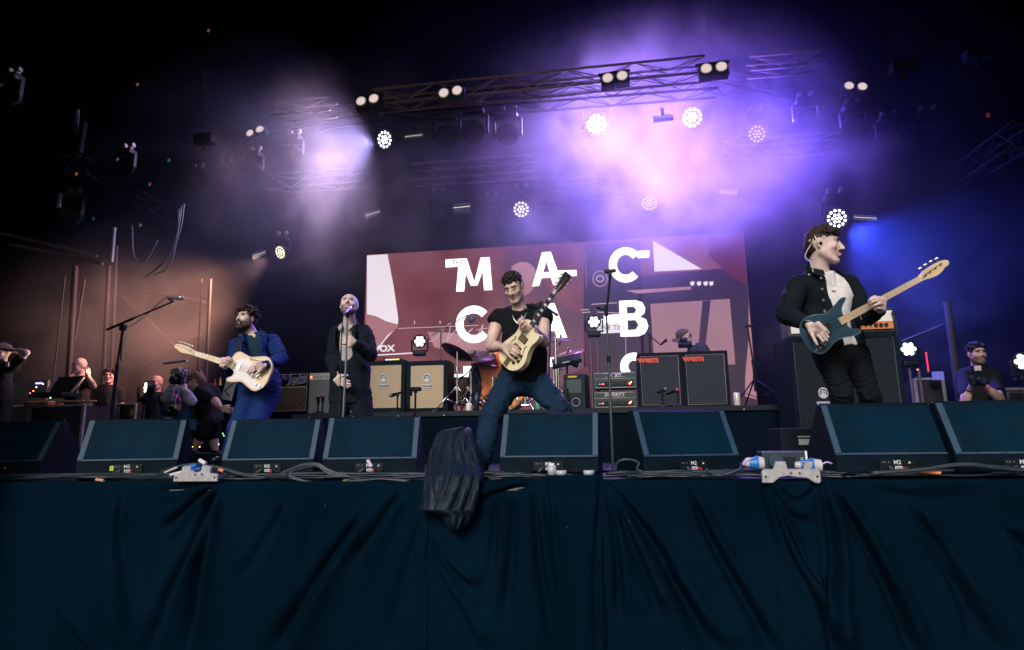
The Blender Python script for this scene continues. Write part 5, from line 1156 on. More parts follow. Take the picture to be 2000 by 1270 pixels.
        F.ell(w(0, 0.10, -0.064), np.array((0.022, 0.03, 0.010)) * hs, R, 0.004, 'sub')
        return field_obj('beard', F, m, s.root, s.o, folds=0.002, fscale=120, it=0)
    def garment(s, name, m, fn, folds=0.006, h=None, fscale=14, pad=0.0, it=2, fdir=(1, 1, .5), seed=0.0, crease=0.006):
        F = Field(s.lo - pad, s.hi + pad, h or s.h * 1.1); fn(F); J = s.J
        cr = [(J[a + q], (J[b + q] - J[a + q]).normalized(), r_) for q in 'AB' for a, b, r_ in (('el', 'wr', .15), ('kn', 'an', .17), ('hip', 'kn', .16), ('wr', 'el', .12), ('an', 'kn', .2))] if crease else []
        return field_obj(name, F, m, s.root, s.o, folds=folds, fscale=fscale, it=it, fdir=fdir, seed=seed, creases=cr, camp=crease)
    def shoe(s, q, toe, m, sole=None, L=0.27):
        A = s.J['an' + q]; d = unit((toe[0], toe[1], 0)); side = Vector((-d.y, d.x, 0)); R = np.array([list(d), list(side), [0, 0, 1]])
        z = A.z - 0.075; heel = A - d * 0.045; heel.z = z + 0.035; tip = heel + d * (L - 0.07); tip.z = z + 0.03
        def fn(F):
            F.rc(heel, heel + d * 0.1, 0.036, 0.038, 0.02); F.rc(heel + d * 0.09, tip, 0.040, 0.034, 0.02, flat=((0, 0, 1), 0.8))
            F.rc(A - Vector((0, 0, 0.02)), heel + d * 0.03, 0.042, 0.04, 0.03); F.plane((0, 0, z + 0.004), (0, 0, -1))
        o = s.garment('shoe', m, fn, folds=0.001, it=1, h=0.006)
        if sole:
            g = MB(); pts = []
            for a in range(16):
                an = 2 * pi * a / 16; p = (heel + tip) / 2 + d * cos(an) * (L / 2 - 0.005) + side * sin(an) * 0.043; pts.append((p.x - s.o[0], p.y - s.o[1]))
            g.prism(pts, z, z + 0.022); k = g.build('sole', sole, s.root)
        return o
# ================================================================== GUITARS
gold = mat('gold_metal', (0.55, 0.38, 0.14), 0.3, 1.0)
def wood(name, col, dark, coat=0.5):
    m = mat(name, col, 0.35, var=0.1, coat=coat); t = m.node_tree; n = t.nodes
    tc = n.new('ShaderNodeTexCoord'); mp = n.new('ShaderNodeMapping'); mp.inputs['Scale'].default_value = (4, 60, 60)
    nz = n.new('ShaderNodeTexNoise'); nz.inputs['Scale'].default_value = 1.5; nz.inputs['Detail'].default_value = 6
    cr = n.new('ShaderNodeValToRGB'); cr.color_ramp.elements[0].color = (*dark, 1); cr.color_ramp.elements[1].color = (*col, 1)
    cr.color_ramp.elements[0].position = 0.3; cr.color_ramp.elements[1].position = 0.6
    t.links.new(tc.outputs['Object'], mp.inputs[0]); t.links.new(mp.outputs[0], nz.inputs['Vector']); t.links.new(nz.outputs['Fac'], cr.inputs[0])
    t.links.new(cr.outputs[0], n['Principled BSDF'].inputs['Base Color']); return m
natural = wood('natural_ash', (0.72, 0.55, 0.36), (0.60, 0.42, 0.25))
maple = wood('maple_neck', (0.74, 0.56, 0.36), (0.66, 0.47, 0.28))
cream = mat('cream_lacquer', (0.74, 0.66, 0.43), 0.25, var=0.06, coat=0.6)
ebony = mat('ebony', (0.012, 0.012, 0.015), 0.35)
bassblue = mat('dark_blue_lacquer', (0.010, 0.050, 0.085), 0.32, var=0.1, coat=0.5)
pearl = mat('pearl', (0.72, 0.72, 0.74), 0.25)
stringm = mat('string_steel', (0.7, 0.7, 0.72), 0.3, 1.0)
def frame(pb, pn, roll, Ls):
    """bridge point, nut point, roll of the face about the neck -> matrix and scale"""
    X = (pn - pb); sc = X.length / Ls; X.normalize(); toc = (CAM - pb).normalized(); N = (toc - X * toc.dot(X)).normalized()
    N = Quaternion(X, roll) @ N; Yv = N.cross(X)
    Mx = Matrix((X, Yv, N)).transposed().to_4x4(); Mx.translation = pb
    return Mx @ Matrix.Scale(sc, 4), sc
def guitar(name, label, pb, pn, roll, G):
    Mx, sc = frame(Vector(pb), Vector(pn), roll, G['L']); print(name, 'scale', round(sc, 3))
    r = thing(name, label, G['cat']); r.matrix_world = Mx
    sy = G.get('sy', 1); th = G['th']; L = G['L']; bs = G.get('bs', 1); by = G.get('by', bs)
    P = [(p[0] * bs, p[1] * sy * by) for p in [tuple(q)[:2] for q in smooth_pts([(a, b, 0) for a, b in G['out']], 5, True)]]
    g = MB(); g.prism(P, -th, 0, bev=G.get('bev', 0.005)); g.build('body', G['bm'], r)
    if G.get('binding'):
        g = MB(); g.tube([(x, y, -0.003) for x, y in P], 0.0035, 5, closed=True); g.build('binding', G['binding'], r)
    # neck
    nx0, hw0, hw1 = G['neck0'], G.get('hw0', 0.029), G.get('hw1', 0.0215)
    g = MB(); seg = 8; vs = []
    for (x, hw, d) in ((nx0, hw0, 0.024), (L * 0.6, (hw0 + hw1) / 2, 0.022), (L + 0.004, hw1, 0.020)):
        for k in range(seg + 1): a = pi + pi * k / seg; vs.append((x, cos(a) * hw, G['fz'] - 0.005 + sin(a) * d))
    n = seg + 1; fs = [(i * n + k, i * n + k + 1, (i + 1) * n + k + 1, (i + 1) * n + k) for i in range(2) for k in range(seg)]
    fs += [tuple(range(n)), tuple(range(2 * n, 3 * n))]; g.add(vs, fs, True); g.build('neck', G['nm'], r)
    g = MB(); a0 = G.get('fb0', nx0 - 0.02); w0 = hw0 + 0.0005
    g.prism([(a0, -w0), (L, -hw1), (L, hw1), (a0, w0)], G['fz'] - 0.005, G['fz'], bev=0.001); fb = g.build('fingerboard', G['fm'], r)
    for k in range(1, G['nf'] + 1):
        x = L * (2 ** (-k / 12.0)); hw = hw1 + (hw0 - hw1) * (L - x) / (L - nx0 + 1e-6)
        if x < a0 + 0.004: break
        g = MB(); g.box((x, 0, G['fz'] + 0.0006), (0.0026, hw * 1.96, 0.0012)); g.build('fret', stringm, r)
    for k in (3, 5, 7, 9, 12, 15, 17, 19) if G.get('inlay') != 'block' else (1, 3, 5, 7, 9, 12, 15, 17):
        x = L * (2 ** (-(k - 0.5) / 12.0)) 
        if x < a0 + 0.01: break
        g = MB()
        if G.get('inlay') == 'block':
            wx = L * (2 ** (-(k - 1) / 12.0)) - L * (2 ** (-k / 12.0)); g.box((x, 0, G['fz'] + 0.0006), (wx * 0.66, hw1 * 1.5, 0.0012)); g.build('inlay', pearl, r)
        else:
            for yy in ((-0.012, 0.012) if k == 12 else (0,)): g.cyl((x, yy, G['fz'] - 0.001), (x, yy, G['fz'] + 0.0012), 0.0035, seg=8)
            g.build('inlay', ebony, r)
    # head
    H = [(L + a, b * sy) for a, b in G['head']]; H = [tuple(q)[:2] for q in smooth_pts([(a, b, 0) for a, b in H], 3, True)]
    g = MB(); g.prism(H, G['fz'] - 0.020, G['fz'] - 0.005, bev=0.002); hd = g.build('headstock', G['hm'], r)
    g = MB(); g.box((L + 0.002, 0, G['fz'] + 0.001), (0.005, hw1 * 2, 0.006)); g.build('nut', white, r)
    ns = len(G['tun']); sp = G.get('sp', 0.0105)
    for i, (tx, ty, ky) in enumerate(G['tun']):
        ty *= sy; ky *= sy
        g = MB(); g.cyl((L + tx, ty, G['fz'] - 0.022), (L + tx, ty, G['fz'] + 0.008), G.get('tr', 0.004), seg=8)
        k = G.get('tk', 0.009); g.cyl((L + tx, ty, G['fz'] - 0.014), (L + tx, ky, G['fz'] - 0.014), 0.0025, seg=6)
        g.box((L + tx, ky + (0.006 if ky > 0 else -0.006), G['fz'] - 0.014), (k * 2, k * 1.3, k * 0.9), bev=k * 0.4)
        g.build('tuner', G.get('tm', chrome), r)
        y0 = (i - (ns - 1) / 2) * sp * sy; y1 = (i - (ns - 1) / 2) * sp * 0.68 * sy
        g = MB(); g.tube([(-0.002, y0, G['fz'] + 0.007), (L, y1, G['fz'] + 0.003), (L + tx, ty, G['fz'] + 0.002)], G.get('sr', 0.0007), 4); g.build('string', stringm, r)
    # fittings
    for kind, c, d, m, rz in G['fit']:
        g = MB(); c = (c[0] * bs, c[1] * sy * by, c[2])
        if kind == 'knob': g.cyl(c, (c[0], c[1], c[2] + d[1]), d[0], d[0] * 0.85, seg=14); g.build('knob', m, r)
        elif kind == 'poly': g.prism([(a, b * sy) for a, b in d], c[2], c[2] + 0.002); g.build('pickguard', m, r)
        elif kind == 'fhole':
            pts = [(c[0] + a, c[1] + b * sy) for a, b in d]; W = [0.0035, 0.0055, 0.0045, 0.003, 0.0045, 0.0055, 0.0035]
            vs = []; 
            for i, p in enumerate(pts):
                q0 = pts[max(0, i - 1)]; q1 = pts[min(len(pts) - 1, i + 1)]; t = Vector((q1[0] - q0[0], q1[1] - q0[1])).normalized(); w = rz[i] if rz else W[i % 7]
                vs += [(p[0] - t.y * w, p[1] + t.x * w, 0.0012), (p[0] + t.y * w, p[1] - t.x * w, 0.0012)]
            g.add(vs, [(2 * i, 2 * i + 2, 2 * i + 3, 2 * i + 1) for i in range(len(pts) - 1)])
            g.cyl((pts[0][0], pts[0][1], 0), (pts[0][0], pts[0][1], 0.0014), 0.007, seg=10); g.cyl((pts[-1][0], pts[-1][1], 0), (pts[-1][0], pts[-1][1], 0.0014), 0.007, seg=10)
            g.build('sound_hole', ebony, r)
        else: g.box(c, d, rot=(0, 0, rz * sy), bev=0.001); g.build(kind, m, r)
    return r, Mx
TELE = dict(cat='guitar', L=0.648, th=0.045, out=[(-.10, 0), (-.092, .085), (-.05, .145), (.0, .161), (.07, .138), (.13, .118), (.19, .124), (.24, .134), (.278, .112), (.294, .06), (.29, .0), (.282, -.028), (.25, -.036), (.225, -.056), (.222, -.085), (.238, -.108), (.262, -.126), (.258, -.146), (.235, -.153), (.18, -.138), (.13, -.12), (.07, -.138), (.0, -.164), (-.05, -.148), (-.092, -.085)],
    bm=natural, binding=mat('white_binding', (0.7, 0.62, 0.5), 0.4), nm=maple, fm=maple, hm=maple, neck0=0.26, fz=0.012, nf=21, sy=-1,
    head=[(0.0, .021), (.02, .028), (.05, .036), (.12, .042), (.17, .040), (.195, .026), (.197, .005), (.178, -.014), (.155, -.014), (.135, -.026), (.10, -.030), (.05, -.024), (.012, -.022), (0, -.021)],
    tun=[(.045, .012 + .0, .052), (.070, .016, .054), (.095, .020, .056), (.120, .024, .057), (.145, .026, .057), (.168, .027, .055)][::-1][::-1],
    fit=[('poly', (0, 0, 0), [(.272, .03), (.22, .075), (.165, .092), (.10, .07), (.055, .045), (.045, .0), (.03, -.055), (-.03, -.085), (-.075, -.10), (-.095, -.085), (-.08, -.12), (-.04, -.142), (0, -.148), (.05, -.13), (.08, -.112), (.13, -.10), (.19, -.115), (.235, -.138), (.245, -.13), (.222, -.10), (.21, -.06), (.235, -.03), (.272, -.03)], white, 0),
         ('bridge', (.0, 0, .005), (.06, .08, .008), chrome, 0), ('pickup', (.055, 0, .004), (.028, .075, .009), chrome, 0.1), ('pickup', (.20, 0, .004), (.028, .072, .009), chrome, 0),
         ('knob', (-.015, -.105, .002), (.010, .016), chrome, 0), ('knob', (-.055, -.108, .002), (.010, .016), chrome, 0),
         ('fhole', (.04, .105, 0), [(-.055, .0), (-.04, .010), (-.015, .004), (.015, 0), (.045, -.003), (.07, -.010), (.085, .0)], None, None)])
for f_ in TELE['fit']: pass
HOLLOW = dict(cat='guitar', bs=.88, by=.78, L=0.628, th=0.066, bev=0.006, out=[(-.15, 0), (-.14, .095), (-.085, .172), (0, .200), (.08, .170), (.14, .142), (.20, .138), (.27, .155), (.315, .135), (.340, .075), (.338, .03), (.322, -.028), (.29, -.046), (.278, -.075), (.296, -.115), (.288, -.150), (.24, -.162), (.17, -.142), (.1, -.154), (.0, -.198), (-.085, -.172), (-.14, -.095)],
    bm=cream, binding=mat('cream_binding', (0.76, 0.70, 0.5), 0.3), nm=cream, fm=ebony, hm=ebony, neck0=0.30, fz=0.018, nf=20, inlay='block', hw0=.029,
    head=[(0, .021), (.02, .024), (.045, .034), (.10, .038), (.155, .042), (.17, .034), (.176, .018), (.17, 0), (.176, -.018), (.17, -.034), (.155, -.042), (.10, -.038), (.045, -.034), (.02, -.024), (0, -.021)],
    tun=[(.055, -.022, -.048), (.095, -.025, -.051), (.135, -.028, -.054), (.135, .028, .054), (.095, .025, .051), (.055, .022, .048)][::1], tm=gold, tk=0.011,
    fit=[('tailpiece', (-.085, 0, .006), (.10, .05, .006), gold, 0), ('bridge', (.0, 0, .006), (.02, .085, .012), gold, 0),
         ('pickup', (.055, 0, .006), (.042, .082, .014), gold, 0), ('pickup', (.165, 0, .006), (.042, .082, .014), gold, 0),
         ('pickup_ring', (.055, 0, .003), (.056, .096, .006), ebony, 0), ('pickup_ring', (.165, 0, .003), (.056, .096, .006), ebony, 0),
         ('knob', (.03, -.115, 0), (.013, .018), ebony, 0), ('knob', (-.025, -.125, 0), (.013, .018), ebony, 0), ('knob', (-.015, -.075, 0), (.013, .018), ebony, 0), ('knob', (-.065, -.085, 0), (.013, .018), ebony, 0),
         ('fhole', (.06, .12, 0), [(-.062, .012), (-.05, .020), (-.025, .010), (0, 0), (.025, -.010), (.05, -.020), (.062, -.012)], None, None),
         ('fhole', (.06, -.11, 0), [(-.062, -.012), (-.05, -.020), (-.025, -.010), (0, 0), (.025, .010), (.05, .020), (.062, .012)], None, None)])
BASS = dict(cat='bass guitar', L=0.864, th=0.045, out=[(-.12, -.02), (-.115, .06), (-.085, .125), (-.02, .162), (.05, .152), (.11, .124), (.17, .118), (.23, .136), (.29, .160), (.322, .160), (.332, .148), (.315, .130), (.272, .100), (.25, .065), (.245, .032), (.243, 0), (.24, -.03), (.228, -.055), (.236, -.09), (.26, -.112), (.288, -.128), (.292, -.146), (.27, -.158), (.21, -.150), (.14, -.126), (.08, -.126), (.0, -.155), (-.05, -.162), (-.095, -.135), (-.118, -.08)],
    bm=bassblue, nm=maple, fm=maple, hm=maple, neck0=0.215, fz=0.012, nf=20, hw0=.031, hw1=.0215, sp=.019, sr=.0013, binding=mat('blue_edge', (0.05, 0.10, 0.14), 0.35, coat=.5),
    head=[(0, .021), (.02, .030), (.05, .042), (.13, .050), (.19, .048), (.225, .036), (.24, .014), (.225, -.010), (.195, -.014), (.165, -.030), (.12, -.042), (.07, -.036), (.02, -.024), (0, -.021)],
    tun=[(.045, .006, .062), (.090, .014, .068), (.135, .020, .070), (.180, .026, .068)], tk=0.016, tr=.008,
    fit=[('poly', (0, 0, 0), [(.235, .028), (.205, .075), (.15, .088), (.08, .075), (.045, .055), (.03, .01), (.02, -.04), (-.06, -.095), (-.095, -.105), (-.075, -.13), (-.02, -.142), (.04, -.128), (.09, -.108), (.15, -.108), (.22, -.133), (.235, -.118), (.212, -.08), (.205, -.045), (.235, -.028)], mat('black_pickguard', (0.012, 0.045, 0.072), 0.3), 0),
         ('bridge', (.0, 0, .006), (.045, .08, .012), chrome, 0), ('pickup', (.11, .022, .006), (.028, .056, .012), ebony, 0), ('pickup', (.085, -.022, .006), (.028, .056, .012), ebony, 0),
         ('knob', (.0, -.105, .002), (.011, .016), chrome, 0), ('knob', (-.045, -.112, .002), (.011, .016), chrome, 0), ('jack', (-.085, -.118, .004), (.03, .012, .006), chrome, 0.6)])
# ================================================================== THE BAND
hair_dark = hairm('dark_brown_hair', (0.012, 0.008, 0.009)); hair_brown = hairm('brown_hair', (0.025, 0.015, 0.012)); hair_red = hairm('reddish_brown_hair', (0.03, 0.013, 0.012))
hair_grey = hairm('grey_hair', (0.22, 0.2, 0.19))
def onf(Mx, x, y, z=0): return Mx @ Vector((x, y, z))

# ---------- middle guitarist
G1b = at(1003, 690, 4.62); G1n = at(1087, 569, 4.50)
gr, GM1 = guitar('electric_guitar', 'cream hollow body guitar with gold pickups held by the man in blue jeans', G1b, G1n, radians(-40), HOLLOW)
J = dict(head=at(1003, 561, 4.78), neck=at(1017, 609, 4.90), chest=at(1020, 645, 4.92), waist=at(1024, 695, 4.92), pelvis=at(1020, 742, 4.92),
    shA=at(973, 623, 4.90), shB=at(1060, 618, 4.90), elA=at(958, 676, 4.86), wrA=at(984, 678, 4.60), elB=at(1063, 668, 4.82), wrB=at(1040, 643, 4.60),
    hipA=at(996, 745, 4.92), hipB=at(1046, 745, 4.94), knA=at(958, 815, 4.72), anA=atz(938, 912, 0.085), knB=at(1092, 800, 4.80), anB=at(1118, 890, 5.05))
J['anA'] = atz(938, 905, 0.10)
P1 = Person('person', 'man in sleeveless black top and jeans playing a cream guitar, legs wide apart', J, face=(-0.14, -0.86, -0.56), up=(-0.10, 0, 1), hs=0.95, build=1.0)
nk = (G1n - G1b).normalized(); gN = (GM1.to_3x3() @ Vector((0, 0, 1))).normalized(); gY = (GM1.to_3x3() @ Vector((0, 1, 0))).normalized()
P1.body(hands=[(('A', at(1002, 682, 4.56) - J['wrA'], (0.25, 0.75, -0.35), [(35, 45, 30), (30, 50, 35), (38, 50, 35), (45, 50, 30)]), dict(thumb=(0.5, 0.2), tside=-1)),
               (('B', at(1018, 640, 4.55) - J['wrB'], -gN * 0.3 + nk * 0.1 + Vector((0, -0.6, 0.3)), [(40, 60, 30), (45, 60, 30), (45, 60, 30), (50, 55, 30)]), dict(thumb=(0.7, 0.3), tside=1))],
        skin=(0.63, 0.46, 0.40), closed=True, beard=0.25, beardc=(0.25, 0.16, 0.13))
P1.hair(hair_dark, dict(th=-0.002, len=0.020, size=0.0065, brow=0.0, grow=lambda x, y, z, r: (x * .3 + r.uniform(-.2, .2), 0.8 + r.uniform(-.3, .3), z * .1 + r.uniform(-.5, .3))), seed=3, n=420)
tee = cloth('black_cotton', (0.0016, 0.0035, 0.0065))
def f(F):
    J = P1.J; P1.torso(F, 0.012, low=False); P1.torso(F, 0.012, low=False)
    F.rc(J['waist'] - P1.up * 0.02, J['pelvis'] - P1.up * 0.03, 0.172, 0.185, 0.04, flat=(P1.fr, 0.72))
    for q in 'AB':
        F.rc(J['sh' + q], J['sh' + q] + (J['el' + q] - J['sh' + q]) * 0.10 + (J['sh' + q] - J['chest']).normalized() * 0.006, 0.068, 0.070, 0.02)
        d = (J['el' + q] - J['sh' + q]).normalized(); F.rc(J['sh' + q] + d * 0.085, J['sh' + q] + d * 0.40, 0.078, 0.075, 0.004, 'sub')
    F.rc(J['neck'] + P1.up * 0.005, J['head'], 0.066, 0.12, 0.006, 'sub'); F.plane(J['pelvis'] - P1.up * 0.015, -P1.up)
P1.garment('sleeveless_top', tee, f, folds=0.007, fscale=10)
jeans = cloth('blue_denim', (0.003, 0.022, 0.055), 0.8, bs=300)
def f(F):
    J = P1.J; P1.torso(F, 0.012, chest=False, belly=0.93)
    P1.leg(F, 'A', 0.016, 1.92, flare=1.25); P1.leg(F, 'B', 0.016, 1.92, flare=1.25); F.plane(J['waist'] - P1.up * 0.06, P1.up)
P1.garment('jeans', jeans, f, folds=0.009, fscale=8, fdir=(1, 1, 1.4))
shoe_m = mat('black_leather', (0.01, 0.012, 0.016), 0.25, coat=0.3)
P1.shoe('A', (-0.35, -1), shoe_m, mat('pale_sole', (0.4, 0.38, 0.38), 0.6)); P1.shoe('B', (0.6, -1), shoe_m, MATS['pale_sole'])
# necklace, wristband
g = MB(); O = Vector(P1.o); nkb = J['neck']; pts = [nkb + P1.lat * a + P1.up * b - P1.fr * c for a, b, c in ((-.062, .012, .0), (-.062, -.01, .06), (-.050, -.05, .105), (-.03, -.09, .122), (0, -.118, .128), (.03, -.09, .122), (.05, -.05, .105), (.062, -.01, .06), (.062, .012, .0))]
g.tube([p - O for p in smooth_pts(pts, 4)], 0.0045, 6); g.build('necklace', mat('silver', (0.75, 0.75, 0.75), 0.3, 0.8), P1.root)
def band(P, q, col, t=0.1, w=0.016, r=0.034):
    a = P.J['wr' + q] + (P.J['el' + q] - P.J['wr' + q]) * t; d = (P.J['el' + q] - P.J['wr' + q]).normalized() * w / 2; O = Vector(P.o)
    g = MB(); g.cyl(a - d - O, a + d - O, r, r * 1.04, seg=16, caps=False); g.cyl(a + d - O, a - d - O, r * .96, r * .96, seg=16, caps=False); return g.build('wristband', col, P.root)
yellow = mat('yellow_fabric', (0.75, 0.45, 0.02), 0.6)
band(P1, 'B', yellow, 0.08, 0.022); band(P1, 'B', mat('lilac_fabric', (0.35, 0.3, 0.55), 0.6), 0.19, 0.014, 0.036)
# strap over the far shoulder
def strap(root, pts, w, m, nrm):
    """flat band through world points"""
    Mi = root.matrix_world.inverted(); P = smooth_pts(pts, 6); g = MB(); vs = []; nrm = Vector(nrm)
    for i, p in enumerate(P):
        t = (P[min(i + 1, len(P) - 1)] - P[max(i - 1, 0)]).normalized(); s_ = t.cross(nrm).normalized() * w / 2; n2 = s_.cross(t).normalized() * 0.002
        vs += [Mi @ (p - s_ + n2), Mi @ (p + s_ + n2), Mi @ (p + s_ - n2), Mi @ (p - s_ - n2)]
    n = len(P); fs = [(4 * i + k, 4 * i + (k + 1) % 4, 4 * i + 4 + (k + 1) % 4, 4 * i + 4 + k) for i in range(n - 1) for k in range(4)]
    g.add(vs, fs, True); return g.build('strap', m, root)
strapm = mat('black_strap', (0.012, 0.018, 0.025), 0.6)
strap(gr, [onf(GM1, -.15, 0, -.03), at(1000, 715, 4.85), J['shB'] + Vector((0.03, -0.03, 0.085)) * 0.3 + P1.up * 0.075, J['shB'] + P1.up * 0.082 - P1.lat * 0.04, J['shB'] + P1.up * 0.02 - P1.fr * 0.10 - P1.lat * 0.03, at(1040, 640, 4.80)][2:], 0.05, strapm, -P1.fr)
# ragged black feathers pinned on the strap
fm = mat('black_feathers', (0.006, 0.014, 0.022), 0.5)
rr = random.Random(4); g = MB(); O = Vector(P1.o)
for i in range(46):
    b0 = J['shB'] + P1.up * 0.07 - P1.lat * rr.uniform(0.0, 0.10) - P1.fr * rr.uniform(0.0, 0.09) - P1.up * rr.uniform(0, .03) - O
    d = Vector((rr.uniform(-.5, .7), rr.uniform(-.8, .1), rr.uniform(-.1, 1))).normalized() * rr.uniform(0.03, 0.055); s_ = d.cross(Vector((rr.random(), 1, rr.random()))).normalized() * 0.007
    g.add([b0, b0 + d * .5 + s_, b0 + d, b0 + d * .5 - s_], [(0, 1, 2, 3)], False)
o = g.build('feather_trim', fm, P1.root); o['kind'] = 'stuff'

# ---------- left guitarist in the blue suit
G2b = at(506, 729, 5.12); G2n = at(379, 690, 5.04)
gr, GM2 = guitar('electric_guitar', 'natural wood guitar with white scratch plate held by the man in blue', G2b, G2n, radians(4), TELE)
J = dict(head=at(481, 623, 5.42), neck=at(493, 655, 5.50), chest=at(498, 690, 5.50), waist=at(505, 728, 5.46), pelvis=at(506, 765, 5.42),
    shA=at(462, 676, 5.40), shB=at(533, 668, 5.58), elA=at(458, 727, 5.30), wrA=at(442, 716, 5.12), elB=at(551, 702, 5.42), wrB=at(518, 714, 5.10),
    hipA=at(491, 768, 5.40), hipB=at(526, 768, 5.46), knA=at(466, 830, 5.22), anA=at(450, 888, 5.55), knB=at(492, 845, 5.22), anB=at(486, 900, 5.60))
P2 = Person('person', 'bearded man in a bright blue suit leaning back as he plays a natural wood guitar', J, face=(-0.20, -0.95, 0.10), up=(0.05, 0.1, 1), hs=0.93, build=0.88)
nk = (G2n - G2b).normalized(); gN = (GM2.to_3x3() @ Vector((0, 0, 1))).normalized(); gY = (GM2.to_3x3() @ Vector((0, 1, 0))).normalized()
P2.body(hands=[(('A', at(437, 702, 5.04) - J['wrA'], Vector((0.35, -0.2, 0.0)) - gN * 0.2, [(50, 60, 30), (50, 60, 30), (52, 60, 30), (55, 60, 30)]), dict(thumb=(0.4, 0.2), tside=-1)),
               (('B', at(498, 717, 5.06) - J['wrB'], (-0.1, 0.9, -0.3), [(25, 35, 20), (25, 38, 20), (30, 38, 20), (35, 35, 20)]), dict(thumb=(0.5, 0.2), tside=1))],
        skin=(0.67, 0.51, 0.47), beard=0.9, beardc=(0.05, 0.03, 0.028), iris=(0.10, 0.16, 0.2))
P2.hair(hair_red, dict(th=0.002, len=0.036, size=0.009, full=True, nape=-0.03, brow=-0.004, grow=lambda x, y, z, r: (x * .9 + r.uniform(-.7, .7), y * .7 + .3 + r.uniform(-.6, .6), z * .3 + r.uniform(-.8, .5))), seed=8, n=520)
P2.beard(hairm('dark_beard', (0.03, 0.018, 0.018)))
suit = cloth('blue_suit_cloth', (0.002, 0.020, 0.12), 0.8); inner = cloth('dark_teal_shirt', (0.006, 0.035, 0.055))
def f(F): P2.torso(F, 0.006); F.rc(P2.J['neck'] + P2.up * 0.02, P2.J['head'], 0.070, 0.12, 0.006, 'sub'); F.rc(P2.J['neck'] - P2.fr * 0.11 - P2.up * 0.0, P2.J['neck'] - P2.fr * 0.11 - P2.up * 0.06, 0.055, 0.015, 0.006, 'sub')
P2.garment('shirt', inner, f, folds=0.004)
def jacket(P, gap=0.075, vdepth=0.26, e=0.014, hem=0.06, sleeve=1.93, lean=(0, 0), cuff=.3, low=True, low2=1.0):
    def f(F):
        J = P.J; P.torso(F, e, low=low); 
        F.rc(J['waist'], J['pelvis'] - P.up * (hem), 0.165 + e, 0.165 + e + 0.008, 0.04, flat=(P.fr, 0.74))
        F.rc(J['neck'] + P.fr * 0.02 - P.up * 0.03, J['neck'] + P.up * 0.03 + P.fr * 0.012, 0.092, 0.078, 0.02)
        for q in 'AB': P.arm(F, q, e * 0.95, 0, sleeve, k=0.03, cuff=cuff, up=1.1)
        c = J['neck']; dn = -P.up; sd = P.lat
        A = c - P.fr * 0.16 + sd * lean[0]; B = J['pelvis'] - P.fr * 0.16 - P.up * (hem + 0.05) + sd * lean[1]
        F.rc(A, A + (B - A) * (vdepth), gap + 0.012, gap, 0.008, 'sub'); F.rc(A + (B - A) * vdepth, B, gap * low2, gap * 0.9 * low2, 0.008, 'sub')
        F.rc(c + P.up * 0.02, J['head'], 0.070, 0.12, 0.006, 'sub'); F.plane(J['pelvis'] - P.up * (hem + 0.03), -P.up)
    return f
P2.garment('jacket', suit, jacket(P2, gap=0.085, hem=0.03, lean=(-.03, -.03)), folds=0.009, fscale=9, fdir=(1, 1, 1.2))
def lapel(P, side, m, pts, name='lapel'):
    """flat lapel from neck down the jacket front; pts as (lat, up, out) from the neck"""
    O = Vector(P.o); c = P.J['neck']; q = [c + P.lat * a * side + P.up * b - P.fr * d - O for a, b, d in pts]
    n = -P.fr * 0.006; g = MB(); k = len(q); g.add(q + [p + n for p in q], [tuple(range(k))[::-1], tuple(range(k, 2 * k))] + [(i, (i + 1) % k, k + (i + 1) % k, k + i) for i in range(k)]); return g.build(name, m, P.root)
for sd_ in (-1, 1): lapel(P2, sd_, suit, [(.075, .03, .02), (.088, -.03, .105), (.085, -.11, .135), (.115, -.10, .135), (.105, -.02, .10)])
def f(F):
    J = P2.J; P2.torso(F, 0.012, chest=False, belly=0.9); P2.leg(F, 'A', 0.020, 1.93, flare=1.3); P2.leg(F, 'B', 0.020, 1.93, flare=1.3); F.plane(J['waist'] - P2.up * 0.04, P2.up)
P2.garment('trousers', suit, f, folds=0.010, fscale=7)
P2.shoe('A', (-0.4, -1), shoe_m); P2.shoe('B', (0.1, -1), shoe_m)
strap(gr, [onf(GM2, .27, -.11, -.02), J['shA'] + P2.up * 0.0 - P2.fr * 0.13 + P2.lat * .03, J['shA'] + P2.lat * 0.05 + P2.up * 0.09 - P2.fr * 0.03, J['shA'] + P2.lat * 0.06 + P2.up * 0.08 + P2.fr * 0.06], 0.045, strapm, -P2.fr)

# ---------- singer
J = dict(head=at(682, 597, 5.40), neck=at(683, 640, 5.52), chest=at(684, 680, 5.54), waist=at(684, 722, 5.54), pelvis=at(684, 765, 5.54),
    shA=at(658, 652, 5.52), shB=at(714, 650, 5.52), elA=at(650, 703, 5.50), wrA=at(658, 738, 5.34), elB=at(723, 692, 5.38), wrB=at(695, 671, 5.20),
    hipA=at(669, 770, 5.54), hipB=at(702, 770, 5.54), knA=at(658, 830, 5.50), anA=atz(655, 893, .09), knB=at(714, 830, 5.50), anB=atz(722, 893, .09))
P3 = Person('person', 'bald bearded singer in a dark suit holding a microphone stand', J, face=(0.22, -0.92, 0.34), up=(0.0, 0.1, 1), hs=0.95, build=0.90)
P3.body(hands=[(('A', at(676, 752, 5.26) - J['wrA'], (0.6, 0.6, 0.2), [(8, 10, 6), (8, 12, 6), (10, 12, 6), (12, 12, 6)]), dict(thumb=(0.4, 0.1), tside=1, sc=1.08)),
               (('B', at(676, 664, 5.14) - J['wrB'], Vector((-0.25, 0.65, -0.05)), [(60, 80, 40), (60, 80, 40), (62, 80, 40), (66, 80, 40)]), dict(thumb=(0.5, 0.4), tside=1))],
        skin=(0.69, 0.54, 0.49), beard=0.85, beardc=(0.10, 0.055, 0.045), scalp=0.12, brow=(0.16, 0.1, 0.08))
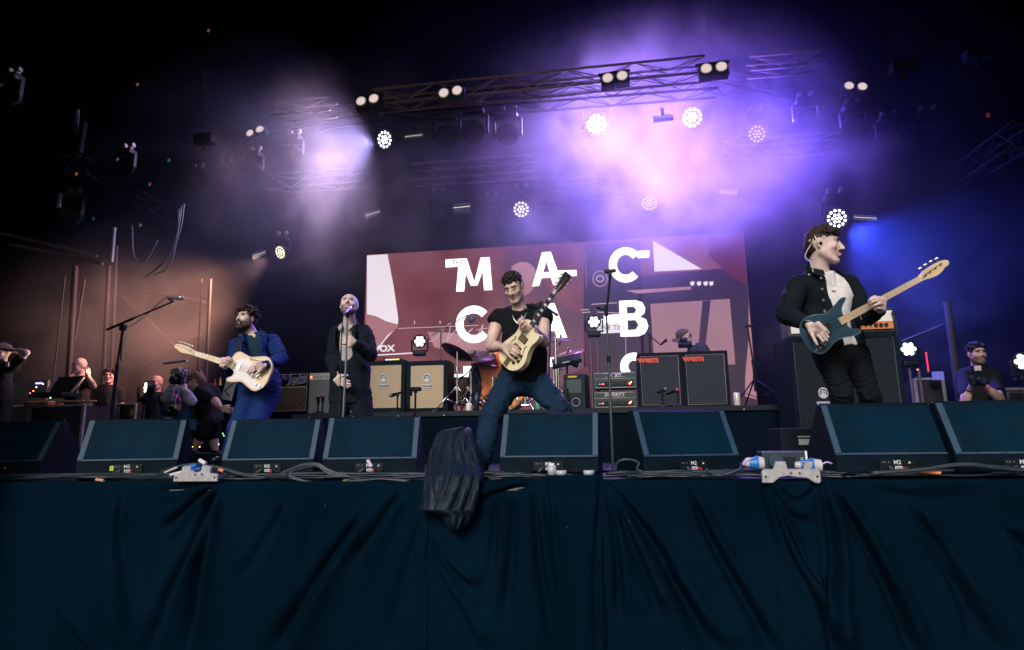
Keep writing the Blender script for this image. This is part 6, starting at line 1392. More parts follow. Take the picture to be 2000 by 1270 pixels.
shirt3 = cloth('pale_grey_shirt', (0.42, 0.40, 0.40), 0.8)
def f(F): P3.torso(F, 0.006); F.rc(P3.J['neck'] - P3.up * .02, P3.J['neck'] + P3.up * 0.035, 0.084, 0.070, 0.02); F.rc(P3.J['neck'] + P3.up * 0.0, P3.J['head'], 0.064, 0.075, 0.006, 'sub'); F.rc(P3.J['neck'] - P3.fr * 0.10 + P3.up * 0.02, P3.J['neck'] - P3.fr * 0.11 - P3.up * 0.05, 0.04, 0.012, 0.006, 'sub')
P3.garment('shirt', shirt3, f, folds=0.004)
dsuit = cloth('black_suit_cloth', (0.0016, 0.007, 0.014))
P3.garment('jacket', dsuit, jacket(P3, gap=0.105, hem=0.075, vdepth=0.33, e=0.018, sleeve=1.95, lean=(-.01, 0), low2=.55), folds=0.008, fscale=8, fdir=(1, 1, .8), seed=3)
for sd_ in (-1, 1):
    lapel(P3, sd_, dsuit, [(.080, .02, .03), (.085, -.03, .115), (.075, -.12, .142), (.070, -.22, .145), (.115, -.14, .148), (.120, -.05, .125), (.100, -.02, .10)])
    lapel(P3, sd_, shirt3, [(.045, .045, .055), (.015, -.01, .105), (.045, -.045, .125), (.070, -.01, .105), (.068, .03, .05)], 'shirt_collar')
def f(F):
    J = P3.J; P3.torso(F, 0.014, chest=False, belly=0.9); P3.leg(F, 'A', 0.026, 1.93, flare=1.35); P3.leg(F, 'B', 0.026, 1.93, flare=1.35); F.plane(J['waist'] - P3.up * 0.04, P3.up)
P3.garment('trousers', dsuit, f, folds=0.007, fscale=7, fdir=(1, 1, .5))
P3.shoe('A', (-0.3, -1), shoe_m); P3.shoe('B', (0.3, -1), shoe_m); band(P3, 'B', yellow, 0.06, 0.026, 0.032)

# ---------- bass player
G3b = at(1597, 652, 4.28); G3n = at(1796, 545, 4.12)
gr, GM3 = guitar('bass_guitar', 'dark blue four string bass guitar with a pale maple neck', G3b, G3n, radians(6), BASS)
J = dict(head=at(1608, 481, 4.52), neck=at(1600, 534, 4.58), chest=at(1607, 582, 4.60), waist=at(1618, 636, 4.62), pelvis=at(1637, 690, 4.64),
    shA=at(1556, 560, 4.52), shB=at(1655, 556, 4.68), elA=at(1537, 615, 4.44), wrA=at(1583, 636, 4.26), elB=at(1692, 620, 4.52), wrB=at(1716, 604, 4.22),
    hipA=at(1614, 692, 4.62), hipB=at(1668, 692, 4.68), knA=at(1644, 768, 4.58), anA=at(1652, 860, 4.90), knB=at(1697, 772, 4.66), anB=at(1718, 862, 4.98))
P4 = Person('person', 'dark haired man in a black jacket and white t-shirt playing a dark blue bass', J, face=(0.93, -0.42, -0.10), up=(0.05, 0, 1), hs=1.10, build=0.92)
nk = (G3n - G3b).normalized()
P4.body(hands=[(('A', at(1606, 649, 4.20) - J['wrA'], (0.1, 0.85, -0.25), [(45, 60, 40), (50, 62, 40), (55, 62, 40), (60, 60, 40)]), dict(thumb=(0.5, 0.2), tside=-1, sc=1.08)),
               (('B', at(1721, 588, 4.14) - J['wrB'], (-0.6, -0.5, 0.1), [(45, 60, 35), (45, 62, 35), (48, 62, 35), (52, 60, 30)]), dict(thumb=(0.4, 0.2), tside=1, sc=1.05))],
        skin=(0.65, 0.50, 0.47), beard=0.12, beardc=(0.25, 0.17, 0.15), brow=(0.05, 0.03, 0.025))
P4.hair(hair_brown, dict(th=-0.003, len=0.026, size=0.007, brow=0.006, grow=lambda x, y, z, r: (x * .3 + r.uniform(-.3, .3), .8 + r.uniform(-.3, .3), z * .35 + r.uniform(-.2, .3))), seed=12, n=420)
wt = cloth('white_cotton', (0.72, 0.70, 0.72), 0.8)
def f(F):
    P4.torso(F, 0.008); F.rc(P4.J['waist'], P4.J['pelvis'] - P4.up * 0.03 + P4.J['pelvis'] * 0, 0.152, 0.165, 0.03, flat=(P4.fr, 0.72)); F.rc(P4.J['neck'] + P4.up * 0.01, P4.J['head'], 0.068, 0.11, 0.006, 'sub'); F.plane(P4.J['pelvis'] + P4.up * 0.045, -P4.up)
P4.garment('t_shirt', wt, f, folds=0.006)
bj = cloth('black_jacket_cloth', (0.0014, 0.006, 0.012))
P4.garment('jacket', bj, jacket(P4, gap=0.088, hem=-0.075, vdepth=0.3, e=0.016, sleeve=1.93, lean=(0.0, 0.02), low=False), folds=0.009, fscale=8, seed=6)
for sd_ in (-1, 1): lapel(P4, sd_, bj, [(.075, .04, .01), (.050, .0, .10), (.085, -.055, .128), (.125, -.02, .09), (.095, .025, .02)], 'collar')
def f(F):
    J = P4.J; P4.torso(F, 0.010, chest=False, belly=0.9); P4.leg(F, 'A', 0.010, 1.95, flare=1.2); P4.leg(F, 'B', 0.010, 1.95, flare=1.2); F.plane(J['waist'] - P4.up * 0.05, P4.up)
P4.garment('trousers', cloth('black_trouser_cloth', (0.0012, 0.004, 0.008)), f, folds=0.006, fscale=8)
P4.shoe('A', (0.1, -1), shoe_m); P4.shoe('B', (0.5, -1), shoe_m)
O = Vector(P4.o)
e = Vector([float(x) for x in P4.hw(0.084, -0.004, -0.004)]) - O
g = MB(); g.sphere(e, 0.012, 10, 6); g.build('earpiece', blackm, P4.root)
g = MB(); g.tube(smooth_pts([e, e + Vector((-.03, .02, .03)), e + Vector((-.075, .05, -.03)), e + Vector((-.09, .06, -.08)), e + Vector((-.06, .05, -.12)), e + Vector((-.05, .05, -.2))], 5), 0.0028, 5); g.build('earpiece_wire', white, P4.root)
nkb = J['neck']; pts = [nkb + P4.lat * a + P4.up * b - P4.fr * c - O for a, b, c in ((-.055, -.01, .085), (-.035, -.07, .118), (-.01, -.125, .128), (.02, -.07, .12), (.045, -.01, .09))]
g = MB(); g.tube(smooth_pts(pts, 4), 0.0018, 5); g.cyl(pts[2] + Vector((0, 0, -.012)), pts[2] + Vector((0, -.004, -.012)), 0.013, seg=12); g.build('pendant', MATS['silver'], P4.root)
for k in range(4):
    p = nkb + P4.lat * -0.105 - P4.up * (0.06 + 0.075 * k) - P4.fr * (0.128 - 0.004 * k) - O
    g = MB(); g.cyl(p, p - P4.fr * 0.006, 0.008, seg=10); g.build('button', MATS['silver'], P4.root)
# ================================================================== CREW AND PHOTOGRAPHERS
def crew(label, hpx, hpy, Y, yaw, floor=0.0, hs=1.0, face_dn=0.0, h=0.011, lean=(0, 0), **ov):
    """standing figure from the head down; yaw 0 faces the audience, 90 faces viewer-left"""
    hd = at(hpx, hpy, Y); a = radians(yaw); f = Vector((-sin(a), -cos(a), 0)); sd_ = Vector((cos(a), -sin(a), 0))   # sd_: viewer-right when facing audience
    L = Vector((lean[0], lean[1], 0)); nk = hd - Vector((0, 0, .165 * hs)) - f * .02 + L * .15
    H = nk.z - floor; s = max(.8, min(1.06, H / 1.47)); pv = nk + L - Vector((0, 0, .52 * s)); ch = nk.lerp(pv, .36); wa = nk.lerp(pv, .70)
    J = dict(head=hd, neck=nk, chest=ch, waist=wa, pelvis=pv); up_ = (nk - pv).normalized()
    for q, g_ in (('A', -1), ('B', 1)):
        sh = nk + sd_ * g_ * .185 * s - up_ * .06; J['sh' + q] = sh; J['el' + q] = sh + sd_ * g_ * .05 - Vector((0, 0, .28 * s)); J['wr' + q] = J['el' + q] + f * .10 - Vector((0, 0, .23 * s))
        hp = pv + sd_ * g_ * .085; J['hip' + q] = hp; J['an' + q] = Vector((hp.x + sd_.x * g_ * .05, hp.y + sd_.y * g_ * .05, floor + .08)); J['kn' + q] = hp.lerp(J['an' + q], .50) + f * .02
    for k, v in ov.items():
        J[k] = at(*v) if len(v) == 3 else Vector(v[:3])
    return Person('person', label, J, face=f + Vector((0, 0, face_dn)), hs=hs, h=h, group=None), J, f
def shirt(P, m, sleeve=0.55, e=.019, name='t_shirt', hem=.04, folds=.004):
    def fn(F):
        J = P.J; P.torso(F, e); F.rc(J['waist'], J['pelvis'] - P.up * hem, .155 + e, .16 + e, .04, flat=(P.fr, .74))
        for q in 'AB': P.arm(F, q, e * .9, 0, sleeve)
        F.rc(J['neck'] + P.up * .015, J['head'], .064, .1, .006, 'sub'); F.plane(J['pelvis'] - P.up * (hem + .02), -P.up)
    return P.garment(name, m, fn, folds=folds, it=1)
def pants(P, m, t1=1.93, name='trousers'):
    def fn(F): P.torso(F, .012, chest=False, belly=.9); P.leg(F, 'A', .018, t1, flare=1.2); P.leg(F, 'B', .018, t1, flare=1.2); F.plane(P.J['waist'] - P.up * .04, P.up)
    return P.garment(name, m, fn, folds=.006, it=1)
def cap(P, m, brim=True):
    F = Field(P.hc - .2, P.hc + .25, .007); F.ell(P.hw(0, -.012, .045), np.array((.088, .108, .088)) * P.hs, P.HR, .01); F.plane(P.hw(0, 0, .045), -P.HR[2], .006)
    if brim: F.ell(P.hw(0, .12, .045), np.array((.065, .065, .010)) * P.hs, P.HR, .012)
    return field_obj('cap', F, m, P.root, P.o, folds=.002, fscale=30)
blk = cloth('crew_black', (.008, .011, .014)); HF = [(30, 40, 25)] * 4; relaxed = [(20, 25, 15)] * 4
# woman with the camera
P, J, f_ = crew('grey haired photographer in a blue waistcoat holding a camera to her face', 349, 741, 7.0, 8, .16, 1.02, elA=(325, 778, 6.72), wrA=(336, 757, 6.62), elB=(374, 784, 6.72), wrB=(362, 763, 6.62))
P.body(hands=[(('A', (.25, -.3, .9), (.2, -1, 0), HF), dict(tside=1, sc=.95)), (('B', (-.45, -.2, .8), (0, -1, .3), HF), dict(tside=-1, sc=.95))], skin=(0.69, 0.56, 0.52))
P.hair(hair_grey, dict(th=.012, len=.04, size=.018, grow=lambda x, y, z, r: (x, y * .3, r.uniform(-1, .2))), n=60)
shirt(P, cloth('pale_sleeves', (.50, .47, .50)), 1.9, .010, 'shirt')
def fn(F):
    J_ = P.J; P.torso(F, .030); F.rc(J_['waist'], J_['pelvis'] - P.up * .14, .19, .20, .04, flat=(P.fr, .74)); A = J_['neck'] - P.fr * .17; B = J_['pelvis'] - P.fr * .18 - P.up * .2
    F.rc(A, B, .085, .07, .008, 'sub'); F.rc(J_['neck'] + P.up * .01, J_['head'], .075, .1, .006, 'sub'); F.plane(J_['pelvis'] - P.up * .16, -P.up)
P.garment('waistcoat', cloth('denim_blue', (.04, .13, .22)), fn, folds=.008, it=1)
pants(P, blk); P.shoe('A', f_, shoe_m); P.shoe('B', f_, shoe_m); O = Vector(P.o)
p = at(363, 800, 6.78) - O; g = MB(); g.box(at(372, 830, 6.82) - O, (.13, .05, .13), bev=.015); g.build('pocket', MATS['denim_blue'], P.root)
g = MB(); g.tube(smooth_pts([J['neck'] + P.lat * .06 - P.fr * .06 - O, at(343, 780, 6.76) - O, at(344, 800, 6.75) - O, at(352, 780, 6.76) - O, J['neck'] - P.lat * .06 - P.fr * .06 - O], 4), .006, 5); g.build('lanyard', mat('pink_band', (.6, .12, .2), .6), P.root)
for k, (px, m_) in enumerate(((341, mat('pass_yellow', (.7, .68, .35), .5)), (350, mat('pass_pink', (.65, .2, .3), .5)))): g = MB(); g.box(at(px, 796, 6.74) - O, (.05, .008, .068)); g.build('pass_card', m_, P.root)
def camera_(label, px, py, Y, yaw=0, fl=False):
    r = thing('camera', label, 'camera', at(px, py, Y), (0, 0, radians(yaw))); g = MB(); g.box((0, 0, 0), (.14, .06, .09), bev=.012); g.box((0, 0, .055), (.06, .055, .035), bev=.01); g.build('body', blackm, r)
    g = MB(); g.cyl((0, -.02, -.003), (0, -.10, -.003), .036, .040, seg=18); g.build('lens', blackm, r); g = MB(); g.cyl((0, -.1005, -.003), (0, -.102, -.003), .030, seg=18); g.build('glass', mat('lens_glass', (.02, .025, .05), .08, spec=.9), r)
    if fl: g = MB(); g.box((0, .0, .115), (.07, .05, .09), bev=.01); g.build('flash', blackm, r); g = MB(); g.box((0, -.028, .125), (.062, .008, .05)); g.build('flash_window', mat('flash_white', (.6, .5, .52), .3), r)
    return r
camera_('small camera held to the face of the grey haired photographer', 347, 743, 6.56)
g = camera_('second black camera hanging at the hip of the grey haired photographer', 333, 806, 6.72)
# bending man
P, J, f_ = crew('fair haired crew man in black shirt and shorts bending beside the photographer', 383, 746, 7.15, 78, .16, 1.0, -.35, neck=(394, 760, 7.2), chest=(404, 780, 7.2), waist=(409, 800, 7.2), pelvis=(412, 820, 7.2), shA=(398, 768, 7.05), shB=(404, 768, 7.38), elA=(420, 783, 6.98), wrA=(432, 797, 6.92), elB=(410, 795, 7.4), wrB=(400, 815, 7.4), hipA=(410, 824, 7.1), hipB=(414, 824, 7.3), knA=(392, 850, 7.05), anA=(379, 880, 7.1), knB=(416, 852, 7.3), anB=(421, 880, 7.3))
P.body(hands=[(('A', (.7, 0, -.2), (0, 1, 0), relaxed), dict(tside=1)), (('B', (0, 0, -1), (0, -1, 0), relaxed), dict(tside=1))], skin=(0.62, 0.41, 0.34), beard=.3, beardc=(.2, .1, .06))
P.hair(hairm('fair_hair', (.20, .11, .06)), dict(th=.004, len=.02, size=.014, grow=lambda x, y, z, r: (x * .5, y * .5, z)), n=60); shirt(P, blk, .75); pants(P, blk, .98, 'shorts'); P.shoe('A', (-1, -.2), shoe_m); P.shoe('B', (.9, -.3), shoe_m)
# man behind the lamp
P, J, f_ = crew('man in dark clothes standing behind the seven cell light', 305, 749, 8.9, 0, 0.0, 1.02); P.body(hands=[(('A', (0, -.1, -1), (1, 0, 0), relaxed), dict(tside=-1)), (('B', (0, -.1, -1), (-1, 0, 0), relaxed), dict(tside=1))], skin=(0.56, 0.34, 0.26), scalp=.2); shirt(P, blk, .7); pants(P, blk)
# bald man with hand to his face
P, J, f_ = crew('bald heavy set crew man resting with one hand raised near his face', 155, 716, 8.3, 20, .0, 1.06, elA=(150, 775, 8.1), wrA=(143, 752, 7.95), elB=(182, 755, 8.1), wrB=(172, 733, 7.95))
P.body(hands=[(('A', (0, -.3, .6), (0, 1, 0), HF), dict(tside=1)), (('B', (-.3, 0, 1), (-1, .3, 0), HF), dict(tside=-1))], skin=(0.65, 0.44, 0.35), beard=.15, beardc=(.25, .15, .1)); shirt(P, cloth('dark_brown_top', (.02, .015, .014)), .8); pants(P, blk)
# one more face between the poles
P, J, f_ = crew('dark haired person half hidden behind the boom stand', 214, 735, 9.0, -30, 0.0, 1.0); P.body(hands=[(('A', (0, -.1, -1), (1, 0, 0), relaxed), dict(tside=-1)), (('B', (0, -.1, -1), (-1, 0, 0), relaxed), dict(tside=1))], skin=(0.62, 0.40, 0.34)); P.hair(hair_dark, dict(th=.01, len=.03, size=.016, grow=lambda x, y, z, r: (x, y, -z)), n=50); shirt(P, blk, .7); pants(P, blk)
# man in the hat
P, J, f_ = crew('man in a grey bucket hat at the left side with his arm behind his head', 3, 689, 7.0, -10, 0.0, 1.02, elB=(51, 689, 7.05), shB=(26, 716, 7.05), wrB=(22, 684, 7.12))
P.body(hands=[(('A', (0, -.1, -1), (1, 0, 0), relaxed), dict(tside=-1)), (('B', (-1, .1, .1), (0, -1, 0), HF), dict(tside=-1))], skin=(0.65, 0.51, 0.47), beard=.5); shirt(P, blk, .55); pants(P, blk)
F = Field(P.hc - .22, P.hc + .24, .007); F.ell(P.hw(0, -.01, .06), np.array((.09, .108, .075)), P.HR, .01); F.ell(P.hw(0, -.005, .042), np.array((.14, .155, .014)), P.HR, .02); F.plane(P.hw(0, 0, .028), -P.HR[2], .004); field_obj('hat', F, cloth('hat_grey', (.12, .11, .10)), P.root, P.o, folds=.002)
g = MB(); g.box(at(14, 712, 6.83) - Vector(P.o), (.05, .02, .06), bev=.01); g.build('chest_print', mat('print_white', (.4, .42, .45), .6), P.root)
# keyboard player behind the wem cabinets
P, J, f_ = crew('man in a brown flat cap and dark green jacket looking down', 1337, 660, 9.1, 72, RZ, 1.0, -.75, neck=(1352, 676, 9.15), chest=(1366, 698, 9.2), waist=(1372, 725, 9.2), pelvis=(1374, 750, 9.2), shA=(1352, 690, 9.0), shB=(1370, 684, 9.38), elA=(1348, 725, 9.0), wrA=(1325, 735, 8.95), elB=(1355, 722, 9.4), wrB=(1330, 732, 9.4), h=.009)
P.body(hands=[(('A', (-1, 0, -.2), (0, 0, -1), relaxed), dict(tside=1)), (('B', (-1, 0, -.2), (0, 0, -1), relaxed), dict(tside=-1))], skin=(0.56, 0.38, 0.29), beard=.25, beardc=(.2, .1, .07))
P.hair(hair_dark, dict(th=-.012, len=.05, size=.012, nape=-.04, grow=lambda x, y, z, r: (x * .3, -.3, -1)), n=0); cap(P, cloth('brown_cap', (.10, .065, .05)))
shirt(P, cloth('dark_green_jacket', (.018, .028, .024)), 1.9, .018, 'jacket'); pants(P, blk)
g = MB(); e_ = Vector([float(v) for v in P.hw(-.084, -.004, -.004)]) - Vector(P.o); g.sphere(e_, .01, 8, 5); e_ = Vector([float(v) for v in P.hw(.084, -.004, -.004)]) - Vector(P.o); g.sphere(e_, .01, 8, 5); g.build('earpiece', white, P.root)
# photographer on the right
P, J, f_ = crew('bearded photographer in black lowering a camera with flash in the blue light', 1908, 692, 7.6, 0, 0.0, 1.0, elA=(1884, 788, 7.2), wrA=(1895, 758, 7.1), elB=(1953, 780, 7.2), wrB=(1922, 752, 7.1))
P.body(hands=[(('A', (.4, -.2, .9), (.3, -1, 0), HF), dict(tside=1)), (('B', (-.8, -.2, .2), (0, -.2, 1), HF), dict(tside=-1))], skin=(0.54, 0.34, 0.29), beard=.8); P.hair(hair_dark, dict(th=.002, len=.02, size=.014, grow=lambda x, y, z, r: (x, y, z)), n=60); shirt(P, blk, .7); pants(P, blk); camera_('black camera with a flash in the hands of the bearded photographer', 1910, 744, 7.0, 0, True)
band(P, 'A', mat('navy_band', (.02, .03, .08), .6), .12); band(P, 'B', mat('pink_wrist_band', (.6, .08, .2), .6), .12)
# ================================================================== THINGS IN THE WINGS
g = MB(); g.box((at(380, 880, 7.4).x - .2, 7.6, .08), (2.4, 1.6, .16)); o = g.build('wing_platform', black); tag(o, 'low dark platform under the photographer and the bending crew man', 'platform')
alc = mat('case_corner_metal', (.42, .38, .40), .4, .6)
def case(label, x0, x1, y0, y1, Y, D=.6, z0=None, letters=None, sheet=None):
    x, w, zb, zt = span(x0, x1, y0, y1, Y); zb = 0 if z0 is None else z0; h = zt - zb; r = thing('flight_case', label, 'flight case', (x, Y, zb), group='flight cases in the wings'); g = MB(); g.box((0, D / 2, h / 2), (w, D, h)); g.build('panel', mat('case_black', (.012, .014, .017), .5, var=.4), r)
    for a, b, c_ in ((-w / 2, 0, 0), (w / 2, 0, 0)): g = MB(); g.box((a, 0, h / 2), (.035, .035, h + .01), bev=.004); g.build('edge_trim', alc, r)
    g = MB(); g.box((0, 0, h), (w, .03, .03), bev=.004); g.build('edge_trim', alc, r); g = MB(); g.box((0, -.004, h * .4), (.16, .012, .10), bev=.004); g.build('catch', alc, r) if not letters else None
    return r, w, h
r, w, h = case('flight case with white signature lettering and a guitar lying on top at the left', 56, 160, 793, 885, 7.2)
for k, (tx, xx, zz, sz) in enumerate((('Hire Stage Prop', -.02, .72, .045), ('Jaine Henry', 0.0, .56, .085))): text_mesh('lettering', tx, sz, labelw, r, (xx, -.012, h * zz), (radians(90), radians(-3), 0), bold=.001, ext=.0006, shear=.3)
g = MB(); 
for a, b in (((.08, h * .35), (.14, h * .78)), ((.14, h * .78), (.18, h * .35)), ((-.16, h * .42), (.24, h * .38)), ((.24, h * .38), (.23, h * .58)), ((.10, h * .52), (.24, h * .56))): g.cyl((a[0], -.010, a[1]), (b[0], -.010, b[1]), .0045, seg=5)
g.build('drawn_mark', labelw, r)
r, w, h = case('smaller flight case at the far left beside the lettered one', 10, 54, 793, 880, 7.3)
r, w, h = case('dark flight case with a yellow sticker behind the boom stand', 228, 262, 790, 860, 8.6); g = MB(); g.box((w * .35, -.006, h * .86), (.07, .004, .10)); g.build('sticker', mat('yellow_sticker', (.55, .42, .05), .6), r)
for k, (a, b, c_, d, Y) in enumerate(((1795, 1850, 740, 880, 8.6), (1960, 2010, 760, 880, 7.4))): case(('tall dark case beyond the tubes of the cool white light', 'dark case at the right side of the photo')[k], a, b, c_, d, Y)
# open laptop like console on the left cases
p = at(110, 765, 7.6); r = thing('mixing_console', 'small open console with a raised lid and lit buttons on the flight cases', 'console', p); g = MB(); g.box((0, 0, -.05), (.5, .35, .06), bev=.01); g.build('base', blackm, r); g = MB(); g.box((-.0, .15, .09), (.42, .03, .28), rot=(radians(-20), 0, 0), bev=.01); g.build('lid', blackm, r); g = MB(); g.box((.20, .13, .10), (.03, .02, .26), rot=(radians(-20), radians(20), 0)); g.box((-.22, .13, .10), (.03, .02, .26), rot=(radians(-20), radians(20), 0)); g.build('hinge_arm', alc, r)
for (a, b, m_) in ((-.15, .05, amber_led), (-.19, .0, red_led), (-.23, -.03, red_led), (-.05, .09, amber_led), (.09, -.10, green_led)): g = MB(); g.sphere((a, -.17, b), .008, 8, 5); g.build('pilot_lamp', m_, r)
# guitar on the case
tob = wood('sunburst_wood', (.50, .20, .04), (.35, .10, .02)); SPARE = dict(TELE); SPARE['bm'] = tob; SPARE['fit'] = TELE['fit'][1:5]
A = at(72, 785, 7.35); B = at(150, 779, 7.40); A.z = B.z = at(110, 789, 7.35).z + .03; Xd = (B - A).normalized(); Mx = Matrix((Xd, Vector((0, 0, 1)).cross(Xd), Vector((0, 0, 1)))).transposed().to_4x4(); Mx.translation = A
_fr = frame
def frame(pb, pn, roll, Ls): return Mx, 1.0
guitar('electric_guitar', 'amber guitar lying flat on top of the flight case with the lettering', A, B, 0, SPARE); frame = _fr
# T shaped stand, sheet of white card, hanging tools
p = at(345, 716, 8.0); r = thing('t_stand', 'tall stand with a flat pale crossbar behind the photographer', 'stand', (p.x, 8.0, 0)); stand_pole(r, (0, 0, 0), (0, 0, p.z - .02), .03, polm); a_ = at(320, 710, 8.0); b_2 = at(365, 704, 8.0); g = MB(); g.cyl(a_ - Vector((p.x, 8.0, 0)), b_2 - Vector((p.x, 8.0, 0)), .022, seg=6); g.build('crossbar', mat('pale_bar', (.4, .37, .38), .5), r)
p = at(447, 762, 7.6); r = thing('sign_card', 'white card with a black drawn line leaning behind the blue suited guitarist', 'card', p, (0, radians(12), 0)); g = MB(); g.box((0, 0, 0), (.14, .02, .26)); g.build('card', mat('card_white', (.6, .6, .66), .6), r); g = MB(); g.cyl((-.05, -.012, -.02), (.05, -.012, .10), .008, seg=6); g.cyl((-.05, -.012, -.02), (.03, -.012, -.07), .008, seg=6); g.build('drawn_line', blackm, r)
for k, (px, py, m_) in enumerate(((420, 748, mat('tool_red', (.5, .06, .03), .5)), (430, 744, mat('tool_yellow', (.75, .5, .08), .5)))): p = at(px, py, 7.7); o = MB().cyl((0, 0, .05), (0, 0, -.06), .004, .022, seg=10).build('hanging_flag', m_); o.location = p; tag(o, ('small red cone shaped tag hanging behind the bending man', 'small yellow cone shaped tag hanging behind the bending man')[k], 'tag')
o = MB().cyl((0, 0, -.12), (0, 0, .12), .009, seg=8).build('light_stick', emit('red_tube', (.9, .03, .08), .8)); o.location = at(1811, 707, 8.3); tag(o, 'thin red glowing stick right of the cool white light', 'light')
# screens and small lights in the wing
r = thing('monitor_screen', 'pale flat board behind the crew at the far left', 'board', at(60, 762, 8.6)); g = MB(); g.box((0, 0, 0), (.62, .04, .30)); g.build('panel', mat('dusty_board', (.16, .13, .13), .7), r); g = MB(); g.box((.16, -.025, .10), (.12, .01, .02)); g.build('light_line', emit('violet_strip', (.35, .3, 1), 2.0), r)
r = thing('light_box', 'small violet lit panel in the dark right wing', 'panel', at(1832, 734, 8.4)); g = MB(); g.box((0, 0, 0), (.12, .03, .10)); g.build('panel', emit('violet_panel', (.2, .2, .9), .35), r)
for k, (px, py, m_) in enumerate(((366, 848, red_led), (369, 858, green_led), (376, 873, amber_led), (390, 873, amber_led), (435, 847, green_led), (427, 868, green_led), (437, 851, green_led), (1792, 722, red_led))):
    o = MB().sphere((0, 0, 0), .006, 8, 5).build('pilot_light', m_); o.location = at(px, py, 6.9); tag(o, ('red status light uppermost behind the two lugged bracket', 'green status light just under the red one', 'left amber light of the pair by the shoe', 'right amber light of the pair by the shoe', 'green status light left of the blue trousers', 'lowest green status light near the blue trousers', 'rightmost green status light beside the blue trousers', 'red status light in the dark right wing')[k], 'pilot light', 'tiny status lights')
r = thing('tube_trestle', 'pale square metal frame low at the right side', 'frame', at(1984, 775, 6.6)); g = MB(); g.tube([(-.06, 0, -.12), (-.06, 0, .04), (.07, 0, .04), (.07, 0, -.12)], .012, 6); g.build('tube', polm, r); g = MB(); g.cyl((-.06, 0, -.12), (-.06, 0, -.6), .01, seg=6); g.build('leg', polm, r); g = MB(); g.cyl((.07, 0, -.12), (.07, 0, -.6), .01, seg=6); g.build('leg', polm, r)
# roof rigging: hoist chains and motors in the dark
for k, (px, y0, y1, Y) in enumerate(((400, 130, 262, 7.6), (333, 175, 235, 8.2), (715, 0, 130, 8.0), (1385, 0, 60, 8.0), (1763, 60, 160, 7.8), (535, 60, 215, 8.0))):
    A = at(px, y0, Y); B = at(px - 3, y1, Y); o = MB().cyl((0, 0, 0), B - A, .006, seg=6).build('hoist_chain', dark_t); o.location = A; tag(o, 'thin hoist chain in the dark roof above the ' + ('left chain hoist', 'far left tubes', 'left blinders', 'right end of the front truss', 'right chain hoist', 'short left truss piece')[k], 'chain', 'hoist chains in the roof')
for k, (px, py, Y, nm) in enumerate(((400, 272, 7.5, 'left'), (1763, 132, 7.8, 'right'), (1908, 108, 7.8, 'far right'))): r = thing('chain_hoist', 'small dark chain hoist above the %s truss' % nm, 'hoist', at(px, py, Y)); g = MB(); g.box((0, 0, 0), (.28, .14, .14), bev=.02); g.build('housing', dark_t, r); g = MB(); g.cyl((0, 0, -.07), (0, 0, -.16), .02, seg=8); g.build('hook', dark_t, r)
for k, (px, py, col) in enumerate(((268, 165, (.6, .2, .12)), (407, 60, (.6, .2, .15)), (329, 313, (.02, .3, .25)), (274, 440, (.2, .45, .40)), (292, 360, (.7, .12, .04)), (149, 340, (.9, .5, .02)), (182, 427, (.02, .10, .45)), (1930, 225, (.6, .05, .02)))):
    o = MB().box((0, 0, 0), (.035, .01, .05)).build('marker_tag', emit('tagcol%d' % k, col, .10)); o.location = at(px, py, 7.9); o.rotation_euler = (0, .3, 0); tag(o, ('faint orange', 'faint red', 'dark green', 'pale green', 'bright red', 'amber', 'blue', 'dark red')[k] + ' marker tag on the rigging in the dark', 'tag', None)  # faint glow put into the tag colour by emission
# ================================================================== CLOTH SKIRT OF THE STAGE
cloth_m = mat('navy_black_cloth', (0.0014, 0.0088, 0.0185), 0.95, var=0.22, scale=1.6, bump=0.25, bscale=500, spec=0.0)
def _specks(m):
    t = m.node_tree; n = t.nodes; b = n['Principled BSDF']; lk = b.inputs['Base Color'].links[0].from_socket; geo = n.new('ShaderNodeNewGeometry'); vo = n.new('ShaderNodeTexVoronoi'); vo.inputs['Scale'].default_value = 9.0
    mp = n.new('ShaderNodeMapping'); mp.inputs['Scale'].default_value = (1.0, 1.0, .55); nz = n.new('ShaderNodeTexNoise'); nz.inputs['Scale'].default_value = 3.0
    t.links.new(geo.outputs['Position'], mp.inputs[0]); t.links.new(mp.outputs[0], vo.inputs['Vector']); t.links.new(geo.outputs['Position'], nz.inputs['Vector'])
    a = n.new('ShaderNodeMath'); a.operation = 'LESS_THAN'; t.links.new(vo.outputs['Distance'], a.inputs[0]); q = n.new('ShaderNodeMath'); q.operation = 'MULTIPLY'; q.inputs[1].default_value = .055; t.links.new(nz.outputs['Fac'], q.inputs[0]); t.links.new(q.outputs[0], a.inputs[1])
    mx = n.new('ShaderNodeMix'); mx.data_type = 'RGBA'; mx.inputs['B'].default_value = (.03, .06, .09, 1); t.links.new(a.outputs[0], mx.inputs['Factor']); t.links.new(lk, mx.inputs['A']); t.links.new(mx.outputs['Result'], b.inputs['Base Color'])
_specks(cloth_m)
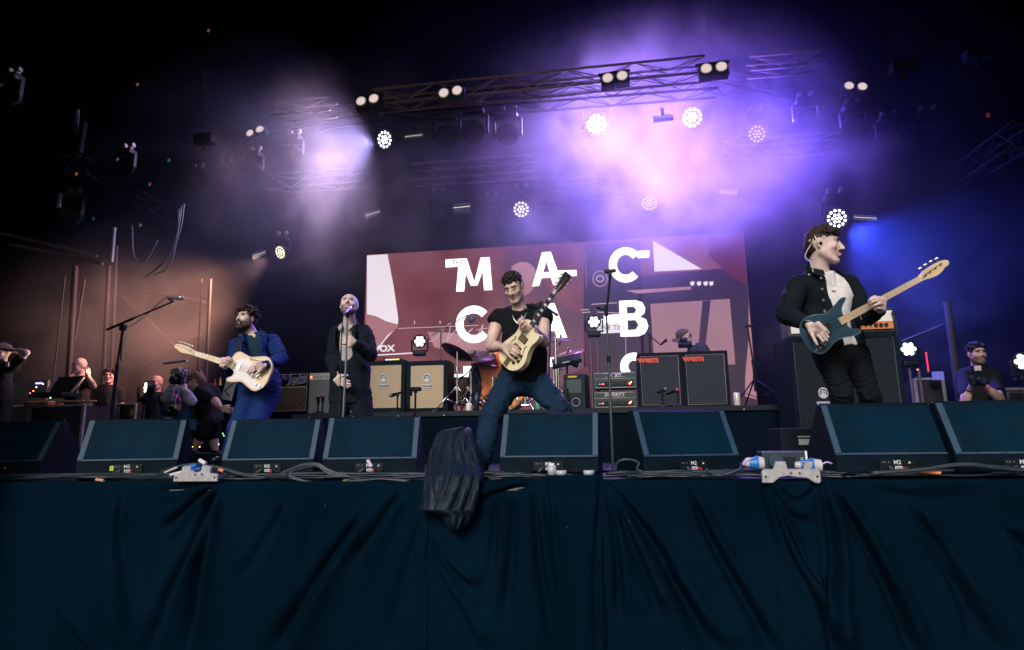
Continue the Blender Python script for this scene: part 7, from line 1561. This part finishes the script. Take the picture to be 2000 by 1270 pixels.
def fold_field(X, Z, folds):
    D = np.zeros_like(X)
    for pts, w, dep in folds:
        P = np.array([[v.x, v.z] for v in (at(px, py, EDGE) for px, py in [tuple(q)[:2] for q in smooth_pts([(a, b, 0) for a, b in pts], 6)])])
        best = np.full(X.shape, 9.0); sg = np.zeros_like(X); tt = np.zeros_like(X); n = len(P) - 1
        for i in range(n):
            a, b = P[i], P[i + 1]; d = b - a; L2 = d @ d; t = np.clip(((X - a[0]) * d[0] + (Z - a[1]) * d[1]) / L2, 0, 1)
            qx = X - a[0] - t * d[0]; qz = Z - a[1] - t * d[1]; ds = np.hypot(qx, qz); s_ = np.sign(d[0] * qz - d[1] * qx); m = ds < best
            best = np.where(m, ds, best); sg = np.where(m, s_, sg); tt = np.where(m, (i + t) / n, tt)
        s = best * sg; amp = np.minimum(1, tt * 6 + .15) * np.minimum(1, (1 - tt) * 5 + .25); wd = w * (0.6 + 0.9 * tt)
        D += amp * dep * (-np.exp(-(s / wd) ** 2) + 0.75 * np.exp(-((s - 1.7 * wd) / (1.5 * wd)) ** 2) + 0.35 * np.exp(-((s + 2.2 * wd) / (2 * wd)) ** 2))
    return D
def skirt(label, x0, x1, ztop, zbot, nx, nz, folds, yo=0.0, cat='stage skirt', edge=0.0, name='stage_skirt', topwave=None):
    xs = np.linspace(x0, x1, nx); zs = np.linspace(ztop, zbot, nz); X, Z = np.meshgrid(xs, zs)
    D = fold_field(X, Z, folds)
    p = np.stack([X.ravel(), Z.ravel(), np.zeros(X.size)], 1); low = vnoise(p * np.array([1.6, .8, 1]) + 20).reshape(X.shape) - .5; fine = vnoise(p * np.array([7, 3.5, 1]) + 40).reshape(X.shape) - .5
    dep = np.clip((ztop - Z) / 0.3, 0, 1); D += dep * (low * .05 + fine * .012)
    if edge: D -= edge * (np.exp(-((X - x0) / .03) ** 2) + np.exp(-((X - x1) / .03) ** 2))
    Y = EDGE - 0.045 - yo - D
    if topwave is not None: Z = Z + topwave(X) * np.clip(1 - (ztop - Z) / .12, 0, 1)
    V = [(a, b, c) for a, b, c in zip(X.ravel(), Y.ravel(), Z.ravel())]; F_ = [(j * nx + i, (j + 1) * nx + i, (j + 1) * nx + i + 1, j * nx + i + 1) for j in range(nz - 1) for i in range(nx - 1)]
    g = MB(); g.add(V, F_, True)
    # the turned top that lies on the deck
    n0 = len(g.v); top = [(V[i][0], EDGE + 0.10, V[i][2] + .004) for i in range(nx)]; g.v += top; g.f += [(i, i + 1, n0 + i + 1, n0 + i) for i in range(nx - 1)]; g.sm += [True] * (nx - 1)
    o = g.build(name, cloth_m); return tag(o, label, cat)
FL = [([(243, 965), (239, 1050), (252, 1150), (272, 1275)], .030, .05), ([(432, 960), (416, 1030), (396, 1130), (373, 1275)], .028, .075), ([(434, 950), (392, 1050), (342, 1150), (300, 1275)], .030, .06), ([(430, 944), (375, 990), (325, 1035)], .022, .05), ([(430, 940), (370, 955), (325, 960)], .015, .02),
      ([(568, 975), (525, 1055), (480, 1130)], .03, .03), ([(715, 1000), (625, 1130), (535, 1275)], .035, .065), ([(120, 1190), (180, 1275)], .03, .03), ([(180, 1150), (245, 1275)], .03, .03), ([(620, 970), (600, 1100), (570, 1240)], .05, .025), ([(787, 960), (742, 1030), (700, 1095)], .03, .05), ([(830, 1010), (790, 1150), (770, 1270)], .04, .03)]
FR = [([(848, 1050), (880, 1105), (925, 1150)], .025, .055), ([(850, 1090), (900, 1190), (940, 1270)], .035, .035), ([(1010, 962), (1003, 1080), (990, 1200)], .03, .04), ([(930, 980), (975, 962), (1040, 948)], .018, .035), ([(1045, 955), (1058, 1100), (1085, 1275)], .025, .055), ([(975, 960), (965, 1090), (940, 1200)], .03, .03),
      ([(1184, 945), (1205, 1080), (1210, 1200)], .02, .05), ([(1188, 945), (1235, 1060), (1290, 1200)], .025, .05), ([(1192, 945), (1285, 1075), (1385, 1275)], .03, .06), ([(1345, 958), (1388, 1055), (1450, 1165), (1510, 1275)], .028, .075), ([(1300, 1115), (1410, 1275)], .04, .05),
      ([(1485, 950), (1530, 1080), (1590, 1190), (1625, 1275)], .028, .08), ([(1600, 945), (1622, 1080), (1618, 1180), (1630, 1275)], .028, .08), ([(1622, 955), (1682, 1060), (1742, 1180), (1780, 1275)], .028, .085), ([(1775, 990), (1850, 1110), (1935, 1265)], .028, .06), ([(1790, 1050), (1860, 1150), (1900, 1260)], .03, .04), ([(1960, 1030), (2010, 1090)], .03, .05), ([(1700, 950), (1780, 970), (1900, 965)], .03, .015), ([(1230, 1000), (1330, 1150)], .05, .03)]
xm = at(841, 1100, EDGE).x
skirt('wide navy black cloth covering the stage front left of the seam below the tarpaulin', -7.5, xm, 0.0, -1.5, 420, 150, FL)
skirt('wide navy black cloth covering the stage front right of the seam below the tarpaulin', xm + .004, 6.5, 0.0, -1.5, 560, 150, FR)
xa, xb = at(1066, 1000, EDGE).x, at(1180, 1000, EDGE).x
skirt('narrow cloth panel hanging straight down below the middle floor monitor', xa, xb, 0.030, -1.5, 60, 120, [([(1072, 960), (1080, 1100), (1095, 1275)], .02, .03), ([(1172, 960), (1165, 1100), (1168, 1275)], .02, .03)], .035, 'cloth panel', .05, 'hanging_cloth')
xa, xb = at(1492, 1000, EDGE).x, at(1594, 1000, EDGE).x
def wave(X): u = (X - xa) / (xb - xa); return .012 * np.sin(u * 9) + .03 * np.sin(u * pi) - .012
skirt('creased cloth hanging under the silver bracket at the right', xa, xb, -0.012, -1.5, 60, 120, [([(1496, 955), (1545, 1080), (1590, 1160), (1630, 1275)], .02, .06), ([(1594, 950), (1612, 1060), (1610, 1150)], .02, .05), ([(1510, 950), (1550, 975), (1590, 955)], .012, .025), ([(1500, 950), (1530, 1000), (1575, 1020)], .02, .03)], .03, 'cloth panel', .04, 'hanging_cloth', wave)
# aluminium deck lip with the purple light on it
g = MB(); g.box((0, EDGE - .015, -.035), (16, .03, .05), bev=.004); o = g.build('edge_profile', alud); tag(o, 'long metal edge profile of the stage deck just above the cloth', 'stage edge')
for k, xx in enumerate((-2.0, 0.2)): pass
# ------------------------------------------------------------------ tarpaulin
tarp = mat('dark_coated_fabric', (0.0008, 0.009, 0.022), 0.6, var=0.25, scale=9, bump=0.5, bscale=22, spec=.35)
T = lambda x, y, Y: np.array(at(x, y, Y))
ROW = [(834, 900, 916, 4.36), (840, 864, 921, 4.31), (848, 853, 924, 4.28), (862, 846, 927, 4.25), (880, 840, 930, 4.20), (905, 834, 934, 4.13), (930, 830, 936, 4.04), (955, 826, 935, 4.00), (980, 821, 931, 3.99), (997, 817, 926, 3.98), (1003, 842, 924, 3.99), (1008, 862, 922, 4.00), (1022, 868, 915, 4.00), (1034, 876, 906, 4.01)]
def row(y):
    for a, b in zip(ROW[:-1], ROW[1:]):
        if a[0] <= y <= b[0]: t = (y - a[0]) / (b[0] - a[0]); return [a[k] + (b[k] - a[k]) * t for k in range(4)]
    return ROW[-1]
c = Vector(at(880, 935, 4.15)); nu, nv = 70, 110; V = []
for jv in range(nv):
    y = 834 + 200 * jv / (nv - 1); _, xl, xr, Yd = row(y)
    if 997 < y: xl += (1 - min(1, (y - 997) / 3)) * 0
    for iu in range(nu):
        u = iu / (nu - 1); v = (y - 834) / 200; px = xl + (xr - xl) * u
        u0 = .40 + .06 * sin(v * 5); tri = 1 - abs(u - u0) / (u0 if u < u0 else 1 - u0); q = np.array([[u * 5.0 + v * 1.8 + 9, v * 1.6 + 3, 1.5], [u * 9 - v * 3.5, v * 3.6 + 8, 4.2]]); n1, n2 = vnoise(q)
        d = .085 * tri ** .8 + .05 * (abs(2 * n1 - 1) ** .7) * min(1, v * 5) + .012 * (abs(2 * n2 - 1) ** .7) * min(1, v * 6)
        if u < .30 and .12 < v < .45: d -= .09 * sin((v - .12) / .33 * pi) * (1 - u / .30) ** .7      # dark hollow under the sleeve
        P = at(px, y, Yd - d); V.append(tuple(P - c))
F_ = [(j_ * nu + i_, (j_ + 1) * nu + i_, (j_ + 1) * nu + i_ + 1, j_ * nu + i_ + 1) for j_ in range(nv - 1) for i_ in range(nu - 1)]
g = MB(); g.add(V, F_, True)
edge = [i_ for i_ in range(nu)] + [j_ * nu + nu - 1 for j_ in range(1, nv)] + [(nv - 1) * nu + i_ for i_ in range(nu - 2, -1, -1)] + [j_ * nu for j_ in range(nv - 2, 0, -1)]
n0 = len(g.v)
for e_ in edge: p = Vector(V[e_]); g.v.append((p.x * .96, max(p.y + .03, (4.09 if p.z + c.z < 0 else 4.34) - c.y - .03), p.z * .98))
ne = len(edge); g.f += [(edge[k], edge[(k + 1) % ne], n0 + (k + 1) % ne, n0 + k) for k in range(ne)]; g.sm += [True] * ne
o = g.build('tarpaulin', tarp); o.location = c; tag(o, 'crumpled dark blue waterproof cover hanging over the stage edge left of the man in jeans', 'cover')
# ------------------------------------------------------------------ brackets and boxes on the edge
cast = mat('cast_metal', (.40, .40, .44), .45, .35, var=.2, scale=25)
def bracket(label, px, py, flip=1, cut=True):
    c = at(px, py, EDGE - .07); r = thing('metal_bracket', label, 'bracket', c, group=None); r.scale = (.80, .80, .80)
    g = MB(); out = [(-.205, -.055), (-.205, .025), (-.19, .045), (-.12, .045), (-.10, .10), (-.03, .10), (-.02, .045), (.09, .045), (.10, .09), (.07, .10), (.16, .10), (.15, .045), (.19, .045), (.205, .025), (.205, -.045), (.19, -.06), (.16, -.055), (.11, -.02), (.04, -.015), (-.02, -.005), (-.08, -.015), (-.13, -.055)]
    if not cut: out = [(-.205, -.045), (-.205, .01), (-.19, .02), (-.135, .025), (-.135, .075), (-.115, .085), (-.055, .085), (-.045, .045), (-.02, .035), (.02, .035), (.045, .045), (.055, .085), (.115, .085), (.135, .075), (.135, .025), (.19, .02), (.205, .01), (.205, -.045)]
    R = Matrix(((1, 0, 0, 0), (0, 0, -1, 0), (0, 1, 0, 0), (0, 0, 0, 1))); g.prism([(a * flip, b) for a, b in out][::flip], 0, .03, M=R, bev=.004); g.build('casting', cast, r)
    for xx in (-.18, .18): g = MB(); g.cyl((xx, -.031, -.01 if cut else -.01), (xx, -.034, -.01), .008, seg=8); g.build('bolt_hole', blackm, r)
    for xx in (-.0, .06): g = MB(); g.cyl((xx, -.03, .015), (xx, -.036, .015), .010, seg=8); g.build('bolt', alud, r)
    return r
bracket('silver cast bracket with curved lower edge under the blue power plugs', 1543, 928); bracket('silver cast bracket with two round lugs left of the second floor monitor', 386, 930, 1, False)
bluep = mat('blue_plug', (.02, .16, .50), .4); box_m = mat('navy_box', (.008, .03, .045), .4)
def power_plug(label, px0, py0, px1, py1, Y=4.16):
    A = at(px0, py0, Y); B = at(px1, py1, Y); r = thing('power_plug', label, 'plug', A, group='blue round power plugs'); d = B - A; L = d.length; u = d / L
    g = MB(); g.cyl((0, 0, 0), u * L * .55, .030, .042, seg=16); g.cyl(u * L * .5, u * L * .62, .046, seg=16); g.build('body', bluep, r); g = MB(); g.cyl(u * L * .60, u * L, .042, .038, seg=16); g.build('collar', mat('grey_collar', (.5, .5, .52), .5), r); g = MB(); g.cyl(u * -.03, (0, 0, 0), .018, .026, seg=10); g.build('cable_gland', MATS['grey_collar'], r)
    return r
power_plug('blue power plug entering the left side of the small navy box', 1462, 905, 1491, 905); power_plug('blue power plug leaving the right side of the small navy box', 1562, 909, 1603, 910)
c = at(1527, 905, 4.22); r = thing('power_box', 'small navy power box between two blue plugs', 'power box', (c.x, 4.2, .012)); g = MB(); g.box((0, .04, .085), (.25, .14, .15), bev=.008); g.build('housing', box_m, r); g = MB(); g.cyl((-.05, -.04, .10), (-.05, -.055, .10), .042, seg=18); g.build('knob', mat('knob_blue', (.02, .05, .09), .35), r)
g = MB(); g.box((.035, -.033, .08), (.07, .006, .09)); g.build('cover_plate', black, r); text_mesh('lettering', 'dawn', .035, labelw, r, (.105, -.033, .085), (radians(90), radians(-90), 0), ext=.0005)
g = MB(); g.box((.135, -.01, .095), (.012, .03, .13)); g.box((.165, -.01, .035), (.07, .03, .012)); g.build('clip', white, r)
lil = mat('lilac_tape', (.55, .45, .65), .5)
for k, (a, b) in enumerate((((1452, 908), (1466, 897)), ((1604, 908), (1625, 906)))): 
    P = [at(*a, 4.15), at((a[0] + b[0]) / 2, (a[1] + b[1]) / 2 - 4, 4.14), at(*b, 4.15)]; o = P[0].copy(); q = MB().tube([p - o for p in smooth_pts(P, 5)], .012 if k == 0 else .005, 6).build('cord_loop', lil); q.location = o; tag(q, ('pale knotted cord at the left blue plug', 'thin loop of pale cord right of the right blue plug')[k], 'cord')
# clutter by the left bracket
wt_ = mat('pale_label', (.6, .6, .62), .5)
for k, (a, b, m_, rd_) in enumerate((((322, 923), (346, 913), wt_, .007), ((333, 928), (364, 920), wt_, .011), ((360, 915), (385, 909), bluep, .016), ((365, 921), (392, 915), bluep, .012), ((398, 912), (412, 916), mat('pink_grey', (.35, .25, .3), .6), .018), ((428, 917), (436, 921), mat('orange_tape', (.7, .22, .08), .5), .012), ((188, 937), (203, 939), mat('pink_tape', (.6, .3, .25), .6), .010), ((390, 899), (402, 906), wt_, .014), ((671, 941), (694, 940), mat('yellow_tape2', (.7, .52, .12), .5), .012), ((1797, 921), (1837, 924), MATS['orange_tape'], .012), ((718, 899), (726, 912), MATS['grey_collar'], .012))):
    A = at(*a, 4.16 - .01 * (k % 3)); B = at(*b, 4.14); q = MB().cyl((0, 0, 0), B - A, rd_, seg=8).build('cable_sleeve', m_); q.location = A
    tag(q, ('thin white cable sleeve left of the two lugged bracket', 'printed white cable sleeve left of the two lugged bracket', 'upper blue connector sleeve behind the two lugged bracket', 'lower blue connector sleeve behind the two lugged bracket', 'greyish pink knot of wires above the two lugged bracket', 'small orange tape ring right of the two lugged bracket', 'pink and white taped joint on the cable under the lime tagged monitor', 'white corner piece above the two lugged bracket', 'yellow tape on a cable below the monitor of the bald singer', 'orange and white tape on a cable below the large floor monitor', 'grey connector beside the M2 panel below the bald singer')[k], 'cable joint', None)
for k, (px, py, lb) in enumerate(((1078, 917, 'clear plastic jar on the deck in front of the middle monitor'), (1096, 922, 'low white tape roll just right of the clear jar'), (1150, 920, 'low white tape roll at the right end of the narrow cloth panel'))):
    p = at(px, py, 4.18); r = thing('jar' if k == 0 else 'tape_roll', lb, 'jar' if k == 0 else 'tape roll', (p.x, 4.18, .035)); h = .06 if k == 0 else .028; rr_ = .028 if k == 0 else .036
    g = MB(); g.lathe([(rr_ * .5, 0), (rr_, 0), (rr_, h), (rr_ * .6, h), (rr_ * .5, h)], 20); g.build('body', mat('milky_plastic', (.42, .45, .5), .3), r)
    if k == 0: g = MB(); g.cyl((0, 0, h), (0, 0, h + .015), rr_ * .7, seg=14); g.build('lid', white, r)
# ------------------------------------------------------------------ cables on the deck
rc_ = random.Random(11); cabm = [rubber, mat('cable_navy', (.006, .018, .028), .5), mat('cable_grey', (.012, .026, .040), .5), mat('cable_teal', (.005, .022, .032), .5)]
def deck_cable(label, x0, x1, yc, amp, rad, m, z0=.012, n=12, rise=0.0, ends=None):
    P = []
    for i in range(n + 1):
        u = i / n; P.append(Vector((x0 + (x1 - x0) * u, yc + amp * (rc_.random() - .5) * 2, z0 + rad + rise * sin(u * pi) + .008 * rc_.random())))
    o = P[0].copy(); q = MB().tube([p - o for p in smooth_pts(P, 5)], rad, 6).build('cable', m); q.location = o; return tag(q, label, 'cable', 'cables lying along the stage edge')
ORD = ('topmost', 'second', 'third', 'fourth', 'fifth', 'sixth', 'seventh', 'eighth', 'lowest')
zones = [(-5.5, -2.2, 'below the two leftmost floor monitors', 7), (-3.1, -0.9, 'below the blue suited man and the singer', 9), (-1.5, -.2, 'between the tarpaulin and the middle monitor', 6), (-.2, 1.5, 'between the middle monitor and the power box', 8), (1.2, 3.6, 'below the large floor monitor at the right', 8)]
for x0, x1, wh, n in zones:
    for k in range(n):
        deck_cable(('nearest', 'second nearest', 'third', 'fourth', 'fifth', 'sixth', 'seventh', 'eighth', 'ninth')[k] + ' cable from the stage edge ' + wh, x0 + rc_.uniform(0, .4), x1 - rc_.uniform(0, .4), EDGE + .06 + .018 * k, .022, rc_.uniform(.006, .011), cabm[k % 4], z0=.004 + .010 * (k % 3), rise=.01)
def px_cable(label, pts, Y0, rad, m):
    P = [at(a, b, Y0 - .006 * i) for i, (a, b) in enumerate(pts)]; P = smooth_pts(P, 6); o = P[0].copy(); q = MB().tube([p - o for p in P], rad, 6).build('cable', m); q.location = o; return tag(q, label, 'cable', 'looped cables at the stage edge')
for k in range(9):
    j = lambda s=4: rc_.uniform(-s, s)
    px_cable(ORD[k] + ' looped cable between the two lugged bracket and the singer', [(430 + j(), 922 + j(3)), (480 + j(), 938 + j(3)), (530 + j(10), 936 + j(4)), (580 + j(), 915 + j(6)), (618 + j(), 908 + j(3)), (650 + j(), 925 + j(4)), (720, 940 + j(2))], 4.24, .008, cabm[k % 4])
for k in range(4): j = lambda s=3: rc_.uniform(-s, s); px_cable(ORD[k] + ' cable curving over the two lugged bracket', [(285, 941), (330 + j(), 918 + j()), (375 + j(), 906 + j()), (420 + j(), 912 + j()), (470, 925 + j()), (520, 934)], 4.2, .007, cabm[k % 4])
for k in range(5): j = lambda s=5: rc_.uniform(-s, s); px_cable(ORD[k] + ' cable coiled around the yellow tape', [(560, 930 + j()), (600 + j(), 941), (650, 944 + j(2)), (690, 940 + j(2)), (740, 936), (800, 940 + j(2))], 4.14, .008, cabm[k % 4])
px_cable('single cable loop beside the base of the thin straight stand', [(1203, 925), (1207, 903), (1230, 898), (1248, 905), (1246, 918), (1290, 925), (1380, 930)], 4.35, .009, cabm[3])
px_cable('cable running from the M2 panel to the power box', [(1378, 916), (1395, 926), (1420, 926), (1445, 916), (1460, 903)], 4.2, .009, cabm[2])
for k in range(5): j = lambda s=3: rc_.uniform(-s, s); px_cable(ORD[k] + ' cable arching below the rightmost monitors', [(1700, 925 + j()), (1790, 918 + j()), (1880, 908 + j()), (1960, 914 + j()), (2020, 922 + j())], 4.12, .007, cabm[k % 4])
# ================================================================== SMOKE AND LAMPS' BEAMS
def smoke(label_mat, c, r, dens, scale, aniso=0.4, lo=0.42, hi=0.68, col=(0.9, 0.9, 0.92), power=1.0, seed=0.0, base=0.15):
    m = bpy.data.materials.new(label_mat); m.use_nodes = True; t = m.node_tree; n = t.nodes; n.clear()
    out = n.new('ShaderNodeOutputMaterial'); pv = n.new('ShaderNodeVolumePrincipled')
    pv.inputs['Color'].default_value = (*col, 1); pv.inputs['Anisotropy'].default_value = aniso
    tc = n.new('ShaderNodeTexCoord')
    ln = n.new('ShaderNodeVectorMath'); ln.operation = 'LENGTH'
    nz = n.new('ShaderNodeTexNoise'); nz.inputs['Scale'].default_value = scale; nz.inputs['Detail'].default_value = 5; nz.inputs['Roughness'].default_value = 0.62
    nz.inputs['Distortion'].default_value = 0.35
    geo = n.new('ShaderNodeNewGeometry')
    off = n.new('ShaderNodeVectorMath'); off.operation = 'ADD'; off.inputs[1].default_value = (seed, seed * 1.7, -seed)
    t.links.new(geo.outputs['Position'], off.inputs[0]); t.links.new(off.outputs[0], nz.inputs['Vector'])
    t.links.new(tc.outputs['Object'], ln.inputs[0])
    f = n.new('ShaderNodeMapRange'); f.interpolation_type = 'SMOOTHSTEP'
    f.inputs['From Min'].default_value = 1.0; f.inputs['From Max'].default_value = 0.1; f.inputs['To Min'].default_value = 0; f.inputs['To Max'].default_value = 1
    t.links.new(ln.outputs['Value'], f.inputs['Value'])
    # noise eats into the fall-off so that the edge is ragged
    q = n.new('ShaderNodeMapRange'); q.interpolation_type = 'SMOOTHSTEP'; q.inputs['From Min'].default_value = lo; q.inputs['From Max'].default_value = hi
    q.inputs['To Min'].default_value = base; q.inputs['To Max'].default_value = 1
    t.links.new(nz.outputs['Fac'], q.inputs['Value'])
    mu = n.new('ShaderNodeMath'); mu.operation = 'MULTIPLY'; t.links.new(f.outputs[0], mu.inputs[0]); t.links.new(q.outputs[0], mu.inputs[1])
    mu2 = n.new('ShaderNodeMath'); mu2.operation = 'MULTIPLY'; mu2.inputs[1].default_value = dens; t.links.new(mu.outputs[0], mu2.inputs[0])
    t.links.new(mu2.outputs[0], pv.inputs['Density']); t.links.new(pv.outputs[0], out.inputs['Volume'])
    g = MB(); g.sphere((0, 0, 0), 1.0, 24, 14)
    o = g.build('smoke', m, loc=c); o.scale = r; o['kind'] = 'stuff'
    return o
def spot(parent, name, loc, target, col, power, angle, blend=0.6, rad=0.08):
    l = bpy.data.lights.new(name, 'SPOT'); l.energy = power; l.color = col; l.spot_size = radians(angle); l.spot_blend = blend; l.shadow_soft_size = rad
    o = bpy.data.objects.new(name, l); C.objects.link(o)
    d = Vector(target) - Vector(loc); o.location = loc; o.rotation_euler = d.to_track_quat('-Z', 'Y').to_euler()
    if parent: o.parent = parent; o.matrix_parent_inverse = parent.matrix_world.inverted() if False else Matrix.Translation(-Vector(parent.location))
    return o
def lampspot(key, target, col, power, angle, blend=.5, rad=.08):
    r, c = LAMPS[key]; d = (Vector(target) - c).normalized(); return spot(r, 'beam', c + d * (rad + .16), target, col, power, angle, blend, rad)
c = LAMPS['core'][1]; lampspot('core', c + Vector((.35, -1, -.75)), (.44, .26, 1.0), 500, 150, .9)
c = LAMPS['purple'][1]; lampspot('purple', c + Vector((-.1, -1, -.6)), (.34, .15, 1.0), 300, 150, .9)
c = LAMPS['veil'][1]; lampspot('veil', c + Vector((0, -1, .12)), (.36, .20, 1.0), 350, 165, .8)
c = LAMPS['veil2'][1]; lampspot('veil2', c + Vector((0, -1, -.5)), (.15, .08, 1.0), 420, 160, .9)
c = LAMPS['lilac'][1]; lampspot('lilac', c + Vector((-1.1, -.7, -.55)), (.88, .60, .98), 520, 150, .9)
c = LAMPS['warm'][1]; lampspot('warm', at(235, 680, 9.5), (1.0, .44, .28), 760, 80, 1.0)
c = LAMPS['blue'][1]; lampspot('blue', c + Vector((.9, -.5, -1.1)), (.05, .09, 1.0), 420, 120)
c = LAMPS['dim'][1]; lampspot('dim', c + Vector((.2, -1, -1.0)), (.5, .35, 1.0), 60, 70)
c = LAMPS['floor_r'][1]; lampspot('floor_r', c + Vector((.5, -.7, .8)), (.10, .16, 1.0), 200, 110, .8)
c = LAMPS['floor_ll'][1]; lampspot('floor_ll', c + Vector((-.6, -.7, .6)), (1.0, .62, .38), 60, 100, .8)
smoke('purple_smoke', at(1240, 300, 8.0), (3.4, 1.35, 2.35), 0.60, 0.85, lo=.40, hi=.62, base=.10, seed=1)
smoke('violet_smoke', at(1480, 350, 8.2), (2.1, 1.1, 1.4), 0.5, 1.0, base=.08, seed=5)
smoke('lilac_smoke', at(680, 345, 7.9), (2.8, 1.3, 2.0), 0.42, 0.9, base=.10, seed=2)
smoke('brown_smoke', at(215, 650, 9.5), (2.7, 1.5, 2.3), 0.66, 0.7, aniso=.3, base=.22, seed=3)
smoke('blue_smoke', at(1800, 560, 10.0), (3.6, 1.6, 2.8), 0.28, 0.8, aniso=.3, base=.15, seed=4)
smoke('thin_smoke', at(1050, 380, 8.8), (10.0, 2.0, 4.6), 0.068, 0.5, base=.5, seed=6, aniso=0.0, col=(.45, .58, 1.0))
